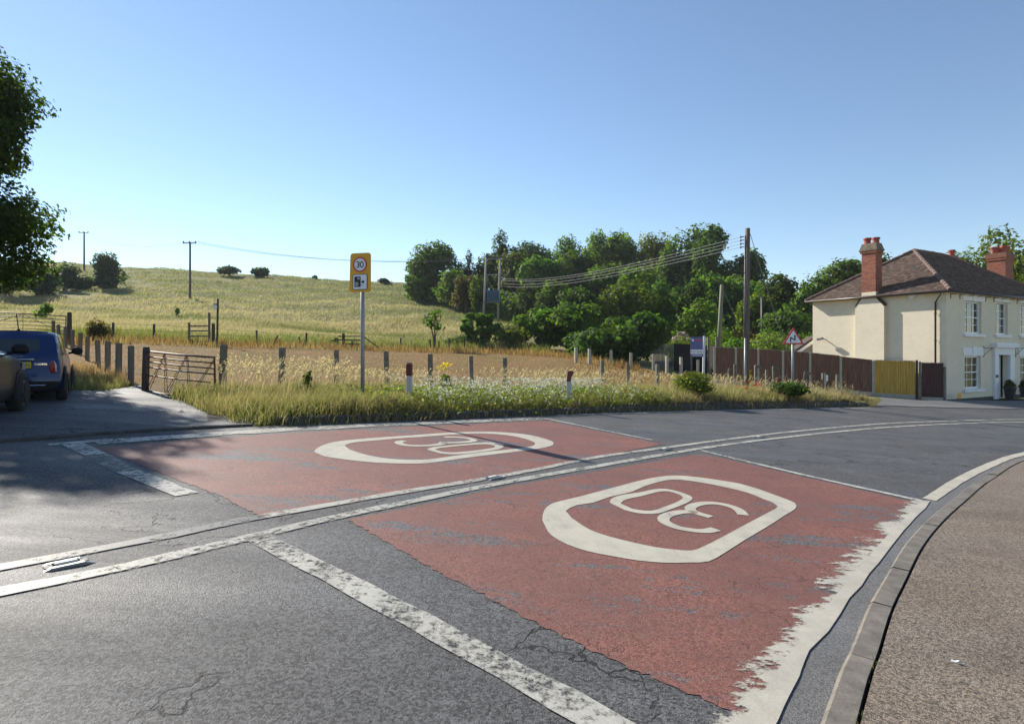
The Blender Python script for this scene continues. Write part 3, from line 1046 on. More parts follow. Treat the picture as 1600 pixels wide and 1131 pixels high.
def bush(name, label, base, h, rx, ry=None, n=1500, leaf=0.14, col=(0.06, 0.1, 0.02), lobes=9, group=None, cat='bush', size=(0.4, 0.6), colvar=0.22, accent=None, stems=5):
    t = thing(name, label, cat, base, 0, group)
    lb = make_lobes(lobes, rx, ry or rx, h * 0.52, h * 0.5, size)
    mb = MB()
    for q in range(stems):
        L = lb[q % len(lb)]
        mb.tube([(random.gauss(0, rx * .12), random.gauss(0, rx * .12), -0.1), (L[0] * .5, L[1] * .5, L[2] * .5), L[:3]], max(0.012, h * 0.016), 5, max(0.005, h * 0.006))
    mb.build('stem', BARK, t)
    crown_mesh('foliage', lb, n, leaf, col, t, colvar, accent=accent)
    return t
# ------------------------------------------------------------------ materials of built things
STEEL = mat('galvanised_steel', (0.26, 0.265, 0.27), 0.5, 0.3, var=0.2, scale=5, bump=0.1, bscale=30)
STEEL_DARK = mat('dull_grey_metal', (0.13, 0.135, 0.14), 0.55, 0.4, var=0.2, scale=6, bump=0.1)
SIGN_YELLOW = mat('sign_yellow', (0.72, 0.36, 0.008), 0.42, var=0.06, scale=2, bump=0.04, bscale=15)
SIGN_WHITE = mat('sign_white', (0.72, 0.74, 0.78), 0.4, var=0.05, scale=3, bump=0.03)
SIGN_RED = mat('sign_red', (0.5, 0.02, 0.03), 0.4, var=0.08, scale=3, bump=0.03)
SIGN_BLACK = mat('sign_black', (0.012, 0.012, 0.014), 0.45, var=0.15, scale=3, bump=0.03)
CONCRETE = mat('post_concrete', (0.16, 0.145, 0.115), 0.9, var=0.35, scale=5, bump=0.5, bscale=35, stain=(0.07, 0.065, 0.05))
CONCRETE_PALE = mat('pale_concrete', (0.36, 0.33, 0.27), 0.9, var=0.2, scale=5, bump=0.4, bscale=35)
TIMBER = wood_mat('weathered_timber', (0.15, 0.12, 0.085), 0.4)
TIMBER_DARK = wood_mat('dark_timber', (0.055, 0.045, 0.036), 0.4)
POLE_WOOD = wood_mat('pole_wood', (0.12, 0.095, 0.07), 0.35)
POLE_DARK = wood_mat('dark_pole_wood', (0.09, 0.08, 0.075), 0.3)
GATE_BROWN = mat('rusty_gate_paint', (0.10, 0.05, 0.035), 0.6, 0.1, var=0.5, scale=7, bump=0.25, stain=(0.13, 0.055, 0.025))
GATE_GREY = mat('grey_gate_metal', (0.10, 0.085, 0.08), 0.6, 0.3, var=0.3, scale=6, bump=0.2)
WIRE = mat('wire', (0.12, 0.12, 0.12), 0.5, 0.6, bump=0)
CABLE = mat('cable', (0.15, 0.155, 0.16), 0.6, 0.0, bump=0)
BROWN_FENCE = wood_mat('brown_fence_stain', (0.16, 0.075, 0.045), 0.6, rough=0.75)
CAPPING = wood_mat('sunlit_capping', (0.3, 0.25, 0.2), 0.3)  # made pale so the capping's sunlit line is in its colour
DARK_FENCE = wood_mat('dark_fence_stain', (0.018, 0.012, 0.01), 0.4, rough=0.75)
MAROON_FENCE = wood_mat('maroon_fence_stain', (0.06, 0.022, 0.016), 0.45, rough=0.75)
YELLOW_FENCE = wood_mat('yellow_fence_timber', (0.46, 0.28, 0.045), 0.3, rough=0.75)
WHITE_POST = mat('white_marker_plastic', (0.42, 0.42, 0.4), 0.6, var=0.2, scale=8, bump=0.1, stain=(0.42, 0.42, 0.38))
REFLECT = mat('red_reflector', (0.11, 0.008, 0.012), 0.4, var=0.3, scale=30, bump=0.3, bscale=120)

def yaw_of(d):
    return math.atan2(d[1], d[0])

def rounded_rect(w, h, r, n=5):
    out = []
    for cx_, cz_, a0 in ((w / 2 - r, h / 2 - r, 0), (-w / 2 + r, h / 2 - r, 90), (-w / 2 + r, -h / 2 + r, 180), (w / 2 - r, -h / 2 + r, 270)):
        out += [(cx_ + r * math.cos(R(a0 + 90 * k / n)), cz_ + r * math.sin(R(a0 + 90 * k / n))) for k in range(n + 1)]
    return out

def circle(r, n=32, c=(0, 0)):
    return [(c[0] + r * math.cos(2 * math.pi * k / n), c[1] + r * math.sin(2 * math.pi * k / n)) for k in range(n)]

def shifted(poly, dx, dz):
    return [(x + dx, z + dz) for x, z in poly]

def arc(cx_, cz_, rx, rz, a0, a1, n=12):
    return [(cx_ + rx * math.cos(R(a0 + (a1 - a0) * k / n)), cz_ + rz * math.sin(R(a0 + (a1 - a0) * k / n))) for k in range(n + 1)]

def digit3(h, w):
    return arc(0, h * .25, w * .5, h * .25, 150, -90, 10) + arc(0, -h * .25, w * .5, h * .25, 90, -150, 10)
def digit0(h, w):
    return arc(0, 0, w * .5, h * .5, 0, 360, 24)[:-1]

# ------------------------------------------------------------------ speed camera sign
b = Vector((-3.235, 12.97, 0))
b.z = float(verge_z(np.array([b.x]), np.array([b.y]))[0]) - 0.05
t = thing('speed_camera_sign', 'yellow 30 speed limit and camera sign on a tall grey pole in the verge grass', 'road sign', b, R(-15))
ztop, zbot = EYE + (550 - 395.6) / F * 12.97 - b.z, EYE + (550 - 456.5) / F * 12.97 - b.z
MB().tube([(0.02, 0.06, -0.3), (0.02, 0.06, ztop - 0.08)], 0.042, 12).build('pole', STEEL, t, smooth=True)
w_, h_ = 0.485, ztop - zbot
pz = (ztop + zbot) / 2
bp = MB().prism(shifted(rounded_rect(w_, h_, 0.06), 0, pz), -0.012, 0.012).build('backing_plate', SIGN_YELLOW, t)
for v_ in bp.data.vertices:                            # the plate is a little bent out of true
    v_.co.x += 0.018 * (pz - v_.co.z) * math.copysign(1, v_.co.x) + 0.02 * (v_.co.z - pz)
    v_.co.y += 0.10 * (v_.co.x ** 2) * (1 if v_.co.x > 0 else -0.3)
for zz in (ztop - 0.2, zbot + 0.2):
    MB().box((0.0, 0.035, zz), (0.4, 0.03, 0.04)).box((0.02, 0.075, zz), (0.11, 0.1, 0.035)).build('clamp', STEEL_DARK, t)
cz1 = ztop - 0.245
MB().prism(circle(0.163, 36, (0.0, cz1)), -0.017, -0.0135).build('red_ring', SIGN_RED, t)
MB().prism(circle(0.131, 36, (0.0, cz1)), -0.02, -0.0172).build('disc', SIGN_WHITE, t)
MB().stroke(shifted(digit3(0.118, 0.07), -0.05, cz1), 0.021, -0.0225, -0.0203).build('numeral', SIGN_BLACK, t)
MB().stroke(shifted(digit0(0.118, 0.068), 0.047, cz1), 0.021, -0.0225, -0.0203, closed=True).build('numeral', SIGN_BLACK, t)
cz2 = zbot + 0.215
MB().prism(shifted(rounded_rect(0.345, 0.335, 0.04), 0, cz2), -0.017, -0.0135).build('camera_plate_border', SIGN_BLACK, t)
MB().prism(shifted(rounded_rect(0.318, 0.308, 0.032), 0, cz2), -0.02, -0.0172).build('camera_plate', SIGN_WHITE, t)
cam_i = MB().prism(shifted(rounded_rect(0.15, 0.225, 0.016), -0.055, cz2 + 0.005), -0.0225, -0.0203).build('camera_symbol', SIGN_BLACK, t)
MB().stroke(circle(0.018, 14, (-0.03, cz2 + 0.073)), 0.009, -0.0245, -0.0228, closed=True).build('camera_reel', SIGN_WHITE, t)
mb = MB()
mb.stroke(circle(0.037, 18, (-0.077, cz2 - 0.045)), 0.009, -0.0245, -0.0228, closed=True)
mb.prism(circle(0.012, 12, (-0.077, cz2 - 0.045)), -0.0245, -0.0228)
mb.build('camera_reel', SIGN_WHITE, t)
mb = MB().prism([(0.022, cz2 + 0.0), (0.075, cz2 + 0.03), (0.075, cz2 - 0.03)], -0.0225, -0.0203).prism(shifted(rounded_rect(0.028, 0.06, 0.01), 0.085, cz2), -0.0225, -0.0203)
mb.build('camera_lens', SIGN_BLACK, t)
MB().box((0.052, -0.0214, cz2 - 0.065), (0.04, 0.002, 0.009)).build('camera_foot', SIGN_BLACK, t)

# ------------------------------------------------------------------ double bend warning sign
b = on_ground(1239.4, 23.0)
b.z = float(verge_z(np.array([b.x]), np.array([b.y]))[0]) - 0.05
t = thing('bend_warning_sign', 'red bordered triangle sign warning of a double bend, on a grey pole', 'road sign', b, R(-6))
zt1, zb1 = EYE + (550 - 511.5) / F * 23 - b.z, EYE + (550 - 538) / F * 23 - b.z
MB().tube([(0, 0.05, -0.2), (0, 0.05, zt1 - 0.1)], 0.045, 12).build('pole', STEEL, t, smooth=True)
hw = (zt1 - zb1) / 0.866 / 2 * 1.06
def tri(s, zc):
    base = [(-hw * s, zc - (zc - zb1) * s), (hw * s, zc - (zc - zb1) * s), (0, zc + (zt1 - zc) * s)]
    out = []
    for i in range(3):
        p, a, c = Vector(base[i]), Vector(base[i - 1]), Vector(base[(i + 1) % 3])
        for k in range(5):
            q = k / 4
            e1, e2 = p + (a - p).normalized() * 0.05, p + (c - p).normalized() * 0.05
            out.append(tuple((1 - q) ** 2 * e1 + 2 * q * (1 - q) * p + q * q * e2))
    return out
zc = zb1 + (zt1 - zb1) / 3
MB().prism(tri(1, zc), -0.01, 0.01).build('red_border', SIGN_RED, t)
MB().prism(tri(0.74, zc), -0.014, -0.0105).build('white_face', SIGN_WHITE, t)
MB().stroke([(-0.1, zc - 0.125), (-0.1, zc + 0.045)], 0.045, -0.017, -0.0145).stroke([(-0.112, zc + 0.055), (0.072, zc - 0.06)], 0.045, -0.0173, -0.0148).stroke([(0.06, zc - 0.07), (0.06, zc + 0.085)], 0.045, -0.017, -0.0145).prism([(0.01, zc + 0.08), (0.11, zc + 0.08), (0.06, zc + 0.15)], -0.0172, -0.0147).build('bend_symbol', SIGN_BLACK, t)
MB().box((0, 0.03, zc), (0.3, 0.025, 0.04)).box((0, 0.05, zc), (0.12, 0.1, 0.03)).build('clamp', STEEL_DARK, t)

# ------------------------------------------------------------------ for sale board
BOARD_BLUE = mat('board_blue', (0.075, 0.1, 0.27), 0.4, var=0.08, scale=2, bump=0.03)
BOARD_PINK = mat('board_pink', (0.62, 0.03, 0.09), 0.45, var=0.05, bump=0.0)
POST_WHITE = mat('white_painted_post', (0.62, 0.64, 0.68), 0.55, var=0.08, scale=5, bump=0.1)
b = on_ground(1099.5, 30.0, -0.05)
t = thing('for_sale_board', 'dark blue and white estate agent board on a white post', 'sign', b, R(-8))
ztp = EYE + (550 - 525) / F * 30 - b.z
MB().box((0.0, 0, ztp / 2 - 0.1), (0.1, 0.1, ztp + 0.2), ry=R(1.2)).build('post', POST_WHITE, t)
z1, z2 = EYE + (550 - 526.5) / F * 30 - b.z, EYE + (550 - 557.5) / F * 30 - b.z
bw = 0.6
bh = z1 - z2
MB().box((-bw / 2 - 0.04, -0.06, (z1 + z2) / 2), (bw, 0.02, bh)).build('board', BOARD_BLUE, t)
MB().box((-bw / 2 - 0.04, -0.0725, z1 - bh * 0.745), (bw, 0.003, bh * 0.22)).build('white_band', SIGN_WHITE, t)
text_mesh('lettering', 'For Sale', 0.17, BOARD_BLUE, t, (-bw / 2 - 0.05, -0.0765, z1 - bh * 0.745))
mb = MB()
for k in range(7):
    mb.box((-bw + 0.19 + k * 0.052, -0.0725, z1 - bh * 0.155), (0.036, 0.003, 0.075 if k % 3 else 0.095))
mb.build('agent_lettering', BOARD_PINK, t)
mb = MB().prism(shifted(circle(0.055, 12), -bw + 0.06, z1 - bh * 0.15), -0.074, -0.0705).box((-bw + 0.09, -0.0725, z1 - bh * 0.2), (0.05, 0.0028, 0.05))
mb.build('logo', SIGN_WHITE, t)
mb = MB()
for k in range(9):
    mb.box((-bw + 0.07 + k * 0.052, -0.0725, z1 - bh * 0.93), (0.036, 0.003, 0.045))
mb.build('phone_number', SIGN_WHITE, t)

# ------------------------------------------------------------------ marker posts along the kerb
def marker_post(px, top, Y, label, bent=False, w=0.13):
    x = (px - CX) / F * Y
    g = float(verge_z(np.array([x]), np.array([Y]))[0]) - 0.1
    h = EYE + (CY - top) / F * Y - g
    t = thing('marker_post', label, 'marker post', (x, Y, g), R(random.uniform(-15, 5)), 'marker posts along the verge')
    lean = 0.07 if bent else 0.0
    MB().box((0, 0, (h - 0.27) / 2), (w, 0.07, h - 0.27), b=0.012).build('post', WHITE_POST, t)
    if bent:
        MB().prism([(-w / 2, h - 0.268), (w / 2 - 0.02, h - 0.268), (w / 2 + 0.0, h - 0.15), (w / 2 + 0.07, h - 0.02), (w / 2 - 0.01, h + 0.02), (-w / 2 + 0.03, h)], -0.036, 0.036).build('reflector', REFLECT, t)
    else:
        MB().box((0, 0, h - 0.135), (w + 0.006, 0.076, 0.264), b=0.012).build('reflector', REFLECT, t)
        MB().box((0, 0, h + 0.012), (w - 0.02, 0.06, 0.022), b=0.008).build('cap', STEEL_DARK, t)
marker_post(639.5, 568, 13.2, 'red topped white marker post beside the yellow speed camera sign', w=0.13)
marker_post(889, 580, 16.0, 'red topped marker post with a bent and torn top among white flowers', True)
marker_post(1074, 580, 19.8, 'red topped marker post in the round bush below the for sale board')
marker_post(1217, 591, 22.6, 'red topped marker post behind poppies near the triangle sign')

# ------------------------------------------------------------------ concrete posts between verge and field
def conc_post(px, top, Y, label, w=0.125, lean=(0, 0), cranked=False, group='concrete posts along the verge', m=None, gfun=None, d=None):
    x = (px - CX) / F * Y
    g = gz(x, Y) - 0.12
    h = EYE + (CY - top) / F * Y - g
    d = d or w
    t = tag(MB().box((0, 0, h / 2), (w, d, h), b=0.015).build('concrete_post' if m is None else 'timber_post', m or CONCRETE), label, 'post', group)
    if cranked:
        me = t.data
        bm = bmesh.new()
        bm.from_mesh(me)
        bmesh.ops.create_cube(bm, size=1, matrix=Matrix.Translation((0.10, 0, h - 0.05)) @ Matrix.Rotation(R(12), 4, 'Y') @ Matrix.Diagonal((0.26, d * 0.9, 0.1, 1)))
        bm.to_mesh(me)
        bm.free()
    t.location = (x, Y, g)
    t.rotation_euler = (R(lean[1]), R(lean[0]), R(random.uniform(-25, 25)))
    return t
ordn = ['first', 'second', 'third', 'fourth', 'fifth', 'sixth', 'seventh', 'eighth', 'ninth', 'tenth', 'eleventh']
FRONT = [(440, 543, 17.5), (526, 547, 18.3), (605, 549, 19.0), (673, 553, 19.6), (737, 556, 20.2), (790, 559, 20.8), (941, 563, 23.4), (982, 566, 24.2), (1027, 569, 25.2)]
FL = ['slotted grey concrete post nearest the brown gate, in tall straw grass', 'concrete post just left of the speed camera sign pole', 'concrete post between the speed camera sign and the first red marker',
      'concrete post just behind the first red marker post', 'concrete post behind the yellow ragwort and the start of the white flowers', 'concrete post behind the middle of the white flower patch',
      'concrete post behind the torn marker post, first of three close together', 'middle of three concrete posts standing close below the round dark bush', 'concrete post nearest the for sale board on the verge side']
for k, (px, top, Y) in enumerate(FRONT):
    conc_post(px, top, Y, FL[k], w=0.15 if k == 0 else 0.135, lean=(random.uniform(-1.5, 1.5), 0))
BACK = [(900, 543, 36, 'leftmost pale concrete post of the back row under the dark bush'), (921, 545, 36, 'second pale post of the back row under the dark bush'), (955, 547, 36.5, 'third pale post of the back row, mid bush'),
        (986, 551, 36.5, 'fourth pale post of the back row at the bush edge'), (1021, 553, 37, 'pale post standing before the grey picket fence'), (1042, 556, 37, 'pale post right of the grey picket fence'),
        (1064, 558, 36.5, 'pale post before the dark fence panel'), (1090.5, 562, 36, 'short pale post directly behind the for sale board post')]
for px, top, Y, lb in BACK:
    conc_post(px, top, Y, lb, w=0.16, group='pale posts of the back row', m=None).data.materials[0] = CONCRETE_PALE
RIGHT = [(1134.5, 575, 27, (7, 0), False, 'leaning short post left of the tall utility pole'), (1148.5, 569, 26.5, (0, 0), False, 'upright post just left of the utility pole'), (1168, 576, 26.2, (0, 0), False, 'post hard against the foot of the utility pole'),
         (1181, 571, 26.2, (0, 0), True, 'cranked top post just right of the utility pole'), (1198, 578, 27, (0, 0), False, 'small straight post between two cranked posts'), (1211.5, 573, 26.5, (-3, 0), True, 'cranked top post behind the last red marker'),
         (1253, 580, 26.5, (6, 0), True, 'leaning cranked top post right of the triangle sign'), (1286.5, 583, 26, (0, 0), False, 'brown post beside the small white tag post'), (1308.5, 585, 27, (0, 0), False, 'last post of the verge before the yellow panel')]
for px, top, Y, ln, cr, lb in RIGHT:
    conc_post(px, top, Y, lb, w=0.115, lean=ln, cranked=cr, group='posts in front of the brown fence')
x = (1291 - CX) / F * 25.6
g = gz(x, 25.6) - 0.1
t = thing('tag_post', 'dark little post with a white plate, by the brown post in straw grass', 'marker post', (x, 25.6, g))
hh = EYE + (550 - 583) / F * 25.6 - g
MB().box((0, 0, hh / 2), (0.1, 0.08, hh)).build('post', TIMBER_DARK, t)
MB().box((0.01, -0.046, hh - 0.2), (0.08, 0.01, 0.26)).build('plate', SIGN_WHITE, t)

# timber posts running back from the brown gate
TP = [(204.5, 540, 15.4), (185, 536, 16.9), (168, 533, 19), (154, 531, 20.3), (136, 526, 23.5), (125, 520, 26.3), (113.5, 515, 29), (102, 510, 30.5), (92, 507, 32), (84, 501, 33)]
for k, (px, top, Y) in enumerate(TP):
    conc_post(px, top, Y, f'{ordn[k]} round timber post of the row running back from the brown gate', w=0.13, lean=(random.uniform(-2, 2), 0), group='timber posts beside the car park', m=TIMBER)

# ------------------------------------------------------------------ brown metal gate with its two posts
A = on_ground(229, 14.25)
B = on_ground(336, 13.3)
yaw = yaw_of(B - A)
L = (Vector((B.x, B.y)) - Vector((A.x, A.y))).length
slope = (B.z - A.z) / L
t = thing('field_gate', 'sagging rusty brown tubular gate closing the way into the mown field', 'gate', A, yaw)
zl = EYE + (550 - 549) / F * A.y - A.z
zr = EYE + (550 - 558.5) / F * B.y - B.z
for k, f_ in enumerate((1.0, 0.87, 0.745, 0.615, 0.42, 0.2 - 0.16)):
    xe = L if k < 4 else L * (0.93 if k == 4 else 0.66)
    rr = 0.022 if k == 0 else 0.016
    MB().tube([(0, 0, zl * f_), (xe * .5, 0, (zl * f_ + (zr * f_ + slope * L)) / 2 - .012), (xe, 0, zl * f_ + ((zr * f_ + slope * L) - zl * f_) * xe / L)], rr, 8).build('bar', GATE_BROWN, t, smooth=True)
MB().tube([(0, 0, 0.03), (0, 0, zl)], 0.022, 8).build('stile', GATE_BROWN, t, smooth=True)
MB().tube([(L, 0, slope * L + 0.3), (L - 0.02, 0, slope * L + zr)], 0.022, 8).build('stile', GATE_BROWN, t, smooth=True)
def gp_(fx, fz):
    return (L * fx, 0.018, slope * L * fx + (zl + (zr - zl) * fx) * fz)
for x0, z0, x1, z1 in ((0.27, 0.97, 0.29, 0.05), (0.60, 0.97, 0.635, 0.02), (0.26, 0.96, 0.02, 0.08), (0.59, 0.97, 0.3, 0.06), (0.97, 0.93, 0.65, 0.04)):
    for dx in (-0.012, 0.012):
        MB().tube([gp_(x0 + dx * .6, z0), gp_(x1 + dx * 1.6, z1)], 0.008, 6).build('brace', GATE_BROWN, t)
def gate_post(px, top, Y, w, label, m=TIMBER_DARK, lean=0.0):
    bb = on_ground(px, Y, -0.2)
    h = EYE + (CY - top) / F * Y - bb.z
    o = MB().lathe((0, 0, 0), [(w / 2, 0), (w / 2 * 1.02, h * .5), (w / 2 * .95, h - 0.03), (w / 2 * .8, h)], 10).build('gate_post', m)
    o.location = bb
    o.rotation_euler = (0, R(lean), 0)
    return tag(o, label, 'post', 'gate posts of the brown gate')
gate_post(226.5, 542, 14.3, 0.155, 'dark gate post at the hinge end of the brown gate', lean=1.5)
gate_post(346.5, 538, 14.3, 0.175, 'thick round post at the open end of the brown gate', TIMBER, lean=2)

# far gate behind the blue car
Y = 33.0
A = at(-75, 483, Y)
B = at(103, 493.5, Y)
g0 = gz(B.x, Y)
t = thing('field_gate', 'long grey metal field gate standing behind the blue car', 'gate', (A.x, Y, 0))
Lx = B.x - A.x
for k in range(6):
    dz = -0.02 - k * 0.2
    MB().tube([(0, 0, A.z + dz), (Lx, 0, B.z + dz)], 0.026 if k == 0 else 0.018, 8).build('bar', GATE_GREY, t, smooth=True)
for fx in (0, 1):
    MB().tube([(Lx * fx, 0, (A.z if fx == 0 else B.z) - 1.05), (Lx * fx, 0, A.z if fx == 0 else B.z)], 0.026, 8).build('stile', GATE_GREY, t, smooth=True)
for fx, f2 in ((0.62, 0.62), (0.62, 0.2), (0.62, 0.98)):
    za, zb_ = A.z + (B.z - A.z) * fx, A.z + (B.z - A.z) * f2
    MB().tube([(Lx * fx, 0.02, za + (0.05 if fx == f2 else -.02)), (Lx * f2, 0.02, zb_ - 1.0)], 0.014, 6).build('brace', GATE_GREY, t)
bb = on_ground(108.5, 32.6, -0.2)
h = EYE + (CY - 487.5) / F * 32.6 - bb.z
o = MB().lathe((0, 0, 0), [(0.11, 0), (0.115, h * .5), (0.105, h - 0.05), (0.06, h)], 10).build('gate_post', TIMBER_DARK)
o.location = bb
tag(o, 'dark round gate post at the end of the long grey gate', 'post')

# ------------------------------------------------------------------ stile and signpost
Y = 36.0
g = at(311, 537, Y)
t = thing('stile', 'weathered wooden stile with three rails at the field edge', 'stile', g)
def zz(py, Y=Y):
    return EYE + (CY - py) / F * Y - g.z
def xx(px, Y=Y):
    return (px - 311) / F * Y
MB().box((xx(295.6), 0, zz(520.5)), (0.1, 0.1, 1.25)).build('post', TIMBER, t)
MB().box((xx(327), 0, zz(511.5)), (0.1, 0.1, 1.75)).build('post', TIMBER, t)
MB().box((xx(332), 0.1, zz(520)), (0.15, 0.12, 1.1)).build('post', TIMBER_DARK, t)
for py in (509.5, 517, 525.2):
    MB().box((xx(311.3), -0.06, zz(py)), (1.2, 0.035, 0.085)).build('rail', TIMBER, t)
MB().box((xx(311), -0.35, 0.12), (1.5, 0.3, 0.06)).build('step', TIMBER_DARK, t)
MB().box((xx(304), -0.35, 0.0), (0.09, 0.1, 0.5)).build('step_post', TIMBER_DARK, t)
bb = on_ground(338.5, 36.2, -0.2)
h = EYE + (CY - 467) / F * 36.2 - bb.z
t = thing('footpath_signpost', 'slim dark signpost with a pale disc standing beside the stile', 'signpost', bb)
MB().box((0.05, 0, h / 2), (0.085, 0.085, h), ry=R(1.2)).build('post', TIMBER_DARK, t)
MB().prism(circle(0.13, 14, (-0.07, h - 0.48)), -0.07, -0.05).build('disc', SIGN_WHITE, t)
MB().box((-0.02, -0.03, h - 0.33), (0.34, 0.03, 0.07)).build('arm', TIMBER_DARK, t)

# rail fence with a leaning strut, mid field
Y = 45.0
g = at(546, 544, Y)
t = thing('rail_fence', 'short dark timber rail fence with slanting struts at the far field edge', 'fence', g)
def zz(py, Y=45.0):
    return EYE + (CY - py) / F * Y - g.z
def xx(px, Y=45.0):
    return (px - 546) / F * Y
for px, a, b_, w_ in ((536.7, 521, 546, 0.16), (525.5, 528, 546, 0.26), (566, 523, 546, 0.2), (550.5, 533, 546, 0.09)):
    MB().box((xx(px), 0, (zz(a) + zz(b_)) / 2), (w_, 0.14, zz(a) - zz(b_))).build('post', TIMBER_DARK, t)
for x0, y0, x1, y1 in ((528.5, 525.5, 566, 525.5), (522, 531, 566, 531.5), (536, 537, 566, 538), (566, 524, 593, 544), (505, 537, 525, 531)):
    MB().tube([(xx(x0), -0.1, zz(y0)), (xx(x1), -0.1, zz(y1))], 0.045, 6).build('rail', TIMBER_DARK, t)

# post and wire fence across the field
FP = [(177, 504, 37), (241, 506, 37.5), (401, 516, 40), (433, 523, 41.5), (467, 526, 42.5), (479, 520, 43), (626, 528, 49), (643, 534, 49.5), (672, 530, 50), (686, 533, 50), (702, 528, 50), (726, 528, 50), (757, 530, 50), (790, 533, 49)]
t = thing('wire_fence', 'dark post and wire fence between the mown field and the tall grass', 'fence')
tops = []
for k, (px, top, Y) in enumerate(FP):
    bb = on_ground(px, Y, -0.2)
    h = EYE + (CY - top) / F * Y - bb.z
    ln = {3: -0.35, 4: 0.12, 8: 0.05}.get(k, random.uniform(-.03, .03))
    MB().box((bb.x + ln * h / 2, Y, bb.z + h / 2), (0.1 if k != 3 else 0.07, 0.1, h), ry=-ln if k != 3 else 0.5).build('post', TIMBER_DARK, t)
    if k not in (3, 7):
        tops.append(Vector((bb.x, Y - 0.06, bb.z + h - 0.08)))
for dz in (0, -0.35):
    MB().tube([p + Vector((0, 0, dz)) for p in tops], 0.008, 4).build('wire', WIRE, t)

# ------------------------------------------------------------------ poles and overhead lines
INSUL = mat('insulator', (0.08, 0.05, 0.04), 0.3, var=0.1, bump=0)
def hill_pole(px, top, base_py, Y, arm, label, r=0.17):
    p0 = at(px, base_py, Y)
    p0.z = min(p0.z, gz(p0.x, Y)) - 0.3
    h = EYE + (CY - top) / F * Y - p0.z
    t = thing('utility_pole', label, 'utility pole', p0, 0, 'poles of the overhead line')
    MB().tube([(0, 0, 0), (0, 0, h)], r, 10, r * 0.75).build('pole', POLE_DARK, t, smooth=True)
    MB().box((0, -r, h - 0.12), (arm, 0.12, 0.13), rz=R(3)).build('cross_arm', POLE_DARK, t)
    for s in (-0.47, 0, 0.47):
        MB().lathe((arm * s, -r, h - 0.06), [(0.05, 0), (0.09, 0.05), (0.09, 0.15), (0.06, 0.24)], 8).build('insulator', INSUL, t)
    return [p0 + Vector((arm * s, -r, h + 0.18)) for s in (-0.47, 0, 0.47)]
ta = hill_pole(131.5, 363, 414, 135, 2.1, 'dark pole with a cross arm on the crest of the hill', 0.2)
tb = hill_pole(297, 379, 473, 89, 1.9, 'tall dark pole with a cross arm standing in the sloping meadow')
b = on_ground(769, 85, 0)
g85 = b.z
t = thing('transformer_pole', 'twin timber poles carrying a blue grey transformer among the bushes', 'utility pole', b)
def hx(px): return (px - 769) / F * 85
def hz(py): return EYE + (CY - py) / F * 85 - g85
LIGHT_POLE = wood_mat('pale_pole_wood', (0.34, 0.31, 0.26), 0.25)
for a, c_, y0 in ((755.2, 759.6, 400), (777.8, 781.6, 403)):
    MB().tube([(hx(a), 0, -0.4), (hx(c_), 0, hz(y0))], 0.17, 10, 0.13).build('pole', LIGHT_POLE, t, smooth=True)
MB().box((hx(770.5), 0.0, hz(401.5)), (2.25, 0.34, 0.16), ry=R(6)).build('cross_arm', POLE_DARK, t)
MB().box((hx(770), 0, hz(405)), (1.9, 0.08, 0.08), ry=R(3)).build('cross_arm', STEEL, t)
MB().box((hx(770), 0, hz(429.5)), (1.75, 0.1, 0.12)).build('cross_arm', STEEL, t)
for q in range(3):
    MB().lathe((hx(762 + q * 8), -0.05, hz(404)), [(0.05, 0), (0.08, 0.03), (0.08, 0.3), (0.04, 0.35)], 8).build('insulator', INSUL, t)
TRANSF = mat('transformer_paint', (0.035, 0.1, 0.19), 0.5, 0.0, var=0.15, scale=3, bump=0.1)
tr = MB().box((hx(770.5), -0.25, hz(462.5)), (1.65, 0.75, 1.5), b=0.04).build('transformer', TRANSF, t)
for k in range(8):
    MB().box((hx(770.5) - 0.7 + k * 0.2, -0.72, hz(462.5)), (0.05, 0.2, 1.15)).build('cooling_fin', TRANSF, tr)
MB().lathe((hx(764), -0.25, hz(454.5)), [(0.12, 0), (0.12, 0.2), (0.05, 0.35)], 8).build('bushing', SIGN_WHITE, tr)
MB().lathe((hx(772), -0.25, hz(454.5)), [(0.12, 0), (0.12, 0.2), (0.05, 0.35)], 8).build('bushing', INSUL, tr)
MB().box((hx(768.5), 0, hz(472.5)), (2.3, 0.9, 0.14)).build('platform', STEEL_DARK, t)
MB().tube([(hx(783), 0, hz(447)), (hx(808), 1.0, hz(495))], 0.03, 5).build('stay_wire', STEEL, t)
MB().tube([(hx(781), 0, hz(420)), (hx(822), 3.0, hz(490))], 0.025, 5).build('stay_wire', STEEL, t)

Y = 25.0
b = on_ground(1165.3, Y, -0.3)
h = EYE + (CY - 357) / F * Y - b.z
t = thing('utility_pole', 'tall bare timber utility pole with cable conduits rising from the verge', 'utility pole', b, 0)
tp = Vector(((1168.2 - 1165.3) / F * Y, 0, h))
MB().tube([(0, 0, 0), tp * 0.5, tp], 0.135, 14, 0.095).build('pole', POLE_WOOD, t, smooth=True)
MB().tube([(-0.13, -0.05, 0.1), tp * 0.5 + Vector((-0.12, -0.05, 0)), tp * 0.96 + Vector((-0.115, -0.04, 0))], 0.022, 8).build('cable_conduit', STEEL_DARK, t, smooth=True)
MB().tube([(-0.09, -0.15, 0.1), (-0.07, -0.14, 2.75)], 0.045, 10).build('conduit', STEEL, t, smooth=True)
for k in range(4):
    MB().box((-0.16, -0.03, h - 0.35 - k * 0.14), (0.16, 0.03, 0.03)).lathe((-0.22, -0.03, h - 0.37 - k * 0.14), [(0.025, -.04), (0.035, 0), (0.025, 0.05)], 8).build('insulator', INSUL, t)
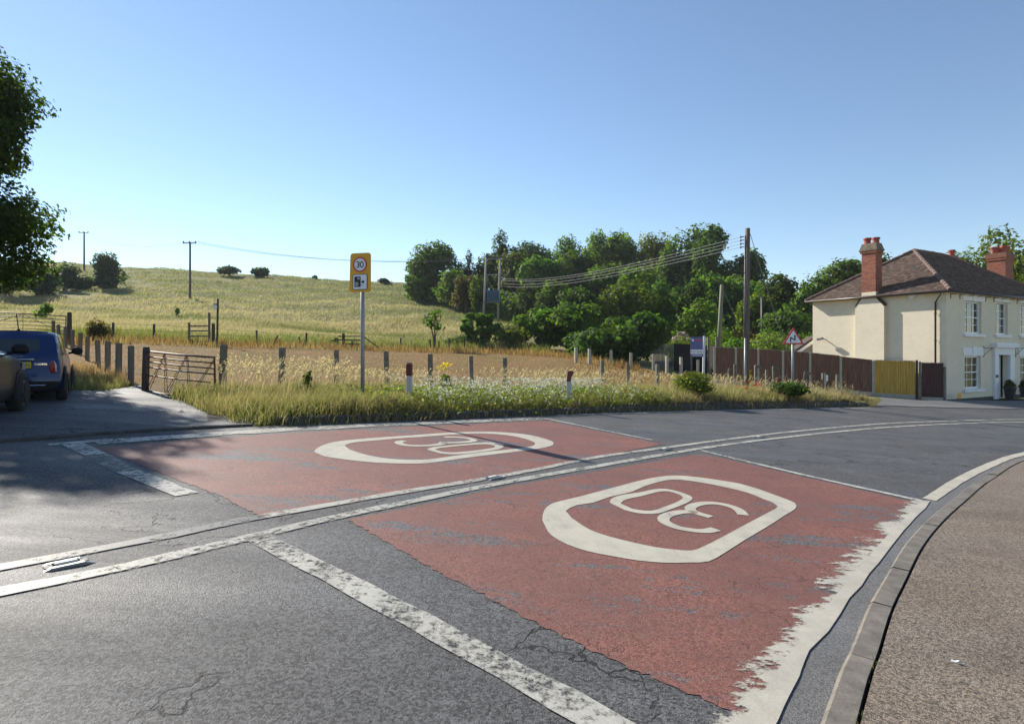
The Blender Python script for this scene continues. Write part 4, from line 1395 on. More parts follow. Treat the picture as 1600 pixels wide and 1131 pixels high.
for k in range(5):
    MB().box((0.12, -0.02, 3.4 + k * 0.6), (0.1, 0.02, 0.02)).build('climbing_step', STEEL_DARK, t)
    MB().box((-0.12, 0.03, 3.7 + k * 0.6), (0.1, 0.02, 0.02)).build('climbing_step', STEEL_DARK, t)
st_top = at(1176, 378, Y) - b
MB().tube([tp * 0.97 + Vector((0.1, 0, 0)), st_top, at(1239, 582, 26.5) - b, at(1245, 605, 26.5) - b], 0.014, 5).build('stay_wire', CABLE, t)
pole_tops = [b + Vector((-0.24 + tp.x, -0.03, h - 0.35 - k * 0.14)) for k in range(4)]

def wire(name, p, q, sag, label, group, r=0.014, n=14, m=None):
    pts = [p.lerp(q, k / n) - Vector((0, 0, sag * 4 * (k / n) * (1 - k / n))) for k in range(n + 1)]
    return tag(MB().tube(pts, r, 5).build(name, m or CABLE), label, 'overhead wire', group)
names = ['topmost', 'second', 'third', 'lowest']
for k, py in enumerate((434.5, 437.5, 442.5, 447.0)):
    wire('overhead_wire', at(782, py, 85), pole_tops[k], 0.8 - 0.03 * k, f'{names[k]} of four wires from the transformer poles to the tall timber pole', 'wires from transformer to timber pole', 0.0095)
hp = [b_ for b_ in (at(759, 403, 85), at(765, 402.5, 85), at(779, 404, 85))]
for k in range(3):
    wire('overhead_wire', tb[k], hp[k], 1.5, ['left', 'middle', 'right'][k] + ' wire of the line from the meadow pole to the transformer poles', 'wires across the meadow', 0.016)
    wire('overhead_wire', ta[k], tb[k], 1.9, ['left', 'middle', 'right'][k] + ' wire of the line between crest pole and meadow pole', 'wires over the hill', 0.016)
wire('overhead_wire', ta[0], at(-60, 372, 170), 2.0, 'wire running off behind the big tree from the crest pole', None, 0.02)

Y = 45.0
b = on_ground(1121, Y, -0.3)
h = EYE + (CY - 445) / F * Y - b.z
t = thing('utility_pole', 'short leaning pole behind the gardens with a slanting stay', 'utility pole', b)
MB().tube([(0, 0, 0), (0.33, 0, h)], 0.17, 10, 0.13).build('pole', wood_mat('mossy_pole_wood', (0.15, 0.155, 0.1), 0.25), t, smooth=True)
MB().tube([(0.35, 0, h - 0.2), at(1156, 512, Y) - b], 0.02, 5).build('stay_wire', CABLE, t)
Y = 60
b = on_ground(1190, Y, -0.3)
h = EYE + (CY - 465) / F * Y - b.z
t = thing('street_lamp', 'thin dark street lamp in front of the pale green garden tree', 'street lamp', b)
MB().tube([(0, 0, 0), (0, 0, h)], 0.07, 8).build('post', STEEL_DARK, t, smooth=True)
MB().box((-0.1, -0.05, h + 0.08), (0.55, 0.22, 0.14), b=0.04).build('lantern', STEEL_DARK, t)

# ------------------------------------------------------------------ road studs
STUD = mat('stud_iron', (0.35, 0.36, 0.37), 0.3, 0.9, var=0.3, scale=20, bump=0.2)
STUD_DARK = mat('stud_rubber', (0.03, 0.03, 0.03), 0.7, var=0.2, bump=0.2)
STUD_PALE = mat('stud_insert', (0.55, 0.52, 0.42), 0.6, var=0.15, scale=30, bump=0.2)
cl_mid = px_line([(-80, 921), (0, 906), (200, 868), (390, 825), (550, 795), (800, 746), (951, 721), (1082, 698.5), (1161, 687), (1240, 678)])
for px, py, lb in ((103, 882, 'shiny metal cat\'s eye road stud nearest the camera, beside the worn centre line'), (770, 747, 'cat\'s eye road stud between the lines by the far 30 roundel'),
                   (1038, 702.5, 'cat\'s eye road stud at the end of the red surfacing'), (1185, 683.5, 'cat\'s eye road stud on the grey road beyond the red surfacing')):
    p = gp(px, py)
    i = np.abs(cl_mid - np.array(p[:2])).sum(1).argmin()
    d = cl_mid[min(i + 1, len(cl_mid) - 1)] - cl_mid[max(i - 1, 0)]
    t = thing('road_stud', lb, 'road stud', p, yaw_of(d), 'cat\'s eyes down the middle of the road')
    for s in (-1, 1):
        MB().prism([(-0.16, -0.01), (0.16, -0.01), (0.09, 0.016), (-0.09, 0.016)], s * 0.055 - 0.018, s * 0.055 + 0.018).build('rail', STUD, t)
    MB().box((0, 0, 0.006), (0.24, 0.07, 0.012)).build('base', STUD_DARK, t)
    ins = MB().box((0, 0, 0.014), (0.13, 0.062, 0.03), b=0.008).build('insert', STUD_PALE, t)
    for s in (-1, 1):
        MB().tube([(0.064 * s, -0.017, 0.017), (0.072 * s, -0.017, 0.017)], 0.009, 8).build('reflector', STUD_DARK, ins)
        MB().tube([(0.064 * s, 0.017, 0.017), (0.072 * s, 0.017, 0.017)], 0.009, 8).build('reflector', STUD_DARK, ins)
# ------------------------------------------------------------------ brown panel fence running up to the house
FA, FB = Vector((22.0, 31.15)), Vector((12.35, 37.0))
fd = (FB - FA).normalized()
def fence_at(px):
    u = (px - CX) / F
    s = (FA.x - u * FA.y) / (u * fd.y - fd.x)
    return FA + fd * s
POSTS = [(1117, 542), (1150, 543), (1185, 545), (1223.6, 548), (1266, 550.5), (1313.8, 556), (1364.5, 563)]
BOTT = [594, 596, 599, 602, 605, 610, 618]
t = thing('panel_fence', 'brown stained board fence with pale concrete posts stepping down to the road', 'fence')
fy_ = yaw_of(-fd)
def fence_post(px, top, m=CONCRETE_PALE, parent=t, w=0.125):
    p = fence_at(px)
    g = gz(p.x, p.y) - 0.2
    h = EYE + (CY - top) / F * p.y - g
    o = MB().box((0, 0, h / 2), (w, w, h), b=0.015).build('post', m, parent)
    o.location = (p.x, p.y, g)
    o.rotation_euler = (0, 0, fy_)
    return p
def boards(root, p, q, top0, top1, bot0, bot1, m, gravel, wide=0.105, cap=True, name='panel'):
    """a panel of overlapping upright boards between world points p and q"""
    d = Vector((q.x - p.x, q.y - p.y, 0))
    Lh = d.length
    d.normalize()
    n = max(4, int(Lh / wide))
    mb = MB()
    for k in range(n):
        a = (k + 0.5) / n
        z0, z1 = bot0 + (bot1 - bot0) * a, top0 + (top1 - top0) * a + random.gauss(0, 0.006)
        mb.box((Lh * a, random.gauss(0, 0.004), (z0 + z1) / 2), (Lh / n * 1.14, 0.016, z1 - z0), rz=R(13))
    pn = MB()
    for f_ in (0.12, 0.5, 0.88):
        za = (bot0 + bot1) / 2 + f_ * ((top0 + top1 - bot0 - bot1) / 2)
        pn.box((Lh / 2, 0.04, za), (Lh - 0.02, 0.04, 0.08))
    pan = pn.build(name, m, root)
    pan.location = (p.x, p.y, 0)
    pan.rotation_euler = (0, 0, yaw_of(d))
    bo = mb.build('board', m, pan, kind='stuff')
    if cap:
        MB().add([(0, -0.03, top0 + .005), (Lh, -0.03, top1 + .005), (Lh, 0.03, top1 + .005), (0, 0.03, top0 + .005), (0, -0.03, top0 + .03), (Lh, -0.03, top1 + .03), (Lh, 0.03, top1 + .03), (0, 0.03, top0 + .03)],
                 [(0, 3, 2, 1), (4, 5, 6, 7), (0, 1, 5, 4), (1, 2, 6, 5), (2, 3, 7, 6), (3, 0, 4, 7)]).build('capping', CAPPING, pan)
    if gravel:
        g = MB().add([(0, -0.02, bot0 - gravel), (Lh, -0.02, bot1 - gravel), (Lh, 0.02, bot1 - gravel), (0, 0.02, bot0 - gravel), (0, -0.02, bot0 - .004), (Lh, -0.02, bot1 - .004), (Lh, 0.02, bot1 - .004), (0, 0.02, bot0 - .004)],
                     [(0, 3, 2, 1), (4, 5, 6, 7), (0, 1, 5, 4), (1, 2, 6, 5), (2, 3, 7, 6), (3, 0, 4, 7)]).build('gravel_board', CONCRETE_PALE, root)
        g.location = (p.x, p.y, 0)
        g.rotation_euler = (0, 0, yaw_of(d))
    return pan
pts = [fence_post(*q) for q in POSTS]
def zof(py, p): return EYE + (CY - py) / F * p.y
for k in range(6):
    p, q = pts[k], pts[k + 1]
    tp_ = POSTS[k][1] + (0.8 if k < 4 else 1.5)
    e0 = (fd * -0.07)
    tb_ = [544, 545.5, 548, 551, 556, 562][k]
    zb0, zb1 = gz(p.x, p.y) + 0.22, gz(q.x, q.y) + 0.22
    pp, qq = p - fd * 0.07, q + fd * 0.07
    boards(t, pp, qq, zof(POSTS[k][1] + 1, p), zof(tb_, q), zb0, zb1, BROWN_FENCE, 0.3, cap=k < 5)
# yellow panel
yg = thing('yellow_fence_panel', 'new yellow timber fence panel on a concrete base beside the house', 'fence panel')
p, q = fence_at(1366.8), fence_at(1430)
zb0, zb1 = zof(613.5, p), zof(617, q)
boards(yg, p, q, zof(563.2, p), zof(564.5, q), zb0, zb1, YELLOW_FENCE, 0.36, 0.12)
for px, tp_ in ((1432.6, 562.5), (1437.5, 565)):
    p = fence_at(px)
    g = gz(p.x, p.y) - 0.2
    h = zof(tp_, p) - g
    o = MB().box((0, 0, h / 2), (0.11, 0.11, h), b=0.012).build('post', DARK_FENCE if px < 1435 else CONCRETE, yg)
    o.location = (p.x, p.y, g)
    o.rotation_euler = (0, 0, fy_)
dg_ = thing('dark_fence_panel', 'dark brown fence panel between the yellow panel and the house wall', 'fence panel')
p, q = fence_at(1440), fence_at(1474)
boards(dg_, p, q, zof(567, p), zof(567.5, q), zof(620, p), zof(621, q), MAROON_FENCE, 0.2, 0.1)
p = fence_at(1476)
o = MB().box((0, 0, 0.85), (0.1, 0.1, 2.2), b=0.01).build('post', CONCRETE, dg_)
o.location = (p.x, p.y, gz(p.x, p.y) - 0.15)
o.rotation_euler = (0, 0, fy_)

# grey pickets and dark panels behind the for sale board
pk = thing('picket_fence', 'grey upright picket fence in shade under the big dark bush', 'fence')
Y = 42.0
zg = gz((1040 - CX) / F * Y, Y)
for k in range(15):
    px = 1023 + k * 2.05
    x = (px - CX) / F * Y
    h = EYE + (CY - (537 + 0.04 * (px - 1023))) / F * Y - zg
    MB().box((x, Y, zg + h / 2), (0.06, 0.025, h)).build('picket', STEEL_DARK if k % 3 else TIMBER, pk)
MB().box(((1037.5 - CX) / F * Y, Y + 0.03, zg + 0.3), (1.45, 0.03, 0.35)).build('rail', STEEL_DARK, pk)
MB().box(((1037.5 - CX) / F * Y, Y + 0.03, zg + 1.3), (1.45, 0.03, 0.08)).build('rail', STEEL_DARK, pk)
df = thing('dark_board_fence', 'very dark board fence behind the for sale board', 'fence')
for px0, px1, t0, b0 in ((1053.5, 1078.5, 537, 580), (1080.5, 1105, 539, 586), (1107, 1118, 540, 590)):
    p, q = Vector(((px0 - CX) / F * 41, 41)), Vector(((px1 - CX) / F * 40, 40))
    boards(df, p, q, zof(t0, p), zof(t0 + 1, q), gz(p.x, p.y) - 0.05, gz(q.x, q.y) - 0.05, DARK_FENCE, 0, 0.12, cap=False)
    MB().box((q.x + 0.05, q.y - .06, zg + 0.9), (0.12, 0.12, 2.4)).build('post', CONCRETE, df)
    
# ------------------------------------------------------------------ the cream house
C0 = Vector((22.3, 31.2, 0))
fv, lv = Vector((math.cos(R(30)), math.sin(R(30)), 0)), Vector((-math.sin(R(30)), math.cos(R(30)), 0))
HB = gz(C0.x, C0.y) - 0.05                               # base level
EAVE = EYE + (550 - 453) / F * 31.2
LEN, DEP = 13.4, 7.4
house = thing('house', 'cream painted brick house with a hipped brown tiled roof and tall chimneys', 'house', (C0.x, C0.y, HB), R(30))
# local frame: x along the front, y into the depth, z up from the base
EZ = EAVE - HB
def tx(px):                                            # distance along the front for a pixel column
    u = (px - CX) / F
    return (u * C0.y - C0.x) / (fv.x - u * fv.y)
def fz(py, x):                                         # height on the front for a pixel row
    return EYE + (CY - py) / F * (C0.y + fv.y * x) - HB
def ty(px):                                            # depth along the side wall for a pixel column
    u = (px - CX) / F
    return (u * C0.y - C0.x) / (lv.x - u * lv.y)
def sz(py, y):
    return EYE + (CY - py) / F * (C0.y + lv.y * y) - HB
CREAM = brick_mat('cream_painted_brick', (0.735, 0.66, 0.505), (0.77, 0.69, 0.535), (0.68, 0.605, 0.46), True, bump=0.55)
REDBRICK = brick_mat('red_brick', (0.38, 0.115, 0.065), (0.17, 0.06, 0.042), (0.3, 0.22, 0.17), bump=0.7)
WHITE = mat('white_house_paint', (0.74, 0.74, 0.74), 0.55, var=0.06, scale=4, bump=0.1)
WHITE_GLOSS = mat('white_joinery_paint', (0.78, 0.79, 0.8), 0.35, var=0.04, scale=4, bump=0.03)
GUTTER_DARK = mat('brown_gutter', (0.045, 0.025, 0.02), 0.4, var=0.2, bump=0.05)
TILE = None
PLINTH = mat('dark_plinth', (0.06, 0.055, 0.05), 0.85, var=0.3, scale=6, bump=0.3)
POT = mat('chimney_pot', (0.36, 0.07, 0.045), 0.75, var=0.25, scale=9, bump=0.25, stain=(0.14, 0.05, 0.04))
FLAUNCH = mat('chimney_mortar', (0.16, 0.12, 0.09), 0.95, var=0.35, scale=7, bump=0.6, bscale=25, stain=(0.09, 0.09, 0.05))
CURTAIN = mat('curtain', (0.5, 0.55, 0.5), 0.9, var=0.25, scale=5, bump=0.3, bscale=9, stretch=(6, 6, 0.3))
UNLIT_ROOM = mat('room_dark', (0.03, 0.03, 0.035), 0.9, var=0.2, bump=0)
DOOR_WHITE = mat('pale_blue_white_door_paint', (0.62, 0.68, 0.74), 0.4, var=0.04, bump=0.03)
def glass_mat():
    m, nt, out = new_mat('window_glass')
    k = N(nt)
    g = k.node('ShaderNodeBsdfGlossy')
    g.inputs['Roughness'].default_value = 0.02
    t_ = k.node('ShaderNodeBsdfTransparent')
    t_.inputs[0].default_value = (0.8, 0.85, 0.86, 1)
    fr = k.node('ShaderNodeFresnel')
    fr.inputs['IOR'].default_value = 1.55
    nz = k.bump(k.noise(k.coords(), 2.5, 2), 0.05, 0.05)
    k.link(nz, g.inputs['Normal'])
    mx = k.node('ShaderNodeMixShader')
    k.link(k.math('ADD', k.math('MULTIPLY', fr.outputs[0], 1.0), 0.12), mx.inputs[0])
    k.link(t_.outputs[0], mx.inputs[1])
    k.link(g.outputs[0], mx.inputs[2])
    k.link(mx.outputs[0], out.inputs[0])
    return m
GLASS = glass_mat()

REV = 0.24
# openings on the front: (x0, x1, z0, z1)
W = {}
def opening(px0, px1, py_top, py_bot):
    x0, x1 = tx(px0), tx(px1)
    return (x0, x1, fz(py_bot, x0), fz(py_top, x0))
W['a1'] = opening(1507.3, 1533.5, 470.0, 521.5)
W['b1'] = opening(1556, 1574.5, 471.5, 523)
W['c1'] = opening(1594.3, 1618, 474, 524)
W['a0'] = opening(1507.3, 1532.5, 556.5, 608.5)
W['c0'] = opening(1594.3, 1617, 557.5, 608)
W['d'] = (tx(1556.5), tx(1574.5), 0.02, fz(554.5, tx(1556.5)))
def front_wall():
    mb = MB()
    xs = sorted({0, LEN} | {w[0] for w in W.values()} | {w[1] for w in W.values()})
    for i in range(len(xs) - 1):
        a, b_ = xs[i], xs[i + 1]
        mid = (a + b_) / 2
        holes = sorted([(w[2], w[3]) for w in W.values() if w[0] - 1e-6 <= mid <= w[1] + 1e-6])
        z = 0
        for h0, h1 in holes + [(EZ, EZ)]:
            if h0 - z > 0.01:
                mb.add([(a, 0, z), (b_, 0, z), (b_, 0, h0), (a, 0, h0)], [(0, 1, 2, 3)])
            z = h1
    for x0, x1, z0, z1 in W.values():
        mb.add([(x0, 0, z0), (x1, 0, z0), (x1, 0, z1), (x0, 0, z1), (x0, REV, z0), (x1, REV, z0), (x1, REV, z1), (x0, REV, z1)],
               [(0, 3, 7, 4), (1, 5, 6, 2), (2, 6, 7, 3), (0, 4, 5, 1)])
    return mb
uvf = lambda co: (co.x + co.y, co.z)
front_wall().build('front_wall', CREAM, house, uv=uvf)
MB().add([(0, DEP, 0), (0, 0, 0), (0, 0, EZ), (0, DEP, EZ)], [(0, 1, 2, 3)]).build('side_wall', CREAM, house, uv=uvf)
MB().add([(LEN, 0, 0), (LEN, DEP, 0), (LEN, DEP, EZ), (LEN, 0, EZ)], [(0, 1, 2, 3)]).build('side_wall', CREAM, house, uv=uvf)
MB().add([(LEN, DEP, 0), (0, DEP, 0), (0, DEP, EZ), (LEN, DEP, EZ)], [(0, 1, 2, 3)]).build('rear_wall', CREAM, house, uv=uvf)
MB().add([(0.02, 0.8, 0.0), (LEN - .02, 0.8, 0), (LEN - .02, 0.8, EZ), (0.02, 0.8, EZ)], [(0, 1, 2, 3)]).build('unlit_room_sheet', UNLIT_ROOM, house)  # near-black sheet behind the windows, painting the darkness of the unlit room
MB().box((W['d'][0] / 2, -0.012, 0.06), (W['d'][0], 0.03, 0.22)).build('plinth', PLINTH, house)
MB().box(((W['d'][1] + LEN) / 2, -0.012, 0.06), (LEN - W['d'][1], 0.03, 0.22)).build('plinth', PLINTH, house)

# windows: frame, glazing bars, panes, sill, lintel
def sash(w, cols, rows, cur=CURTAIN, bars=True):
    x0, x1, z0, z1 = w
    y = REV - 0.06
    fr = MB()
    for xx_ in (x0 + 0.035, x1 - 0.035):
        fr.box((xx_, y, (z0 + z1) / 2), (0.07, 0.1, z1 - z0 - .004))
    fr.box(((x0 + x1) / 2, y, z1 - 0.037), (x1 - x0 - 0.14, 0.1, 0.07)).box(((x0 + x1) / 2, y, z0 + 0.055), (x1 - x0 - 0.14, 0.1, 0.11))
    win = fr.build('window', WHITE_GLOSS, house)
    iw, ih = x1 - x0 - 0.14, z1 - z0 - 0.185
    zb_ = z0 + 0.11
    MB().box(((x0 + x1) / 2, y - 0.004, zb_ + ih / 2), (iw, 0.085, 0.05)).build('meeting_rail', WHITE_GLOSS, win)
    for c in range(cols):
        for r_ in range(rows):
            MB().box((x0 + 0.07 + iw * (c + .5) / cols, y + 0.005, zb_ + ih * (r_ + .5) / rows), (iw / cols - 0.03, 0.005, ih / rows - 0.03)).build('pane', GLASS, win)
    for c in range(1, cols):
        MB().box((x0 + 0.07 + iw * c / cols, y, zb_ + ih / 2), (0.03, 0.04, ih)).build('glazing_bar', WHITE_GLOSS, win)
    for r_ in range(1, rows):
        if r_ * 2 != rows:
            MB().box(((x0 + x1) / 2, y + 0.0012, zb_ + ih * r_ / rows), (iw, 0.036, 0.028)).build('glazing_bar', WHITE_GLOSS, win)
    if cur:
        n = 26
        for s0, s1 in ((0.0, 0.42), (0.6, 1.0)):
            vs, fs_ = [], []
            for k in range(n + 1):
                a = s0 + (s1 - s0) * k / n
                yy = y + 0.16 + 0.025 * math.sin(k * 1.3)
                vs += [(x0 + (x1 - x0) * a, yy, z0), (x0 + (x1 - x0) * a, yy, z1)]
            for k in range(n):
                fs_.append((2 * k, 2 * k + 2, 2 * k + 3, 2 * k + 1))
            MB().add(vs, fs_).build('curtain', cur, win)
    MB().box(((x0 + x1) / 2, -0.02, z0 - 0.075), (x1 - x0 + 0.42, 0.22, 0.148)).build('sill', WHITE, win)
    return win
def lintel(w, top_py, bot_py):
    x0, x1 = w[0] - 0.28, w[1] + 0.42
    z0, z1 = w[3] + 0.02, w[3] + 0.48
    m = (x0 + x1) / 2
    o = MB().prism([(x0 + 0.12, z0), (m - 0.14, z0), (m - 0.17, z1 - .02), (x0, z1 - .02)], -0.035, 0.01).prism([(m - 0.135, z0 - .02), (m + 0.135, z0 - .02), (m + 0.175, z1 + .04), (m - 0.165, z1 + .04)], -0.055, 0.01).prism([(m + 0.14, z0), (x1 - 0.12, z0), (x1, z1 - .02), (m + 0.18, z1 - .02)], -0.035, 0.01)
    o.build('lintel', WHITE, house)
for kx, cols, cur in (('a1', 3, CURTAIN), ('b1', 3, None), ('c1', 3, CURTAIN), ('a0', 3, CURTAIN), ('c0', 3, CURTAIN)):
    sash(W[kx], cols, 4, cur)
    lintel(W[kx], 0, 0)
# doorway
x0, x1, z0, z1 = W['d']
sd = MB().box((x0 - 0.22, -0.06, z1 / 2), (0.44, 0.14, z1 - .01)).box((x1 + 0.28, -0.06, z1 / 2), (0.56, 0.14, z1 - .01))
sd.box(((x0 + x1) / 2 + .03, -0.07, z1 + 0.2), (x1 - x0 + 1.06, 0.16, 0.4))
sd.build('door_surround', WHITE, house)
MB().box(((x0 + x1) / 2 + .03, -0.14, z1 + 0.5), (x1 - x0 + 1.4, 0.34, 0.2)).box(((x0 + x1) / 2 + .03, -0.12, z1 + 0.635), (x1 - x0 + 1.25, 0.28, 0.07)).build('door_hood', WHITE, house)
dm = (x1 - x0)
door = MB().box((x0 + dm * .66, REV + 0.12, (z1 - 0.05) / 2), (dm * 0.66, 0.06, z1 - .05)).build('door', DOOR_WHITE, house)
for q in range(2):
    for r_ in range(3):
        MB().box((x0 + dm * (.5 + .32 * q), REV + 0.085, 0.45 + r_ * 0.72), (dm * .2, 0.012, 0.5)).build('door_panel', DOOR_WHITE, door)
MB().lathe((x0 + dm * .4, REV + 0.06, 1.05), [(0.02, -.03), (0.04, 0), (0.02, .03)], 8).build('handle', STEEL_DARK, door)
MB().box((x0 + dm * .165, REV + 0.1, z1 / 2), (0.05, 0.05, z1)).build('door_frame', WHITE_GLOSS, house)
MB().box((x0 + dm * .16, REV + 0.07, z1 * .76), (dm * .32, 0.06, 0.08)).build('transom', WHITE_GLOSS, house)
MB().box((x0 - 0.22, -0.14, fz(587.5, x0)), (0.3, 0.02, 0.16)).build('plaque', SIGN_BLACK, house)
for xb in (x0 - 1.5, x1 + 0.95):
    zb_ = z1 + 0.38
    mb = MB().tube([(xb, -0.02, zb_ + 0.1), (xb, -0.02, zb_ - 0.5)], 0.025, 6).tube([(xb, -0.03, zb_), (xb + 0.2, -0.25, zb_), (xb + 0.4, -0.3, zb_)], 0.018, 6).tube([(xb, -0.03, zb_ - 0.4), (xb + 0.12, -0.16, zb_ - 0.2), (xb + 0.25, -0.28, zb_ - .02)], 0.015, 6)
    mb.build('hanging_bracket', STEEL_DARK, house)

# roof: four slopes of real tile courses
RISE = EYE + (550 - 392) / F * 36.5 - EAVE
AP0, AP1, RY = 4.3, 7.8, DEP / 2
OV = 0.3
def tile_mat():
    m, nt, out = new_mat('roof_tile')
    k = N(nt)
    a = k.node('ShaderNodeAttribute', attribute_name='col')
    v = k.coords()
    col = k.mix(k.math('MULTIPLY', k.ramp(k.noise(v, 1.2, 6, 0.7), 0.45, 0.7), 0.5), a.outputs['Color'], (0.085, 0.075, 0.06))
    col = k.mix(k.math('MULTIPLY', k.ramp(k.noise(v, 11, 5, 0.75), 0.56, 0.7), 0.55), col, (0.19, 0.17, 0.14))
    b_ = k.bsdf(col, 0.85, 0, k.bump(k.noise(v, 30, 4, 0.6), 0.3, 0.01), 0.2)
    k.link(b_.outputs[0], out.inputs[0])
    return m
TILE = tile_mat()
ez = EZ - 0.06
c = {'fl': (-OV, -OV, ez), 'fr': (LEN + OV, -OV, ez), 'bl': (-OV, DEP + OV, ez), 'br': (LEN + OV, DEP + OV, ez), 'a': (AP0, RY, EZ + RISE), 'b': (AP1, RY, EZ + RISE)}
c = {k: Vector(v) for k, v in c.items()}
roof = MB().add([c['fl'], c['fr'], c['br'], c['bl'], c['a'], c['b']], [(0, 1, 5, 4), (1, 2, 5), (2, 3, 4, 5), (3, 0, 4), (3, 2, 1, 0)]).build('roof', mat('roof_felt', (0.05, 0.035, 0.03), 0.9), house)
def slope(poly, e0, e1):
    """tiles over a planar polygon; e0-e1 is the eave"""
    ex = (e1 - e0).normalized()
    nrm = (poly[1] - poly[0]).cross(poly[2] - poly[0]).normalized()
    if nrm.z < 0:
        nrm = -nrm
    ey = nrm.cross(ex)
    P2 = [((p - e0).dot(ex), (p - e0).dot(ey)) for p in poly]
    top = max(q[1] for q in P2)
    def span(v):
        xs = []
        for i in range(len(P2)):
            a, b_ = P2[i], P2[(i + 1) % len(P2)]
            if (a[1] - v) * (b_[1] - v) <= 0 and a[1] != b_[1]:
                xs.append(a[0] + (v - a[1]) / (b_[1] - a[1]) * (b_[0] - a[0]))
        return (min(xs), max(xs)) if len(xs) > 1 else None
    V, Q, Cc = [], [], []
    g, w = 0.145, 0.19
    row = 0
    v = 0.0
    while v < top - 0.05:
        sp = span(min(v + g * .5, top - .01))
        if sp:
            x = sp[0] - (w * .5 if row % 2 else 0)
            while x < sp[1]:
                a, b_ = max(x, sp[0] - .03), min(x + w - 0.006, sp[1] + .03)
                if b_ - a > 0.03:
                    lo, hi = 0.032 + rng.normal(0, 0.005), 0.012
                    pts = [e0 + ex * a + ey * (v - 0.03), e0 + ex * b_ + ey * (v - 0.03), e0 + ex * b_ + ey * (v + g + .01), e0 + ex * a + ey * (v + g + .01)]
                    n0 = len(V)
                    V += [tuple(pts[0] + nrm * lo), tuple(pts[1] + nrm * lo), tuple(pts[2] + nrm * hi), tuple(pts[3] + nrm * hi), tuple(pts[0]), tuple(pts[1])]
                    Q += [(n0, n0 + 1, n0 + 2, n0 + 3), (n0 + 4, n0 + 5, n0 + 1, n0)]
                    tone = rng.uniform(0.6, 1.4)
                    base = np.array([0.088, 0.056, 0.045]) if rng.random() < 0.7 else np.array([0.125, 0.09, 0.07])
                    Cc += [base * tone] * 6
                x += w
        v += g
        row += 1
    o = np_object('roof_tile', np.array(V), np.array(Q), TILE, roof, col=np.array(Cc))
    o['kind'] = 'stuff'
slope([c['fl'], c['fr'], c['b'], c['a']], c['fl'], c['fr'])
slope([c['bl'], c['fl'], c['a']], c['bl'], c['fl'])
slope([c['fr'], c['br'], c['b']], c['fr'], c['br'])
slope([c['br'], c['bl'], c['a'], c['b']], c['br'], c['bl'])
HIPT = mat('hip_tile', (0.14, 0.09, 0.075), 0.85, var=0.35, scale=6, bump=0.4, bscale=12)
def ridge_line(p, q):
    n = int((q - p).length / 0.32)
    for k in range(n):
        a, b_ = p.lerp(q, k / n), p.lerp(q, (k + 1.06) / n)
        up = Vector((0, 0, 0.035 + random.gauss(0, .006)))
        MB().tube([a + up * 1.3, b_ + up], 0.115, 8, 0.1).build('ridge_tile', HIPT, roof)
for p, q in (('fl', 'a'), ('fr', 'b'), ('a', 'b'), ('bl', 'a'), ('br', 'b')):
    ridge_line(c[p], c[q])
# gutters, brackets, downpipe
MB().tube([(-OV - .05, DEP + OV, ez - 0.03), (-OV - .05, -OV - .05, ez - 0.03), (LEN + OV, -OV - .05, ez - 0.03)], 0.06, 8).build('gutter', GUTTER_DARK, house, smooth=True)
MB().box((LEN / 2, -OV / 2 + .012, ez - 0.03), (LEN + .02, OV - .04, 0.03)).build('soffit', CREAM, house)
MB().box((-OV / 2 + .012, DEP / 2, ez - 0.03), (OV - .04, DEP, 0.03)).build('soffit', CREAM, house)
for k in range(14):
    MB().box((0.4 + k * 0.95, -0.13, ez - 0.13), (0.03, 0.26, 0.03)).box((0.4 + k * 0.95, -0.015, ez - 0.24), (0.03, 0.03, 0.25)).build('gutter_bracket', GUTTER_DARK, house)
yd = ty(1463)
MB().tube([(-OV - .02, yd - 0.35, ez - 0.06), (-OV, yd - 0.3, ez - 0.2), (-0.09, yd, ez - 0.55), (-0.09, yd, 0.1)], 0.045, 10).build('downpipe', GUTTER_DARK, house, smooth=True)
for zc_ in (1.6, 3.2, 4.6):
    MB().lathe((-0.09, yd, zc_), [(0.045, -.05), (0.06, -.04), (0.06, .04), (0.045, .05)], 10).build('pipe_collar', GUTTER_DARK, house)

# chimneys
uvb = lambda co: (co.x + co.y, co.z)
def pots(root, spots, z, h=0.62, r=0.15):
    for q, (x, y) in enumerate(spots):
        k = h * (1 + 0.12 * (q % 2))
        MB().lathe((x, y, z), [(r * .95, -0.1), (r * .88, k * .55), (r * .92, k * .72), (r * 1.12, k * .76), (r * 1.12, k), (r * .85, k)], 14).build('chimney_pot', POT, root, smooth=False)
y0_, y1_ = ty(1385), ty(1340)
s0_, s1_ = ty(1372), ty(1350)
PR = 0.24
zs0, zs1 = sz(478, y0_), sz(465, s0_)
br = MB()
prof = [(y0_, 0), (y0_, zs0), (s0_, zs1), (s0_, sz(456, s0_)), (s1_, sz(456, s0_)), (s1_, zs1), (y1_, zs0), (y1_, 0)]
n = len(prof)
vs = [(-PR, q[0], q[1]) for q in prof] + [(0.0, q[0], q[1]) for q in prof]
br.add(vs, [tuple(range(n)), *[(i, n + i, n + (i + 1) % n, (i + 1) % n) for i in range(n)]])
breast = br.build('chimney_breast', CREAM, house, uv=uvf)
for a, b_ in (((y0_, zs0), (s0_, zs1)), ((y1_, zs0), (s1_, zs1))):
    MB().tube([(-PR / 2, a[0], a[1]), (-PR / 2, b_[0], b_[1])], PR * 0.56, 4).build('shoulder_slate', TIMBER_DARK, breast)
zt_ = sz(394.5, s0_)
zb_ = sz(456, s0_)
D_ = 0.62
st_ = MB().box((-PR + D_ / 2, (s0_ + s1_) / 2, (zb_ + zt_) / 2), (D_, s1_ - s0_, zt_ - zb_)).build('chimney', REDBRICK, house, uv=uvb)
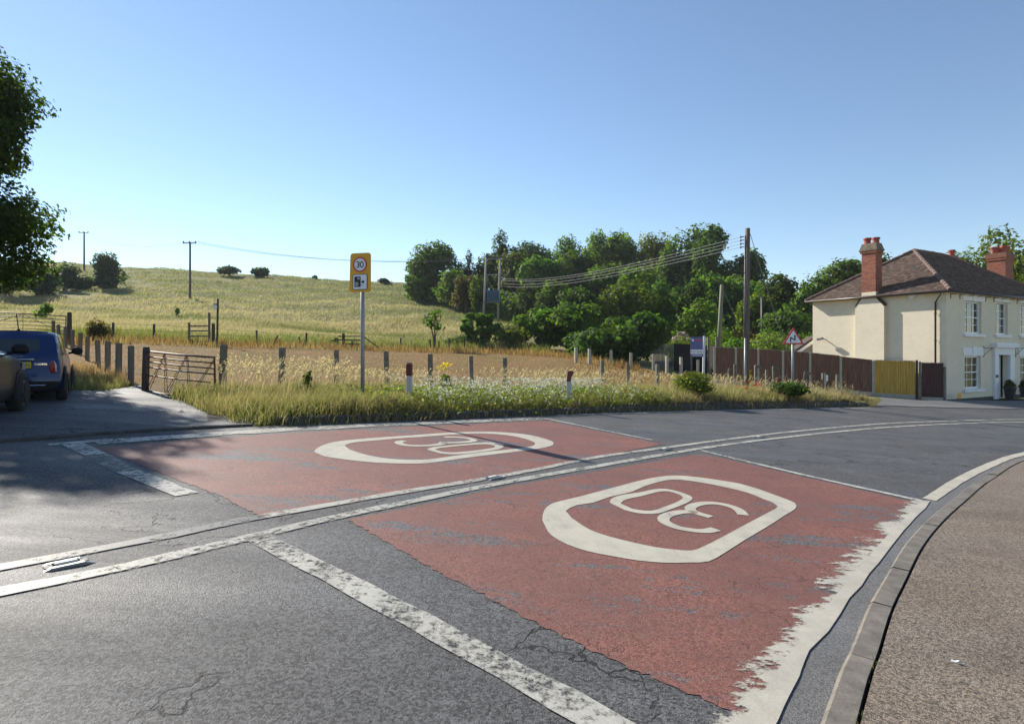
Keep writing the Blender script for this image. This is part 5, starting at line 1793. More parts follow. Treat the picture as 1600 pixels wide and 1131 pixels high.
MB().box((-PR + D_ / 2, (s0_ + s1_) / 2, zt_ + 0.06), (D_ + 0.1, s1_ - s0_ + 0.14, 0.12)).build('cap_course', REDBRICK, st_, uv=uvb)
ym, hw_ = (s0_ + s1_) / 2, (s1_ - s0_) / 2
fl = MB().box((-PR + D_ / 2, ym, zt_ + 0.16), (D_ + 0.16, s1_ - s0_ + 0.24, 0.08))
A4 = [(-PR - 0.06, ym - hw_ - .1), (-PR + D_ + .06, ym - hw_ - .1), (-PR + D_ + .06, ym + hw_ + .1), (-PR - .06, ym + hw_ + .1)]
fl.add([(x, y, zt_ + .2) for x, y in A4] + [(-PR + D_ / 2 + (x + PR - D_ / 2) * .75, ym + (y - ym) * .8, zt_ + .55) for x, y in A4], [(4, 5, 6, 7), (0, 1, 5, 4), (1, 2, 6, 5), (2, 3, 7, 6), (3, 0, 4, 7)])
fl.build('flaunching', FLAUNCH, st_)
pots(st_, [(-PR + D_ / 2, ym - 0.24), (-PR + D_ / 2, ym + 0.24)], zt_ + 0.5, 0.36, 0.19)
# right stack
def stack(x, y, wx, wy, ztop_, spots, z0_):
    s = MB().box((x, y, (z0_ + ztop_) / 2), (wx, wy, ztop_ - z0_)).build('chimney', REDBRICK, house, uv=uvb)
    MB().box((x, y, ztop_ - 0.35), (wx + 0.1, wy + 0.1, 0.14)).build('cap_course', REDBRICK, s, uv=uvb)
    MB().box((x, y, ztop_ - 0.14), (wx + 0.16, wy + 0.16, 0.26)).build('cap_course', REDBRICK, s, uv=uvb)
    MB().box((x, y, ztop_ + 0.03), (wx + 0.04, wy + 0.04, 0.08)).build('flaunching', FLAUNCH, s)
    pots(s, [(x + a, y + b_) for a, b_ in spots], ztop_ + .06, 0.45, 0.19)
def loc2(px, Yw):
    w_ = Vector(((px - CX) / F * Yw, Yw, 0)) - C0
    return w_.dot(fv), w_.dot(lv)
x_, y_ = loc2(1562.5, 41.2)
stack(x_, y_, 1.15, 1.05, EYE + (550 - 396) / F * 40.6 - HB, [(-.38, .2), (-.1, -.25), (.2, .2), (.38, -.2)], 4.0)
x_, y_ = loc2(1487, 39.9)
stack(x_, y_, 0.5, 0.5, EYE + (550 - 403) / F * 39.9 - HB, [(0, 0)], 5.6)
# flood light and alarm boxes on the side wall
yl = ty(1426)
fl_ = MB().prism([(-0.2, 0.16), (0.2, 0.16), (0.17, -0.02), (0.0, -0.17), (-0.17, -0.02)], 0, 0.14).build('alarm_box', WHITE, house)
fl_.location = (-0.15, yl, sz(463, yl))
fl_.rotation_euler = (0, 0, R(-90))
yc = ty(1289)
cc = MB().tube([(0, 0, 0.04), (-0.25, 0.05, 0.06)], 0.03, 6).box((-0.33, 0.1, 0.05), (0.14, 0.36, 0.13), rx=R(-10)).build('wall_lamp', STEEL_DARK, house)
cc.location = (0, yc, sz(531, yc))

# yellow hydrant sign, planters at the door
pw = C0 + fv * tx(1486) - lv * 0.35
pw.z = gz(pw.x, pw.y)
t = thing('hydrant_sign', 'little yellow hydrant marker post at the foot of the house corner', 'sign', pw, R(20))
MB().box((0, 0, 0.18), (0.1, 0.06, 0.46)).build('post', CONCRETE, t)
MB().box((0, -0.04, 0.36), (0.26, 0.03, 0.3), b=0.01).build('plate', SIGN_YELLOW, t)
POTBLACK = mat('black_planter', (0.018, 0.018, 0.02), 0.35, var=0.2, scale=5, bump=0.08)
for k, (px, lb) in enumerate(((1559.5, 'black planter with a reddish plant, left of the white doorway'), (1583.5, 'black planter with a reddish plant, right of the white doorway'))):
    pw = C0 + fv * tx(px) - lv * 0.55
    pw.z = HB + 0.02
    t = thing('planter', lb, 'planter', pw, R(30), 'planters by the house door')
    MB().lathe((0, 0, 0), [(0.2, 0), (0.23, 0.25), (0.285, 0.58), (0.32, 0.6), (0.32, 0.68), (0.28, 0.68), (0.26, 0.6)], 20).build('pot', POTBLACK, t)
    lb_ = [(0, 0, .74, 0.25, 0.25, 0.17), (0.04, 0.05, .86, 0.18, 0.18, 0.17)]
    crown_mesh('foliage', lb_, 420, 0.07, (0.13, 0.06, 0.03), t, 0.2, accent=((0.07, 0.09, 0.02), 0.45))

# lean-to roofs seen over the fence
sh = thing('shed', 'low shed with a flat felt roof against the cream side wall', 'shed')
sh.location, sh.rotation_euler = house.location, house.rotation_euler
q0, q1 = ty(1424), ty(1338)
qz = sz(563.5, q1)
FELT = mat('grey_roof_felt', (0.24, 0.22, 0.19), 0.9, var=0.25, scale=4, bump=0.3)
MB().box((-0.6, (q0 + q1) / 2, qz), (0.62, q1 - q0, 0.06), ry=R(-5)).build('roof', FELT, sh)
MB().box((-0.58, (q0 + q1) / 2, qz / 2 - 0.08), (0.5, q1 - q0 - 0.12, qz - 0.1)).build('wall', wood_mat('shed_wood', (0.2, 0.13, 0.07), 0.3), sh)
ob = thing('outbuilding', 'small gabled outbuilding with a brown tiled roof beside the rear of the house', 'outbuilding')
Y = 38.5
g_ = at(1262, 552, Y)
RENDER_GREY = mat('grey_render', (0.28, 0.26, 0.25), 0.9, var=0.12, bump=0.2)
pw_ = [((px - 1262) / F * Y, (552 - py) / F * Y) for px, py in ((1243.5, 549), (1246, 547), (1272, 529), (1300, 548), (1300, 600), (1246, 600))]
o = MB().prism(pw_[1:], 0, .7).build('wall', RENDER_GREY, ob)
o.location = g_
e_, r_ = Vector((pw_[0][0], 0, pw_[0][1])), Vector((pw_[2][0], 0, pw_[2][1]))
dn = Vector((-(r_ - e_).z, 0, (r_ - e_).x)).normalized()
o = MB().add([e_ + dn * .03 + Vector((0, -.25, 0)), r_ + dn * .03 + Vector((0, -.25, 0)), r_ + dn * .03 + Vector((0, .7, 0)), e_ + dn * .03 + Vector((0, .7, 0)), e_ + dn * .17 + Vector((0, -.25, 0)), r_ + dn * .17 + Vector((0, -.25, 0)), r_ + dn * .17 + Vector((0, .7, 0)), e_ + dn * .17 + Vector((0, .7, 0))],
             [(0, 3, 2, 1), (4, 5, 6, 7), (0, 1, 5, 4), (1, 2, 6, 5), (2, 3, 7, 6), (3, 0, 4, 7)]).build('roof', mat('dark_outbuilding_tile', (0.06, 0.042, 0.036), 0.9, var=0.3, scale=5, bump=0.4), ob)
o.location = g_
o = MB().add([e_ - dn * .14 + Vector((0, -.27, 0)), r_ - dn * .14 + Vector((0, -.27, 0)), r_ + dn * .025 + Vector((0, -.27, 0)), e_ + dn * .025 + Vector((0, -.27, 0)), e_ - dn * .14 + Vector((0, -.22, 0)), r_ - dn * .14 + Vector((0, -.22, 0)), r_ + dn * .025 + Vector((0, -.22, 0)), e_ + dn * .025 + Vector((0, -.22, 0))],
             [(0, 1, 2, 3), (4, 7, 6, 5), (0, 4, 5, 1), (3, 2, 6, 7), (0, 3, 7, 4), (1, 5, 6, 2)]).build('bargeboard', WHITE, ob)
o.location = g_
# low wall of pink stone in the shade behind the pickets
sw = thing('stone_wall', 'pinkish rubble stone bank between the dark bush and the garden hedge', 'wall')
Y = 50.0
STONE = mat('pink_stone', (0.33, 0.24, 0.2), 0.9, var=0.3, scale=3, bump=0.5, bscale=9)
for q in range(46):
    px = random.uniform(1052, 1086)
    hmax = 530 - 15 * math.exp(-((px - 1066) / 7) ** 2)
    py = random.uniform(hmax, 536)
    p = at(px, py, Y + random.uniform(-0.2, 0.2))
    s_ = random.uniform(0.16, 0.28)
    MB().box((p.x, p.y, p.z), (s_ * 1.5, s_, s_), rz=random.uniform(0, 3), rx=random.uniform(-.4, .4), ry=random.uniform(-.3, .3), b=0.06).build('stone', STONE, sw)
# ------------------------------------------------------------------ cars
TYRE = mat('tyre_rubber', (0.014, 0.014, 0.015), 0.85, var=0.2, scale=10, bump=0.2)
RIM = mat('alloy_rim', (0.5, 0.5, 0.52), 0.3, 0.9, var=0.1, bump=0.05)
TRIM = mat('black_car_trim', (0.009, 0.009, 0.011), 0.6, var=0.15, bump=0.05, spec=0.25)
CHROME = mat('chrome', (0.75, 0.76, 0.78), 0.12, 1.0, var=0.03, bump=0)
TAIL = mat('tail_lamp', (0.32, 0.02, 0.03), 0.15, var=0.15, scale=10, bump=0.05, coat=1)
LAMP = mat('head_lamp', (0.6, 0.62, 0.65), 0.1, 0.3, var=0.1, bump=0.03, coat=1)
PLATE = mat('rear_number_plate', (0.7, 0.5, 0.02), 0.4, var=0.04, bump=0)
CAR_BLUE = mat('blue_car_paint', (0.002, 0.017, 0.095), 0.4, 0.0, var=0.05, bump=0, coat=0.6, spec=0.3)
CAR_BRONZE = mat('bronze_car_paint', (0.017, 0.014, 0.012), 0.45, 0.0, var=0.06, bump=0, coat=0.25, spec=0.2)
def car_glass():
    m, nt, out = new_mat('car_glass')
    k = N(nt)
    n = k.noise(k.coords(), 2.0, 3)
    b = k.bsdf(k.mix(n, (0.012, 0.02, 0.022), (0.03, 0.045, 0.045)), 0.04, 0, None, 0.9)
    k.link(b.outputs[0], out.inputs[0])
    return m
CARGLASS = car_glass()

def car(name, label, cat, loc, yaw, st, wheels, wr, paint_m, rear_split, hw, group=None):
    """local frame: x forward from the rear bumper, y to the left, z up. st: stations, each a list of (x, y, z), bottom centre to roof centre"""
    t = thing(name, label, cat, loc, yaw, group)
    G = np.array(st, float)
    ns, npnt = G.shape[:2]
    def dense(A, ax, k):
        A = np.moveaxis(A, ax, 0)
        P = np.concatenate([[2 * A[0] - A[1]], A, [2 * A[-1] - A[-2]]])
        out = []
        for i in range(1, len(P) - 2):
            a, b, c_, d = P[i - 1:i + 3]
            for s in np.linspace(0, 1, k, endpoint=False):
                out.append(0.5 * (2 * b + (c_ - a) * s + (2 * a - 5 * b + 4 * c_ - d) * s ** 2 + (3 * b - a - 3 * c_ + d) * s ** 3))
        out.append(P[-2])
        return np.moveaxis(np.array(out), 0, ax)
    K = 4
    D = dense(dense(G, 0, K), 1, K)
    n, m = D.shape[:2]
    def surf(i0, i1, j0, j1, off=0.0, sides=(1, -1)):
        V, Fc = [], []
        for s in sides:
            S = D[i0:i1 + 1, j0:j1 + 1].copy()
            du = np.gradient(D, axis=0)[i0:i1 + 1, j0:j1 + 1]
            dv = np.gradient(D, axis=1)[i0:i1 + 1, j0:j1 + 1]
            nr = np.cross(dv, du)
            nr /= np.linalg.norm(nr, axis=2, keepdims=True) + 1e-9
            if nr[..., 1].mean() < 0 and nr[..., 2].mean() < 0:
                nr = -nr
            S = S + nr * off * (1 if (nr[..., 1].mean() > 0 or nr[..., 2].mean() > 0) else -1)
            S[..., 1] *= s
            b0 = len(V)
            a, c_ = S.shape[:2]
            V += [tuple(p) for p in S.reshape(-1, 3)]
            for i in range(a - 1):
                for j in range(c_ - 1):
                    q = (b0 + i * c_ + j, b0 + i * c_ + j + 1, b0 + (i + 1) * c_ + j + 1, b0 + (i + 1) * c_ + j)
                    Fc.append(q if s > 0 else q[::-1])
        return V, Fc
    def cap(i, j0, j1, off=0.0, inset=0.0, bulge=0.05):
        V, Fc = [], []
        sgn = -1 if i == 0 else 1
        nc = 12
        for j in range(j0, j1 + 1):
            p = D[i, j]
            for k_ in range(nc + 1):
                yy = (1 - 2 * k_ / nc)
                V.append((p[0] + sgn * (off + bulge * (1 - yy * yy)), yy * max(p[1] - inset, 0.0), p[2]))
        for j in range(j1 - j0):
            for k_ in range(nc):
                q = (j * (nc + 1) + k_, (j + 1) * (nc + 1) + k_, (j + 1) * (nc + 1) + k_ + 1, j * (nc + 1) + k_ + 1)
                Fc.append(q if i == 0 else q[::-1])
        return V, Fc
    mb = MB()
    for V, Fc in (surf(0, n - 1, 0, m - 1), cap(0, 0, m - 1), cap(n - 1, 0, m - 1)):
        mb.add(V, Fc)
    body = mb.build('body', paint_m, t, smooth=True)
    r0, r1 = rear_split
    MB().add(*cap(0, r0 * K + 1, r1 * K, 0.006, hw[0])).build('rear_window', CARGLASS, t, smooth=True)
    return t, D, K, surf, cap
def wheel(t, x, y, r, w, side, spokes=10):
    root = MB()
    rr = [(r * .66, -w / 2), (r * .9, -w / 2), (r, -w * .34), (r, w * .34), (r * .9, w / 2), (r * .66, w / 2)]
    vs, fs_ = [], []
    n = 28
    for rad, off in rr:
        vs += [(x + rad * math.cos(2 * math.pi * k / n), y + off, r + rad * math.sin(2 * math.pi * k / n)) for k in range(n)]
    for i in range(len(rr)):
        for k in range(n):
            a, b = i * n, ((i + 1) % len(rr)) * n
            fs_.append((a + k, a + (k + 1) % n, b + (k + 1) % n, b + k))
    wh = root.add(vs, fs_).build('wheel', TYRE, t, smooth=True)
    rm = MB()
    yo = y + side * w * .36
    rm.stroke([(x + q[0], r + q[1]) for q in circle(r * .63, 28)], r * .09, yo - 0.02, yo + 0.03, closed=True)
    for k in range(spokes):
        a = 2 * math.pi * k / spokes
        rm.stroke([(x + r * .1 * math.cos(a), r + r * .1 * math.sin(a)), (x + r * .62 * math.cos(a + .06), r + r * .62 * math.sin(a + .06))], r * .085, yo - 0.01, yo + 0.022)
    rm.prism(circle(r * .15, 14, (x, r)), yo - 0.02, yo + 0.03)
    rm.build('rim', RIM, wh)
    MB().prism(circle(r * .6, 24, (x, r)), yo - 0.07, yo - 0.06).build('brake_disc', TRIM, wh)
def arch(t, x, yside, r, z, w, m, side):
    MB().stroke([(x + q[0], z + q[1]) for q in arc(0, 0, r, r, -12, 192, 18)], w, min(yside, yside + side * .02), max(yside, yside + side * .02)).build('wheel_arch', m, t)
    MB().prism([(x + q[0], z + q[1]) for q in arc(0, 0, r - w * .4, r - w * .4, 0, 180, 16)], min(yside - side * .02, yside + side * .012), max(yside - side * .02, yside + side * .012)).build('well_shade', SIGN_BLACK, t)  # black half disc on the body side paints the shade of the wheel well

# blue hatchback seen from behind
WB = 0.80
def mstat(x, w, zb, belt, roof, wr_, xr=0.0, tum=0.0):
    return [(x, 0, zb), (x, w * .8, zb), (x - .01, w * .97, zb + .12), (x, w * 1.0, 0.5), (x + xr * .1, w * .985, 0.72), (x + xr * .25, w * .93, belt), (x + xr * .75, wr_ + .04, roof - .13), (x + xr, wr_ - .08, roof - .02), (x + xr, 0, roof)]
S = [mstat(0.0, WB * .94, .24, .93, 1.385, .6, .38), mstat(.28, WB * .99, .2, .94, 1.41, .63, .2), mstat(.7, WB, .2, .94, 1.42, .64), mstat(1.3, WB, .2, .94, 1.42, .64), mstat(2.0, WB, .2, .94, 1.40, .62),
     mstat(2.45, WB, .2, .94, 1.28, .55, .0), mstat(2.75, WB * .98, .2, .92, 0.99, .58), mstat(3.2, WB * .95, .22, .86, .88, .5), mstat(3.5, WB * .88, .26, .74, .78, .45), mstat(3.62, WB * .8, .3, .62, .66, .4)]
ang = R(90 + 33)
loc = gp(24, 630.5)
t, D, K, surf, cap = car('blue_car', 'dark blue three door hatchback seen from behind in the car park', 'car', loc, ang, S, None, .3, CAR_BLUE, (5, 6), (0.1,))
t.scale = (0.9, 0.89, 0.95)
for i0, i1 in ((6, 17), (18, 24)):
    MB().add(*surf(i0, i1, 5 * K + 1, 6 * K + 1, 0.006)).build('side_window', CARGLASS, t, smooth=True)
MB().add(*surf(21, 25, 6 * K + 2, 8 * K, 0.006)).build('windscreen', CARGLASS, t, smooth=True)
MB().add(*cap(0, 1 * K, 2 * K + 2, 0.012, 0.0, 0.06)).build('rear_bumper', TRIM, t, smooth=True)
for s in (-1, 1):
    x_ = 0.02
    o = MB().prism([(-.075, -.115), (.075, -.115), (.062, .06), (.025, .125), (-.03, .125), (-.062, .06)], -0.02, 0.02).build('tail_lamp_bezel', CHROME, t)
    o.location = (0.008, s * 0.625, 0.70)
    o.rotation_euler = (R(0), 0, R(-90 + s * 14))
    i_ = MB().prism([(-.06, -.098), (.06, -.098), (.05, .055), (.02, .107), (-.024, .107), (-.05, .055)], -0.028, 0.02).build('tail_lamp', TAIL, t)
    i_.location = (0.006, s * 0.625, 0.70)
    i_.rotation_euler = (R(0), 0, R(-90 + s * 14))
    MB().tube([(1.95, s * .78, .97), (1.93, s * .93, 1.0)], 0.025, 6).build('mirror_arm', TRIM, t)
    mir = MB().lathe((0, 0, 0), [(0.02, -0.05), (0.085, -0.045), (0.1, 0.0), (0.07, 0.06), (0.01, 0.09)], 16).build('door_mirror', TRIM, t, smooth=True)
    mir.location = (1.93, s * 0.955, 1.02)
    mir.rotation_euler = (0, R(90), 0)
    mir.scale = (0.85, 1.15, 1)
    for xw in (0.55, 2.98):
        wheel(t, xw, s * (WB - 0.055), 0.3, 0.19, s)
        arch(t, xw, s * (WB - .005), 0.37, 0.3, 0.09, TRIM, s)
npl = MB().box((-0.062, 0, 0.745), (0.02, 0.52, 0.115)).build('number_plate', PLATE, t)
text_mesh('lettering', 'RN', 0.115, SIGN_BLACK, t, (-0.0735, -0.175, 0.742), (R(90), 0, R(-90)), 0.001, sx=0.85)
MB().box((-0.06, 0.0, 0.85), (0.04, 0.62, 0.035), b=0.012).build('boot_handle', CHROME, t)
o = MB().lathe((0, 0, 0), [(0.04, 0), (0.04, 0.008)], 14).build('badge', CHROME, t)
o.location, o.rotation_euler = (-0.05, 0, 0.915), (0, R(-90), 0)
MB().box((-0.052, 0.09, 0.915), (0.008, 0.11, 0.02)).build('badge_wing', CHROME, t)
MB().box((-0.052, -0.09, 0.915), (0.008, 0.11, 0.02)).build('badge_wing', CHROME, t)
text_mesh('lettering', 'COOPER', 0.055, CHROME, t, (-0.035, -0.42, 0.755), (R(90), 0, R(-90)), 0.002)
MB().tube([(-0.058, .5, .345), (-0.082, .25, .345), (-.09, 0, .345), (-.082, -.25, .345), (-0.058, -.5, .345)], 0.011, 6).build('bumper_strip', CHROME, t)
MB().tube([(0.05, -0.28, 0.22), (-0.09, -0.28, 0.215)], 0.035, 12).build('exhaust', CHROME, t)
MB().tube([(0.5, 0.0, 1.40), (0.46, 0, 1.46), (0.16, 0.0, 1.74)], 0.009, 6).lathe((0.5, 0, 1.405), [(0.05, 0), (0.03, .04), (0.01, .06)], 8).build('aerial', TRIM, t)
MB().tube([(0.47, .5, 1.385), (0.43, .3, 1.40), (0.42, 0, 1.405), (0.43, -.3, 1.40), (0.47, -.5, 1.385)], 0.028, 6).build('roof_spoiler', CAR_BLUE, t, smooth=True)
MB().tube([(0.12, .12, 1.0), (0.18, -.34, 1.08)], 0.011, 5).build('rear_wiper', TRIM, t)

# bronze car whose front corner shows at the edge
WB2 = 0.87
def bstat(x, w, zb, belt, roof, wr_, xr=0.0):
    return [(x, 0, zb), (x, w * .82, zb), (x, w * .97, zb + .12), (x, w, 0.55), (x, w * .99, 0.75), (x + xr * .2, w * .95, belt), (x + xr * .75, wr_ + .03, roof - .12), (x + xr, wr_ - .1, roof - .02), (x + xr, 0, roof)]
S = [bstat(0, WB2 * .9, .26, .98, 1.40, .5, .5), bstat(.3, WB2 * .98, .2, 1.0, 1.45, .56, .3), bstat(.9, WB2, .2, 1.0, 1.48, .6), bstat(1.7, WB2, .2, .98, 1.48, .6), bstat(2.3, WB2, .2, .97, 1.45, .6), bstat(2.85, WB2, .2, .96, 1.25, .6),
     bstat(3.2, WB2 * .99, .2, .93, 1.0, .66), bstat(3.55, WB2 * .97, .2, .88, .92, .55), bstat(3.9, WB2 * .9, .24, .78, .82, .5), bstat(4.06, WB2 * .74, .3, .66, .7, .42)]
hd = R(90 + 27)
ax = Vector((math.cos(hd), math.sin(hd), 0))
lf = Vector((-ax.y, ax.x, 0))
wheel_at = gp(31, 643.5)
org = wheel_at - ax * 3.42 + lf * (WB2 - 0.02)
t, D, K, surf, cap = car('bronze_car', 'bronze grey car cut by the picture edge, its front wheel beside the blue car', 'car', (org.x, org.y, wheel_at.z), hd, S, None, .32, CAR_BRONZE, (5, 6), (0.1,))
for i0, i1 in ((5, 13), (14, 20)):
    MB().add(*surf(i0, i1, 5 * K + 1, 6 * K + 1, 0.006)).build('side_window', CARGLASS, t, smooth=True)
MB().add(*surf(21, 25, 6 * K + 2, 8 * K, 0.006)).build('windscreen', CARGLASS, t, smooth=True)
for s in (-1, 1):
    MB().tube([(2.72, s * .84, .98), (2.7, s * .95, 1.02)], 0.025, 6).build('mirror_arm', TRIM, t)
    MB().box((2.68, s * 1.02, 1.06), (0.16, 0.22, 0.16), b=0.045).build('door_mirror', TRIM, t, smooth=False)
    for xw in (0.75, 3.42):
        wheel(t, xw, s * (WB2 - 0.06), 0.325, 0.2, s, 12)
        arch(t, xw, s * (WB2 - .012), 0.375, 0.325, 0.045, CAR_BRONZE, s)
    hl = MB().prism([(-.2, -.05), (.16, -.07), (.2, .02), (.05, .07), (-.26, .06)], -0.02, 0.03).build('headlight', LAMP, t)
    hl.location, hl.rotation_euler = (3.84, s * 0.78, 0.76), (0, 0, R(-s * 22))
    MB().box((1.9, s * (WB2 + .012), 0.86), (0.2, 0.03, 0.03), b=0.01).build('door_handle', CHROME, t)
    MB().box((1.0, s * (WB2 + .012), 0.87), (0.2, 0.03, 0.03), b=0.01).build('door_handle', CHROME, t)
    MB().tube([(0.5, s * (WB2 * .955), .995), (1.7, s * (WB2 * .96), .985), (2.75, s * (WB2 * .96), .968)], 0.012, 5).build('window_trim', CHROME, t)
# ------------------------------------------------------------------ verge grass, weeds and flowers
def verge_points(n, px0, px1, d0, d1, bias=1.0):
    """random feet in the verge between two picture columns and two distances behind the kerb"""
    vp = CX + F * FAR_KERB[:, 0] / np.maximum(FAR_KERB[:, 1], 1)
    ok = np.where((vp >= px0) & (vp <= px1) & (FAR_KERB[:, 1] > 5))[0]
    i = rng.choice(ok, n)
    nr = normals2(FAR_KERB)[i]
    d = d0 + (d1 - d0) * rng.random(n) ** bias
    P = FAR_KERB[i] + nr * d[:, None] + rng.normal(0, 0.15, (n, 2))
    z = verge_z(P[:, 0], P[:, 1]) - 0.02
    return np.c_[P, z], d
def patchy(P, s, seed):
    return 0.5 + 0.5 * np.sin(P[:, 0] * s + seed) * np.sin(P[:, 1] * s * 1.3 + seed * 2.1 + 1.7 * np.sin(P[:, 0] * s * .7))
STRAW, OLIVE, FRESH, RUST, PALE = np.array([.37, .30, .145]), np.array([.21, .215, .065]), np.array([.145, .215, .042]), np.array([.2, .09, .035]), np.array([.5, .43, .27])
def mixcol(a, b, t):
    t = np.asarray(t)[:, None]
    return a * (1 - t) + b * t
def vary(c, s=0.25):
    return np.clip(c * rng.uniform(1 - s, 1 + s, (len(c), 1)), 0, 1)

def verge_grass(n, px0, px1, d0, d1, hm, green, seedy, lean=0.55, w=0.012, name='verge_grass', dry=STRAW, fresh=FRESH):
    P, d = verge_points(n, px0, px1, d0, d1)
    pt = patchy(P, 1.9, 1.0)
    h = hm * rng.uniform(0.45, 1.15, n) * (0.65 + 0.5 * pt) * np.interp(d, [0.1, 0.5, 1.2], [0.5, 0.8, 1.0])
    g = np.clip(green + 0.5 * (patchy(P, 1.1, 4.0) - 0.5) + rng.normal(0, 0.22, n), 0, 1)
    c = vary(mixcol(dry, mixcol(np.repeat(fresh[None], n, 0), OLIVE, rng.random(n)), g))
    tip = np.where((rng.random(n) < seedy)[:, None], PALE, c)
    ln = rng.normal(0, lean, (n, 2)) * h[:, None] * 0.6 + np.array([0.22, -0.02]) * h[:, None]
    blades(name, P, h, w * rng.uniform(0.6, 1.5, n), ln, c, tip=tip)
verge_grass(28000, 395, 700, 0.12, 4.6, 0.47, 0.66, 0.22)
verge_grass(24000, 560, 1060, 0.12, 4.4, 0.45, 0.85, 0.08)
verge_grass(20000, 1000, 1300, 0.12, 5.0, 0.5, 0.5, 0.3, w=0.016)
verge_grass(9000, 1230, 1372, 0.15, 5.5, 0.5, 0.12, 0.6, w=0.016)
verge_grass(12000, 380, 1372, 0.05, 0.75, 0.27, 0.35, 0.2, lean=0.7, dry=np.array([.27, .19, .1]))
# tall pale seed heads by the sign and at the field edge
def seed_heads(n, px0, px1, d0, d1, h0, h1):
    P, d = verge_points(n, px0, px1, d0, d1)
    h = rng.uniform(h0, h1, n)
    ln = np.c_[rng.uniform(0.12, 0.5, n), rng.normal(0, 0.15, n)] * h[:, None]
    c = vary(np.repeat(PALE[None], n, 0), 0.2)
    top = P + np.c_[ln, h * 0.92]
    blades('seed_grass', P, h, np.full(n, 0.006), ln, c * 0.8)
    C = np.concatenate([top - np.c_[ln, h * 0.5] * f for f in (0.0, 0.07, 0.14, 0.21)])
    V, Q = leaf_quads(C, unit(rng.normal(size=(len(C), 3))), rng.uniform(0.016, 0.03, len(C)), 3.0)
    o = np_object('seed_head', V, Q, GRASS, col=np.repeat(np.tile(c, (4, 1)), 4, 0))
    o['kind'] = 'stuff'
seed_heads(420, 440, 640, 1.8, 4.8, 0.7, 1.15)
seed_heads(250, 640, 800, 2.6, 4.8, 0.6, 0.9)
seed_heads(500, 900, 1080, 2.4, 5.2, 0.6, 1.0)
seed_heads(500, 1080, 1300, 1.5, 5.0, 0.6, 0.95)
seed_heads(200, 1280, 1365, 0.8, 5.0, 0.5, 0.8)

# white flowers
P, d = verge_points(3900, 690, 1010, 0.2, 2.6)
keep = (patchy(P, 1.6, 2.0) + rng.normal(0, 0.2, len(P)) > 0.42) & ~((CX + F * P[:, 0] / P[:, 1] > 940) & (rng.random(len(P)) < .6))
P = P[keep]
h = rng.uniform(0.2, 0.66, len(P)) * np.interp(d[keep], [0.2, 0.8], [0.6, 1])
n = len(P)
blades('flower_stem', P, h, np.full(n, 0.01), rng.normal(0, 0.06, (n, 2)), vary(np.repeat(FRESH[None] * .8, n, 0)))
top = P + np.c_[np.zeros((n, 2)), h]
C = np.concatenate([top + rng.normal(0, 0.03, (n, 3)) * [1, 1, .4] for _ in range(3)])
V, Q = leaf_quads(C, unit(rng.normal(0, .5, (len(C), 3)) + [0, -.35, 1]), rng.uniform(0.022, 0.042, len(C)), 1.15)
o = np_object('white_flowers', V, Q, leaf_mat('petal', 0.3, 0.6, 0.1), col=np.repeat(vary(np.repeat([[.74, .72, .68]], len(C), 0), .12), 4, 0))
o['kind'] = 'stuff'
# broad leaves low in the flower patch and along the kerb
P, d = verge_points(5500, 600, 1060, 0.05, 2.6)
C = P + np.c_[np.zeros((len(P), 2)), rng.uniform(0.03, 0.42, len(P)) * np.interp(d, [0, .7], [.4, 1])]
V, Q = leaf_quads(C, unit(rng.normal(0, .7, (len(C), 3)) + [0, 0, 1]), rng.uniform(0.03, 0.07, len(C)), 1.9)
o = np_object('weed_leaves', V, Q, LEAF, col=np.repeat(vary(mixcol(FRESH * .75, OLIVE, rng.random(len(C))), .3), 4, 0))
o['kind'] = 'stuff'
# poppies
P, d = verge_points(16, 1198, 1222, 0.5, 1.4)
n = len(P)
h = rng.uniform(.35, .6, n)
blades('poppy_stem', P, h, np.full(n, .012), rng.normal(0, .05, (n, 2)), vary(np.repeat(OLIVE[None], n, 0)))
C = np.repeat(P + np.c_[np.zeros((n, 2)), h], 3, 0) + rng.normal(0, .02, (n * 3, 3))
V, Q = leaf_quads(C, unit(rng.normal(0, 1, (len(C), 3)) + [0, -.6, .4]), np.full(len(C), .05), 1.1)
o = np_object('poppies', V, Q, MATS['petal'], col=np.repeat(vary(np.repeat([[.6, .06, .02]], len(C), 0), .2), 4, 0))
o['kind'] = 'stuff'
# bushes standing in the verge
def vb(px, Y, dz=0.0):
    x = (px - CX) / F * Y
    return (x, Y, float(verge_z(np.array([x]), np.array([Y]))[0]) + dz)
bush('bush', 'rounded olive green bush in the verge below the for sale board', vb(1088, 19.6), 0.95, 0.75, n=2600, leaf=0.05, col=(.125, .15, .03), lobes=12)
bush('bush', 'dark green bush spilling over the kerb by the triangle sign', vb(1234, 21.9), 0.75, 0.68, n=2400, leaf=0.06, col=(.045, .085, .018), lobes=10)
bush('weed', 'leafy dark green weed standing in the grass left of the camera sign', vb(478, 13.5), 0.75, 0.17, n=260, leaf=0.06, col=(.085, .13, .03), lobes=5, cat='weed')
bush('weed', 'low dark green weed clump at the kerb below the first red marker', vb(603, 12.9), 0.34, 0.22, n=300, leaf=0.05, col=(.05, .095, .02), lobes=5, cat='weed')
t = bush('ragwort', 'yellow flowering ragwort plant behind the start of the white flowers', vb(696, 15.6), 0.92, 0.2, n=420, leaf=0.055, col=(.11, .15, .02), lobes=6, cat='plant')
crown_mesh('flower_leaves', [(0.04, 0, .92, .16, .16, .07), (-.1, 0, .82, .12, .12, .06)], 60, .035, (.5, .36, .01), t, .1)
bush('weed', 'tall thin yellow plant between the utility pole and a cranked post', vb(1172, 27.0), 1.25, 0.14, n=220, leaf=0.06, col=(.3, .22, .02), lobes=7, cat='weed')

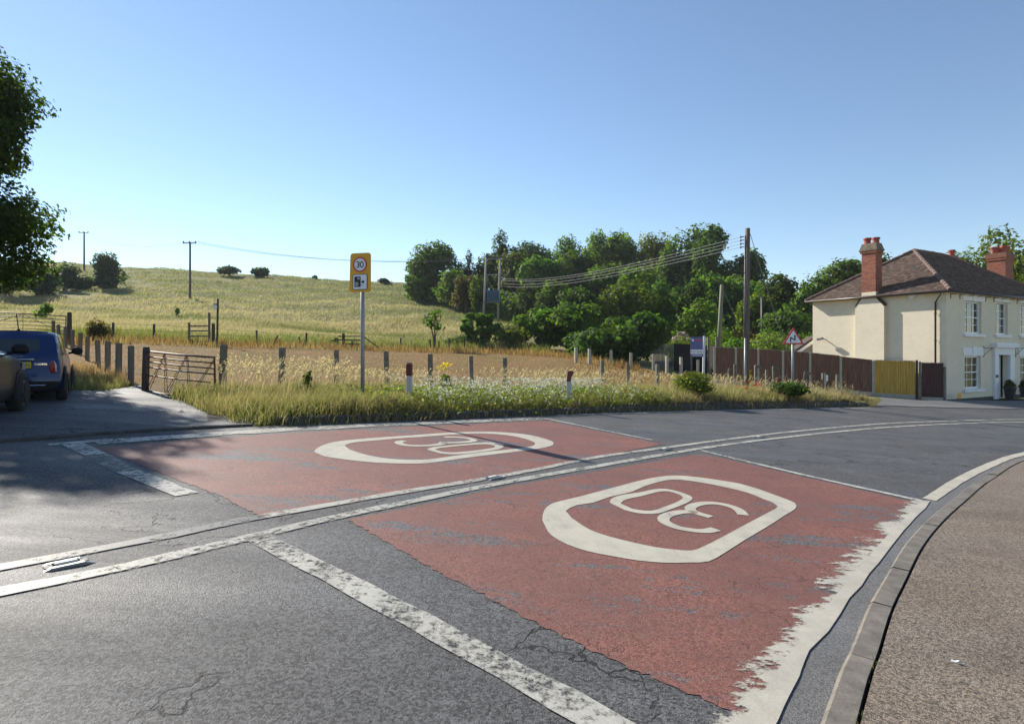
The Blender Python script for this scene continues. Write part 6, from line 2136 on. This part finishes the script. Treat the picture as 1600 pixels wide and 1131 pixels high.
# gate-side wedge and grass edges of the car park
def scatter_px(n, poly, hm, w, colf, name, lean=.3, seedy=.2, lift=0.0):
    """blades over a world polygon (list of (x, y))"""
    A = np.array(poly)
    lo, hi = A.min(0), A.max(0)
    P = lo + (hi - lo) * rng.random((n * 3, 2))
    ins = np.zeros(len(P), bool)
    for i in range(len(A)):
        a, b = A[i], A[(i + 1) % len(A)]
        cond = ((a[1] > P[:, 1]) != (b[1] > P[:, 1]))
        xi = a[0] + (P[:, 1] - a[1]) / (b[1] - a[1] + 1e-12) * (b[0] - a[0])
        ins ^= cond & (P[:, 0] < xi)
    P = P[ins][:n]
    n = len(P)
    P3 = np.c_[P, zt(P[:, 0], P[:, 1]) + lift - 0.03]
    h = hm * rng.uniform(.4, 1.2, n) * (.6 + .6 * patchy(P3, 1.7, 3.0))
    c = vary(colf(P3, n))
    tip = np.where((rng.random(n) < seedy)[:, None], PALE, c)
    blades(name, P3, h, w * rng.uniform(.6, 1.5, n), rng.normal(0, lean, (n, 2)) * h[:, None] * .6, c, tip=tip)
def xy(px, py): return tuple(gp(px, py)[:2])
def green_straw(P, n): return mixcol(STRAW, mixcol(np.repeat(FRESH[None], n, 0), OLIVE, rng.random(n)), np.clip(.55 + .6 * (patchy(P, 1.3, 2) - .5) + rng.normal(0, .25, n), 0, 1))
def brownish(P, n): return mixcol(np.array([.29, .165, .07]), np.array([.38, .27, .135]), np.clip(patchy(P, .9, 5) + rng.normal(0, .3, n), 0, 1))
def rusty(P, n): return mixcol(np.array([.235, .125, .05]), np.array([.28, .22, .08]), np.clip(patchy(P, .9, 5) + rng.normal(0, .35, n), 0, 1))
scatter_px(9000, [xy(290, 633), xy(345, 612), xy(470, 610), xy(520, 655), xy(430, 661), xy(330, 652)], .34, .011, green_straw, 'verge_grass')
scatter_px(3500, [xy(105, 612), xy(112, 596), xy(150, 590), xy(208, 603), xy(170, 613)], .26, .011, green_straw, 'grass')
scatter_px(2500, [xy(108, 596), xy(112, 570), xy(205, 596), xy(200, 603)], .4, .011, brownish, 'dry_grass')
# the mown brown field, its rough edge and the green band along the wire fence
def field_poly(px0, px1, f0, f1, k=14):
    pxs = np.linspace(px0, px1, k)
    near = [((p - CX) / F * (fence_Y(p) * f0), fence_Y(p) * f0) for p in pxs]
    far_ = [((p - CX) / F * (fence_Y(p) * f1), fence_Y(p) * f1) for p in pxs]
    return near + far_[::-1]
scatter_px(26000, field_poly(120, 900, 0.42, 0.97), .1, .03, brownish, 'mown_grass', lean=.8, seedy=.25)
scatter_px(9000, field_poly(900, 1110, 0.62, 1.0), .16, .03, brownish, 'mown_grass', lean=.6, seedy=.3)
scatter_px(9000, field_poly(60, 1000, 0.9, 1.02), .5, .035, rusty, 'rough_grass', seedy=.1)
scatter_px(14000, field_poly(60, 860, 0.99, 1.13), .75, .035, lambda P, n: mixcol(OLIVE, FRESH * 1.15, np.clip(patchy(P, .6, 1) + rng.normal(0, .3, n), 0, 1)), 'rough_grass', seedy=.05)
# tall meadow grass up the hill: pale seeding tufts, thinner with distance
def meadow(n, f0, f1, hm, w, px0=-60, px1=800):
    px = rng.uniform(px0, px1, n)
    a = rng.random(n)
    Yb = fence_Y(px) * 1.05
    Yv = Yb * np.exp(np.log(f1 / f0) * a) * f0
    X = (px - CX) / F * Yv
    ok = Yv < 152
    X, Yv, px = X[ok], Yv[ok], px[ok]
    n = len(X)
    P = np.c_[X, Yv, zt(X, Yv) - 0.05]
    g = np.clip(.36 + 1.0 * (patchy(P * [.35, 1, 1], .2, 3) * patchy(P * [.5, 1, 1], .37, 1) - .2) + .3 * (patchy(P * [.3, 1, 1], .6, 2) - .5) + np.clip((Yv - 85) / 60, 0, .4) + rng.normal(0, .2, n) + np.clip((px - 600) / 200, 0, 1) * np.clip((Yv - 75) / 10, 0, 1), 0, 1)
    c = vary(mixcol(np.array([.375, .35, .2]), np.array([.16, .195, .06]), g), .22)
    k = Yv / 45
    blades('meadow_grass', P, hm * rng.uniform(.5, 1.25, n) * np.where(g > .8, .8, 1), w * k * rng.uniform(.6, 1.5, n), rng.normal(0, .16, (n, 2)) + [.14, 0], c, tip=np.where((g < .5)[:, None], PALE * .95, c))
meadow(90000, 1.0, 1.5, .46, .032)
meadow(110000, 1.3, 4.3, .42, .038)

# ------------------------------------------------------------------ shrubs on the hill and in the field
def hillbush(px, top, base, wpx, Y, label, name='bush', **kw):
    b = on_ground(px, Y, -0.15)
    h = EYE + (CY - top) / F * Y - b.z
    return bush(name, label, b, h, wpx / 2 / F * Y, **kw)
hillbush(168, 393, 446, 52, 103, 'large round dark bush standing alone on the hillside', n=4200, leaf=.3, col=(.045, .075, .032), lobes=16)
hillbush(361, 416, 440, 40, 142, 'dark bush on the hill crest, wider of the pair', n=1100, leaf=.4, col=(.035, .06, .022))
hillbush(408, 417, 442, 32, 144, 'dark bush on the hill crest, smaller and rounder of the pair', n=1000, leaf=.38, col=(.035, .065, .022))
hillbush(492, 431, 440, 10, 146, 'tiny lone bush on the skyline left of the camera sign', n=160, leaf=.4, col=(.05, .08, .03))
hillbush(602, 434, 446, 22, 146, 'low dark bush on the skyline right of the camera sign', n=500, leaf=.4, col=(.035, .06, .025))
hillbush(70, 473, 487, 28, 55, 'bright green sapling bush in the meadow above the blue car', n=420, leaf=.16, col=(.1, .17, .02), lobes=6)
hillbush(277, 481, 492, 9, 62, 'small bright green bush in the meadow below the tall pole', n=170, leaf=.14, col=(.1, .18, .03), lobes=4)
hillbush(152, 497, 527, 44, 36.5, 'tangled reddish green shrub beside the wire fence', n=1500, leaf=.11, col=(.10, .095, .035), accent=((.13, .06, .03), .3))
hillbush(655, 455, 470, 60, 112, 'low bramble bank at the edge of the wood', n=1200, leaf=.35, col=(.05, .09, .025))
for px, top, base, w, Y, lb in ((6, 398, 468, 90, 84, 'shaded hedge tree behind the big oak'), (62, 404, 462, 60, 88, 'dark bushy tree below the oak branches'), (102, 408, 455, 40, 96, 'feathery tree at the end of the dark hedge'), (128, 430, 450, 44, 100, 'low bush between the hedge and the round bush'), (-60, 392, 470, 100, 86, 'tree at the outer end of the dark hedge')):
    hillbush(px, top, base, w, Y, lb, name='hedge_tree', n=2600, leaf=.32, col=(.055, .085, .04), lobes=13, cat='tree', group='dark hedge below the hill')
# sapling and sumac by the fence
def sprout(px, Y, top, wpx, label, n_st, col, leaf=.14, name='sapling', n=500):
    b = on_ground(px, Y, -.1)
    h = EYE + (CY - top) / F * Y - b.z
    r = wpx / 2 / F * Y
    t = thing(name, label, 'sapling', b)
    lb, mb = [], MB()
    for k in range(n_st):
        a = 6.28 * k / n_st + .4
        zz_ = h * (1 - .38 * (k / max(n_st - 1, 1)) - .05)
        q = (r * .62 * math.cos(a) * (0.2 if k == 0 else 1), r * .62 * math.sin(a) * .6, zz_)
        mb.tube([(0, 0, 0), (q[0] * .3, q[1] * .3, h * .4), q], .05, 6, .02)
        lb.append((*q, r * .8, r * .8, h * .09))
    mb.build('stem', BARK, t)
    crown_mesh('foliage', lb, n, leaf, col, t, .2, droop=.4, hollow=.02)
    return t
sprout(679, 48, 484, 32, 'thin sapling with tufted tops growing by the wire fence', 5, (.06, .11, .025), .22, n=150)
hillbush(748, 483, 550, 70, 53, 'spreading sumac bush in front of the transformer poles', name='sumac', n=2200, leaf=.24, col=(.075, .135, .03), lobes=30, size=(.14, .24))
hillbush(718, 522, 550, 54, 53.5, 'bramble bush at the foot of the sumac by the fence', n=1100, leaf=.16, col=(.085, .115, .03))
hillbush(800, 505, 556, 90, 53, 'pale tangled undergrowth right of the sumac', name='bush', n=2200, leaf=.18, col=(.13, .15, .045), lobes=14)
hillbush(850, 474, 556, 100, 52, 'green sumac thicket beside the big dark bush', name='sumac', n=4200, leaf=.26, col=(.085, .15, .033), lobes=20, size=(.24, .38))
hillbush(905, 470, 562, 110, 49, 'broad green bush bright on top at the field edge', n=5200, leaf=.24, col=(.085, .15, .03), lobes=20, size=(.28, .42))
hillbush(988, 482, 580, 116, 43, 'big dark rounded bush hanging over the grey picket fence', n=6500, leaf=.2, col=(.055, .11, .024), lobes=22, size=(.3, .45))
hillbush(938, 510, 575, 110, 42, 'dark lower bush above the pale back row posts', n=3800, leaf=.2, col=(.06, .11, .026), lobes=16)
hillbush(1090, 466, 540, 72, 58, 'bright green round garden tree behind the for sale board', name='garden_tree', n=4200, leaf=.22, col=(.12, .2, .028), lobes=18, cat='tree')
hillbush(1125, 514, 560, 50, 48, 'clipped bright domed bush above the brown fence', n=4200, leaf=.1, col=(.15, .23, .02), lobes=6, size=(.75, .9))
hillbush(1150, 525, 560, 62, 46, 'mid green clipped hedge beside the domed bush', n=2800, leaf=.12, col=(.1, .18, .03), lobes=9, size=(.5, .7))
hillbush(1208, 512, 560, 70, 46.5, 'silvery green hedge bush behind the triangle sign', n=3200, leaf=.13, col=(.14, .2, .06), lobes=12)
hillbush(1255, 518, 560, 50, 48, 'green hedge at the rear corner of the house', n=1800, leaf=.13, col=(.1, .17, .03), lobes=9)
hillbush(1055, 523, 560, 66, 45.5, 'low yellow green hedge on top of the picket fence', n=1800, leaf=.13, col=(.14, .19, .03), lobes=9)
hillbush(1160, 508, 530, 60, 56, 'russet dry shrub behind the clipped hedge', n=900, leaf=.2, col=(.16, .11, .035), lobes=8)

# ------------------------------------------------------------------ the wood above the field
def wood_tree(px, top, wpx, Y, label, col, n=5200, leaf=.42, shape='round', lobes=26, clear=.05, size=(.26, .44), name='tree', hollow=.5, colvar=.26, droop=0.0, accent=None, rz=None):
    b = on_ground(px, Y, -0.2)
    h = EYE + (CY - top) / F * Y - b.z
    r = wpx / 2 / F * Y
    return tree(name, label, b, h, r * 1.08, n=int(n * 1.5), leaf=leaf * .85, col=col, lobes=lobes, trunk_r=.22 + h * .012, clear=clear, shape=shape, group=None, size=size, colvar=colvar, droop=droop, accent=accent, hollow=hollow)
DK, MD, BR, YL, BL = (.08, .138, .03), (.1, .16, .034), (.095, .165, .03), (.135, .165, .036), (.06, .1, .04)
wood_tree(680, 379, 88, 112, 'dark oak standing at the left end of the wood', DK, 6500, name='oak_tree')
wood_tree(655, 420, 44, 108, 'dark bushy lower tree at the foot of the leftmost oak', DK, 2500)
wood_tree(707, 415, 50, 100, 'round paler tree in front of the leftmost oak', MD, 2600, .38)
wood_tree(731, 384, 34, 112, 'slim pointed birch between the oak and the transformer', (.04, .068, .022), 2400, .3, 'cone')
wood_tree(728, 424, 48, 96, 'brownish bare looking tree left of the transformer', (.085, .075, .03), 2800, .3, accent=((.11, .06, .025), .3))
wood_tree(752, 428, 40, 92, 'weeping pale birch just behind the transformer poles', (.075, .11, .03), 2600, .28, droop=1.0, name='birch_tree')
wood_tree(782, 358, 46, 118, 'tall pointed birch, highest at the left of the main wood', (.045, .08, .02), 3600, .34, 'cone', name='birch_tree')
wood_tree(766, 392, 50, 112, 'olive tree below the tall pointed birch', (.06, .09, .02), 3200)
wood_tree(833, 362, 92, 118, 'blue green tree of the skyline right of the pointed birch', (.045, .085, .028), 5600)
wood_tree(812, 382, 80, 106, 'yellow tipped tree over the transformer', (.075, .1, .02), 5000, accent=((.13, .12, .03), .25))
wood_tree(852, 386, 92, 100, 'dark chestnut tree at the middle of the wood', DK, 6200, .45)
wood_tree(884, 357, 56, 116, 'bright domed tree on the skyline', BR, 4400, .36)
wood_tree(908, 384, 70, 104, 'olive rounded tree under the bright domed tree', (.06, .095, .02), 4200)
wood_tree(938, 358, 74, 118, 'dark skyline tree right of the bright dome', MD, 5000)
wood_tree(972, 352, 74, 116, 'tall dense tree on the skyline at mid wood', MD, 5400)
wood_tree(950, 396, 90, 98, 'mid green tree behind the overhead wires', MD, 5200)
wood_tree(1022, 358, 80, 110, 'yellowish green tree with light crown on the skyline', YL, 5200, .38, accent=((.15, .14, .03), .3))
wood_tree(1000, 408, 76, 88, 'dark tree below the yellowish skyline tree', DK, 4200)
wood_tree(1108, 340, 100, 98, 'tallest dark tree of the wood, behind the utility pole', DK, 8200, .42, lobes=24)
wood_tree(1062, 362, 70, 100, 'dark tree leaning on the left of the tallest tree', DK, 4800)
wood_tree(1172, 374, 60, 96, 'dark side tree right behind the top of the utility pole', DK, 4600)
wood_tree(1130, 420, 120, 80, 'deep dark lower trees under the tallest tree', DK, 5200, .4)
wood_tree(1078, 432, 64, 74, 'rounded mid green tree left of the leaning pole', (.045, .085, .02), 3600, .32)
wood_tree(985, 428, 100, 64, 'light green willow like tree above the big dark bush', (.085, .13, .028), 6200, .26, lobes=22, name='willow_tree')
wood_tree(905, 436, 74, 66, 'green tree with a lit top right of the stay wires', (.06, .105, .022), 4200, .28)
wood_tree(866, 436, 60, 78, 'shaded tree at the foot of the wood under the wires', DK, 2800, .3)
wood_tree(826, 442, 66, 82, 'dull green scrub tree right of the transformer poles', (.055, .075, .025), 2800, .3)
wood_tree(1030, 440, 60, 66, 'shadowy tree between the willow and the garden tree', DK, 3200, .3)
wood_tree(1215, 420, 74, 72, 'open pale green tree left of the house roof', (.06, .095, .02), 3600, .3, clear=.18)
wood_tree(1180, 452, 62, 66, 'yellow green tree behind the thin street lamp', (.12, .17, .02), 2600, .28)
wood_tree(1258, 440, 60, 62, 'dark tree against the rear corner of the house', DK, 3600, .3)
wood_tree(1232, 478, 90, 58, 'dark undergrowth trees behind the garden hedges', DK, 3600, .28)
wood_tree(1312, 373, 118, 66, 'big rounded maple behind the tall red chimney', (.08, .125, .03), 8200, .32, lobes=24, name='maple_tree')
wood_tree(1372, 384, 66, 68, 'leafy tree just right of the tall chimney', (.04, .075, .018), 4200, .3)
wood_tree(1545, 346, 155, 64, 'yellow green ash tree behind the roof and right chimney', (.115, .15, .028), 8200, .28, lobes=26, name='ash_tree', size=(.2, .34))
wood_tree(1605, 352, 130, 60, 'ash tree partly cut off at the edge, beyond the chimney', (.10, .135, .026), 6000, .28, lobes=22, name='ash_tree', size=(.2, .34))
wood_tree(1500, 388, 50, 66, 'thin ash branches rising over the roof ridge', (.1, .13, .03), 900, .26, lobes=9, name='ash_tree', size=(.2, .3))
for k, (px, top, w, Y) in enumerate(((1420, 430, 120, 80), (1690, 380, 140, 62), (1760, 400, 150, 70))):
    wood_tree(px, top, w, Y, ['tree hidden low behind the hipped roof', 'tree beyond the far gable of the house', 'tree well beyond the house'][k], DK, 3200, .35)

# undergrowth that closes the wood's floor
n = 26000
px = np.concatenate([rng.uniform(640, 1270, n)])
Yv = rng.uniform(66, 120, n)
ok = Yv > np.interp(px, [640, 760, 900, 1000, 1270], [108, 90, 72, 66, 62])
px, Yv = px[ok], Yv[ok]
X = (px - CX) / F * Yv
hh = (1.2 + 2.6 * patchy(np.c_[X, Yv], .33, 2.0)) * rng.random(len(X)) ** .5
C = np.c_[X, Yv, zt(X, Yv) + hh]
V, Q = leaf_quads(C, unit(rng.normal(0, .7, (len(C), 3)) + [0, -.2, .8]), rng.uniform(.25, .5, len(C)), 1.5)
o = np_object('undergrowth', V, Q, LEAF, col=np.repeat(vary(mixcol(np.array([.06, .105, .025]), np.array([.1, .15, .035]), patchy(C, .5, 4)), .3), 4, 0))
o['kind'] = 'stuff'

# the big oak over the car park
t = thing('oak_tree', 'huge dark oak whose branches overhang the parked cars', 'tree', (-21.35, 18.9, gz(-21.35, 18.9) - .2), 0)
lb = []
rs = random.Random(11)
for q in range(60):
    a, rr = rs.uniform(0, 6.28), 4.6 * math.sqrt(rs.random())
    s_ = rs.uniform(.9, 1.5)
    zc_ = rs.uniform(3.2, 9.6)
    x_ = min(rr * math.cos(a) + 1.0, 5.6 - s_ * 1.1)
    lb.append((x_, rr * math.sin(a) - .5, zc_, s_, s_, s_ * .75))
for zc_, x_, s_ in ((9.4, 5.3, .7), (8.8, 5.8, .55), (8.2, 5.7, .7), (7.5, 5.9, .7), (6.9, 5.6, .8), (6.2, 5.7, .7), (5.5, 5.7, .6), (4.8, 5.2, .7), (4.1, 5.4, .6), (3.4, 4.7, .8), (2.7, 4.3, .7), (6.0, 5.5, .9), (5.7, 5.3, .9), (6.6, 5.4, .9), (7.2, 5.4, .9)):
    lb.append((x_ - s_ * .25, -1.2 + rs.uniform(-.4, .4), zc_, s_, s_, s_ * .6))
trunk_mesh(8.5, .5, lb, t, 30)
crown_mesh('crown', lb, 110000, .1, (.045, .08, .018), t, .3, hollow=.45)

# bits lying on the pavement, weeds in the joint behind the kerb
p = gp(1497, 1066, .104)
sc_ = MB().add([(-.05, -.012, .004), (.05, -.008, .012), (.055, .01, .006), (-.045, .012, .016)], [(0, 1, 2, 3)]).add([(-.02, -.02, .01), (.0, -.02, .02), (.01, .018, .022), (-.015, .02, .012)], [(0, 1, 2, 3)]).build('paper_scrap', SIGN_WHITE)
sc_.location, sc_.rotation_euler = p, (0, 0, R(-35))
sc_.scale = (.65, .45, .6)
tag(sc_, 'small white paper scrap lying on the brown pavement', 'litter')
K = NEAR_KERB[(NEAR_KERB[:, 1] > 2.2) & (NEAR_KERB[:, 0] < 12)]
i = rng.integers(0, len(K), 500)
keep = np.sin(i * .31) + np.sin(i * .117 + 1) > .75
i = i[keep]
P = K[i] + normals2(K)[i] * -0.134 + rng.normal(0, .006, (len(i), 2))
P = np.c_[P, zplane(P[:, 0], P[:, 1]) + .06]
blades('kerb_weeds', P, rng.uniform(.05, .085, len(i)), np.full(len(i), .004), rng.normal(0, .02, (len(i), 2)), vary(np.repeat([[.2, .19, .07]], len(i), 0)))
P = np.c_[rng.uniform(1.6, 6.5, 420), rng.uniform(1.2, 7, 420)]
nd = np.array([np.abs(NEAR_KERB - q).sum(1).min() for q in P])
kk = np.array([((q - NEAR_KERB[np.abs(NEAR_KERB - q).sum(1).argmin()]) * normals2(NEAR_KERB)[np.abs(NEAR_KERB - q).sum(1).argmin()]).sum() for q in P])
P = P[(kk < -.2)]
C = np.c_[P, zplane(P[:, 0], P[:, 1]) + .106]
V, Q = leaf_quads(C, unit(rng.normal(0, .25, (len(C), 3)) + [0, 0, 1]), rng.uniform(.006, .014, len(C)), 1.6)
o = np_object('dry_leaf_litter', V, Q, GRASS, col=np.repeat(vary(np.repeat([[.3, .23, .13]], len(C), 0), .4), 4, 0))
o['kind'] = 'stuff'

# ------------------------------------------------------------------ the air
hz_m, hz_nt, hz_out = new_mat('haze')
vol = hz_nt.nodes.new('ShaderNodeVolumePrincipled')
vol.inputs['Color'].default_value = (0.84, 0.91, 1.0, 1)
vol.inputs['Density'].default_value = 0.0002
vol.inputs['Anisotropy'].default_value = 0.15
hz_nt.links.new(vol.outputs[0], hz_out.inputs['Volume'])
zlo, zhi = float(GZ.min()) - 1.0, 48.0
MB().box((0, 120, (zlo + zhi) / 2), (650, 430, zhi - zlo)).build('haze', hz_m, kind='stuff')
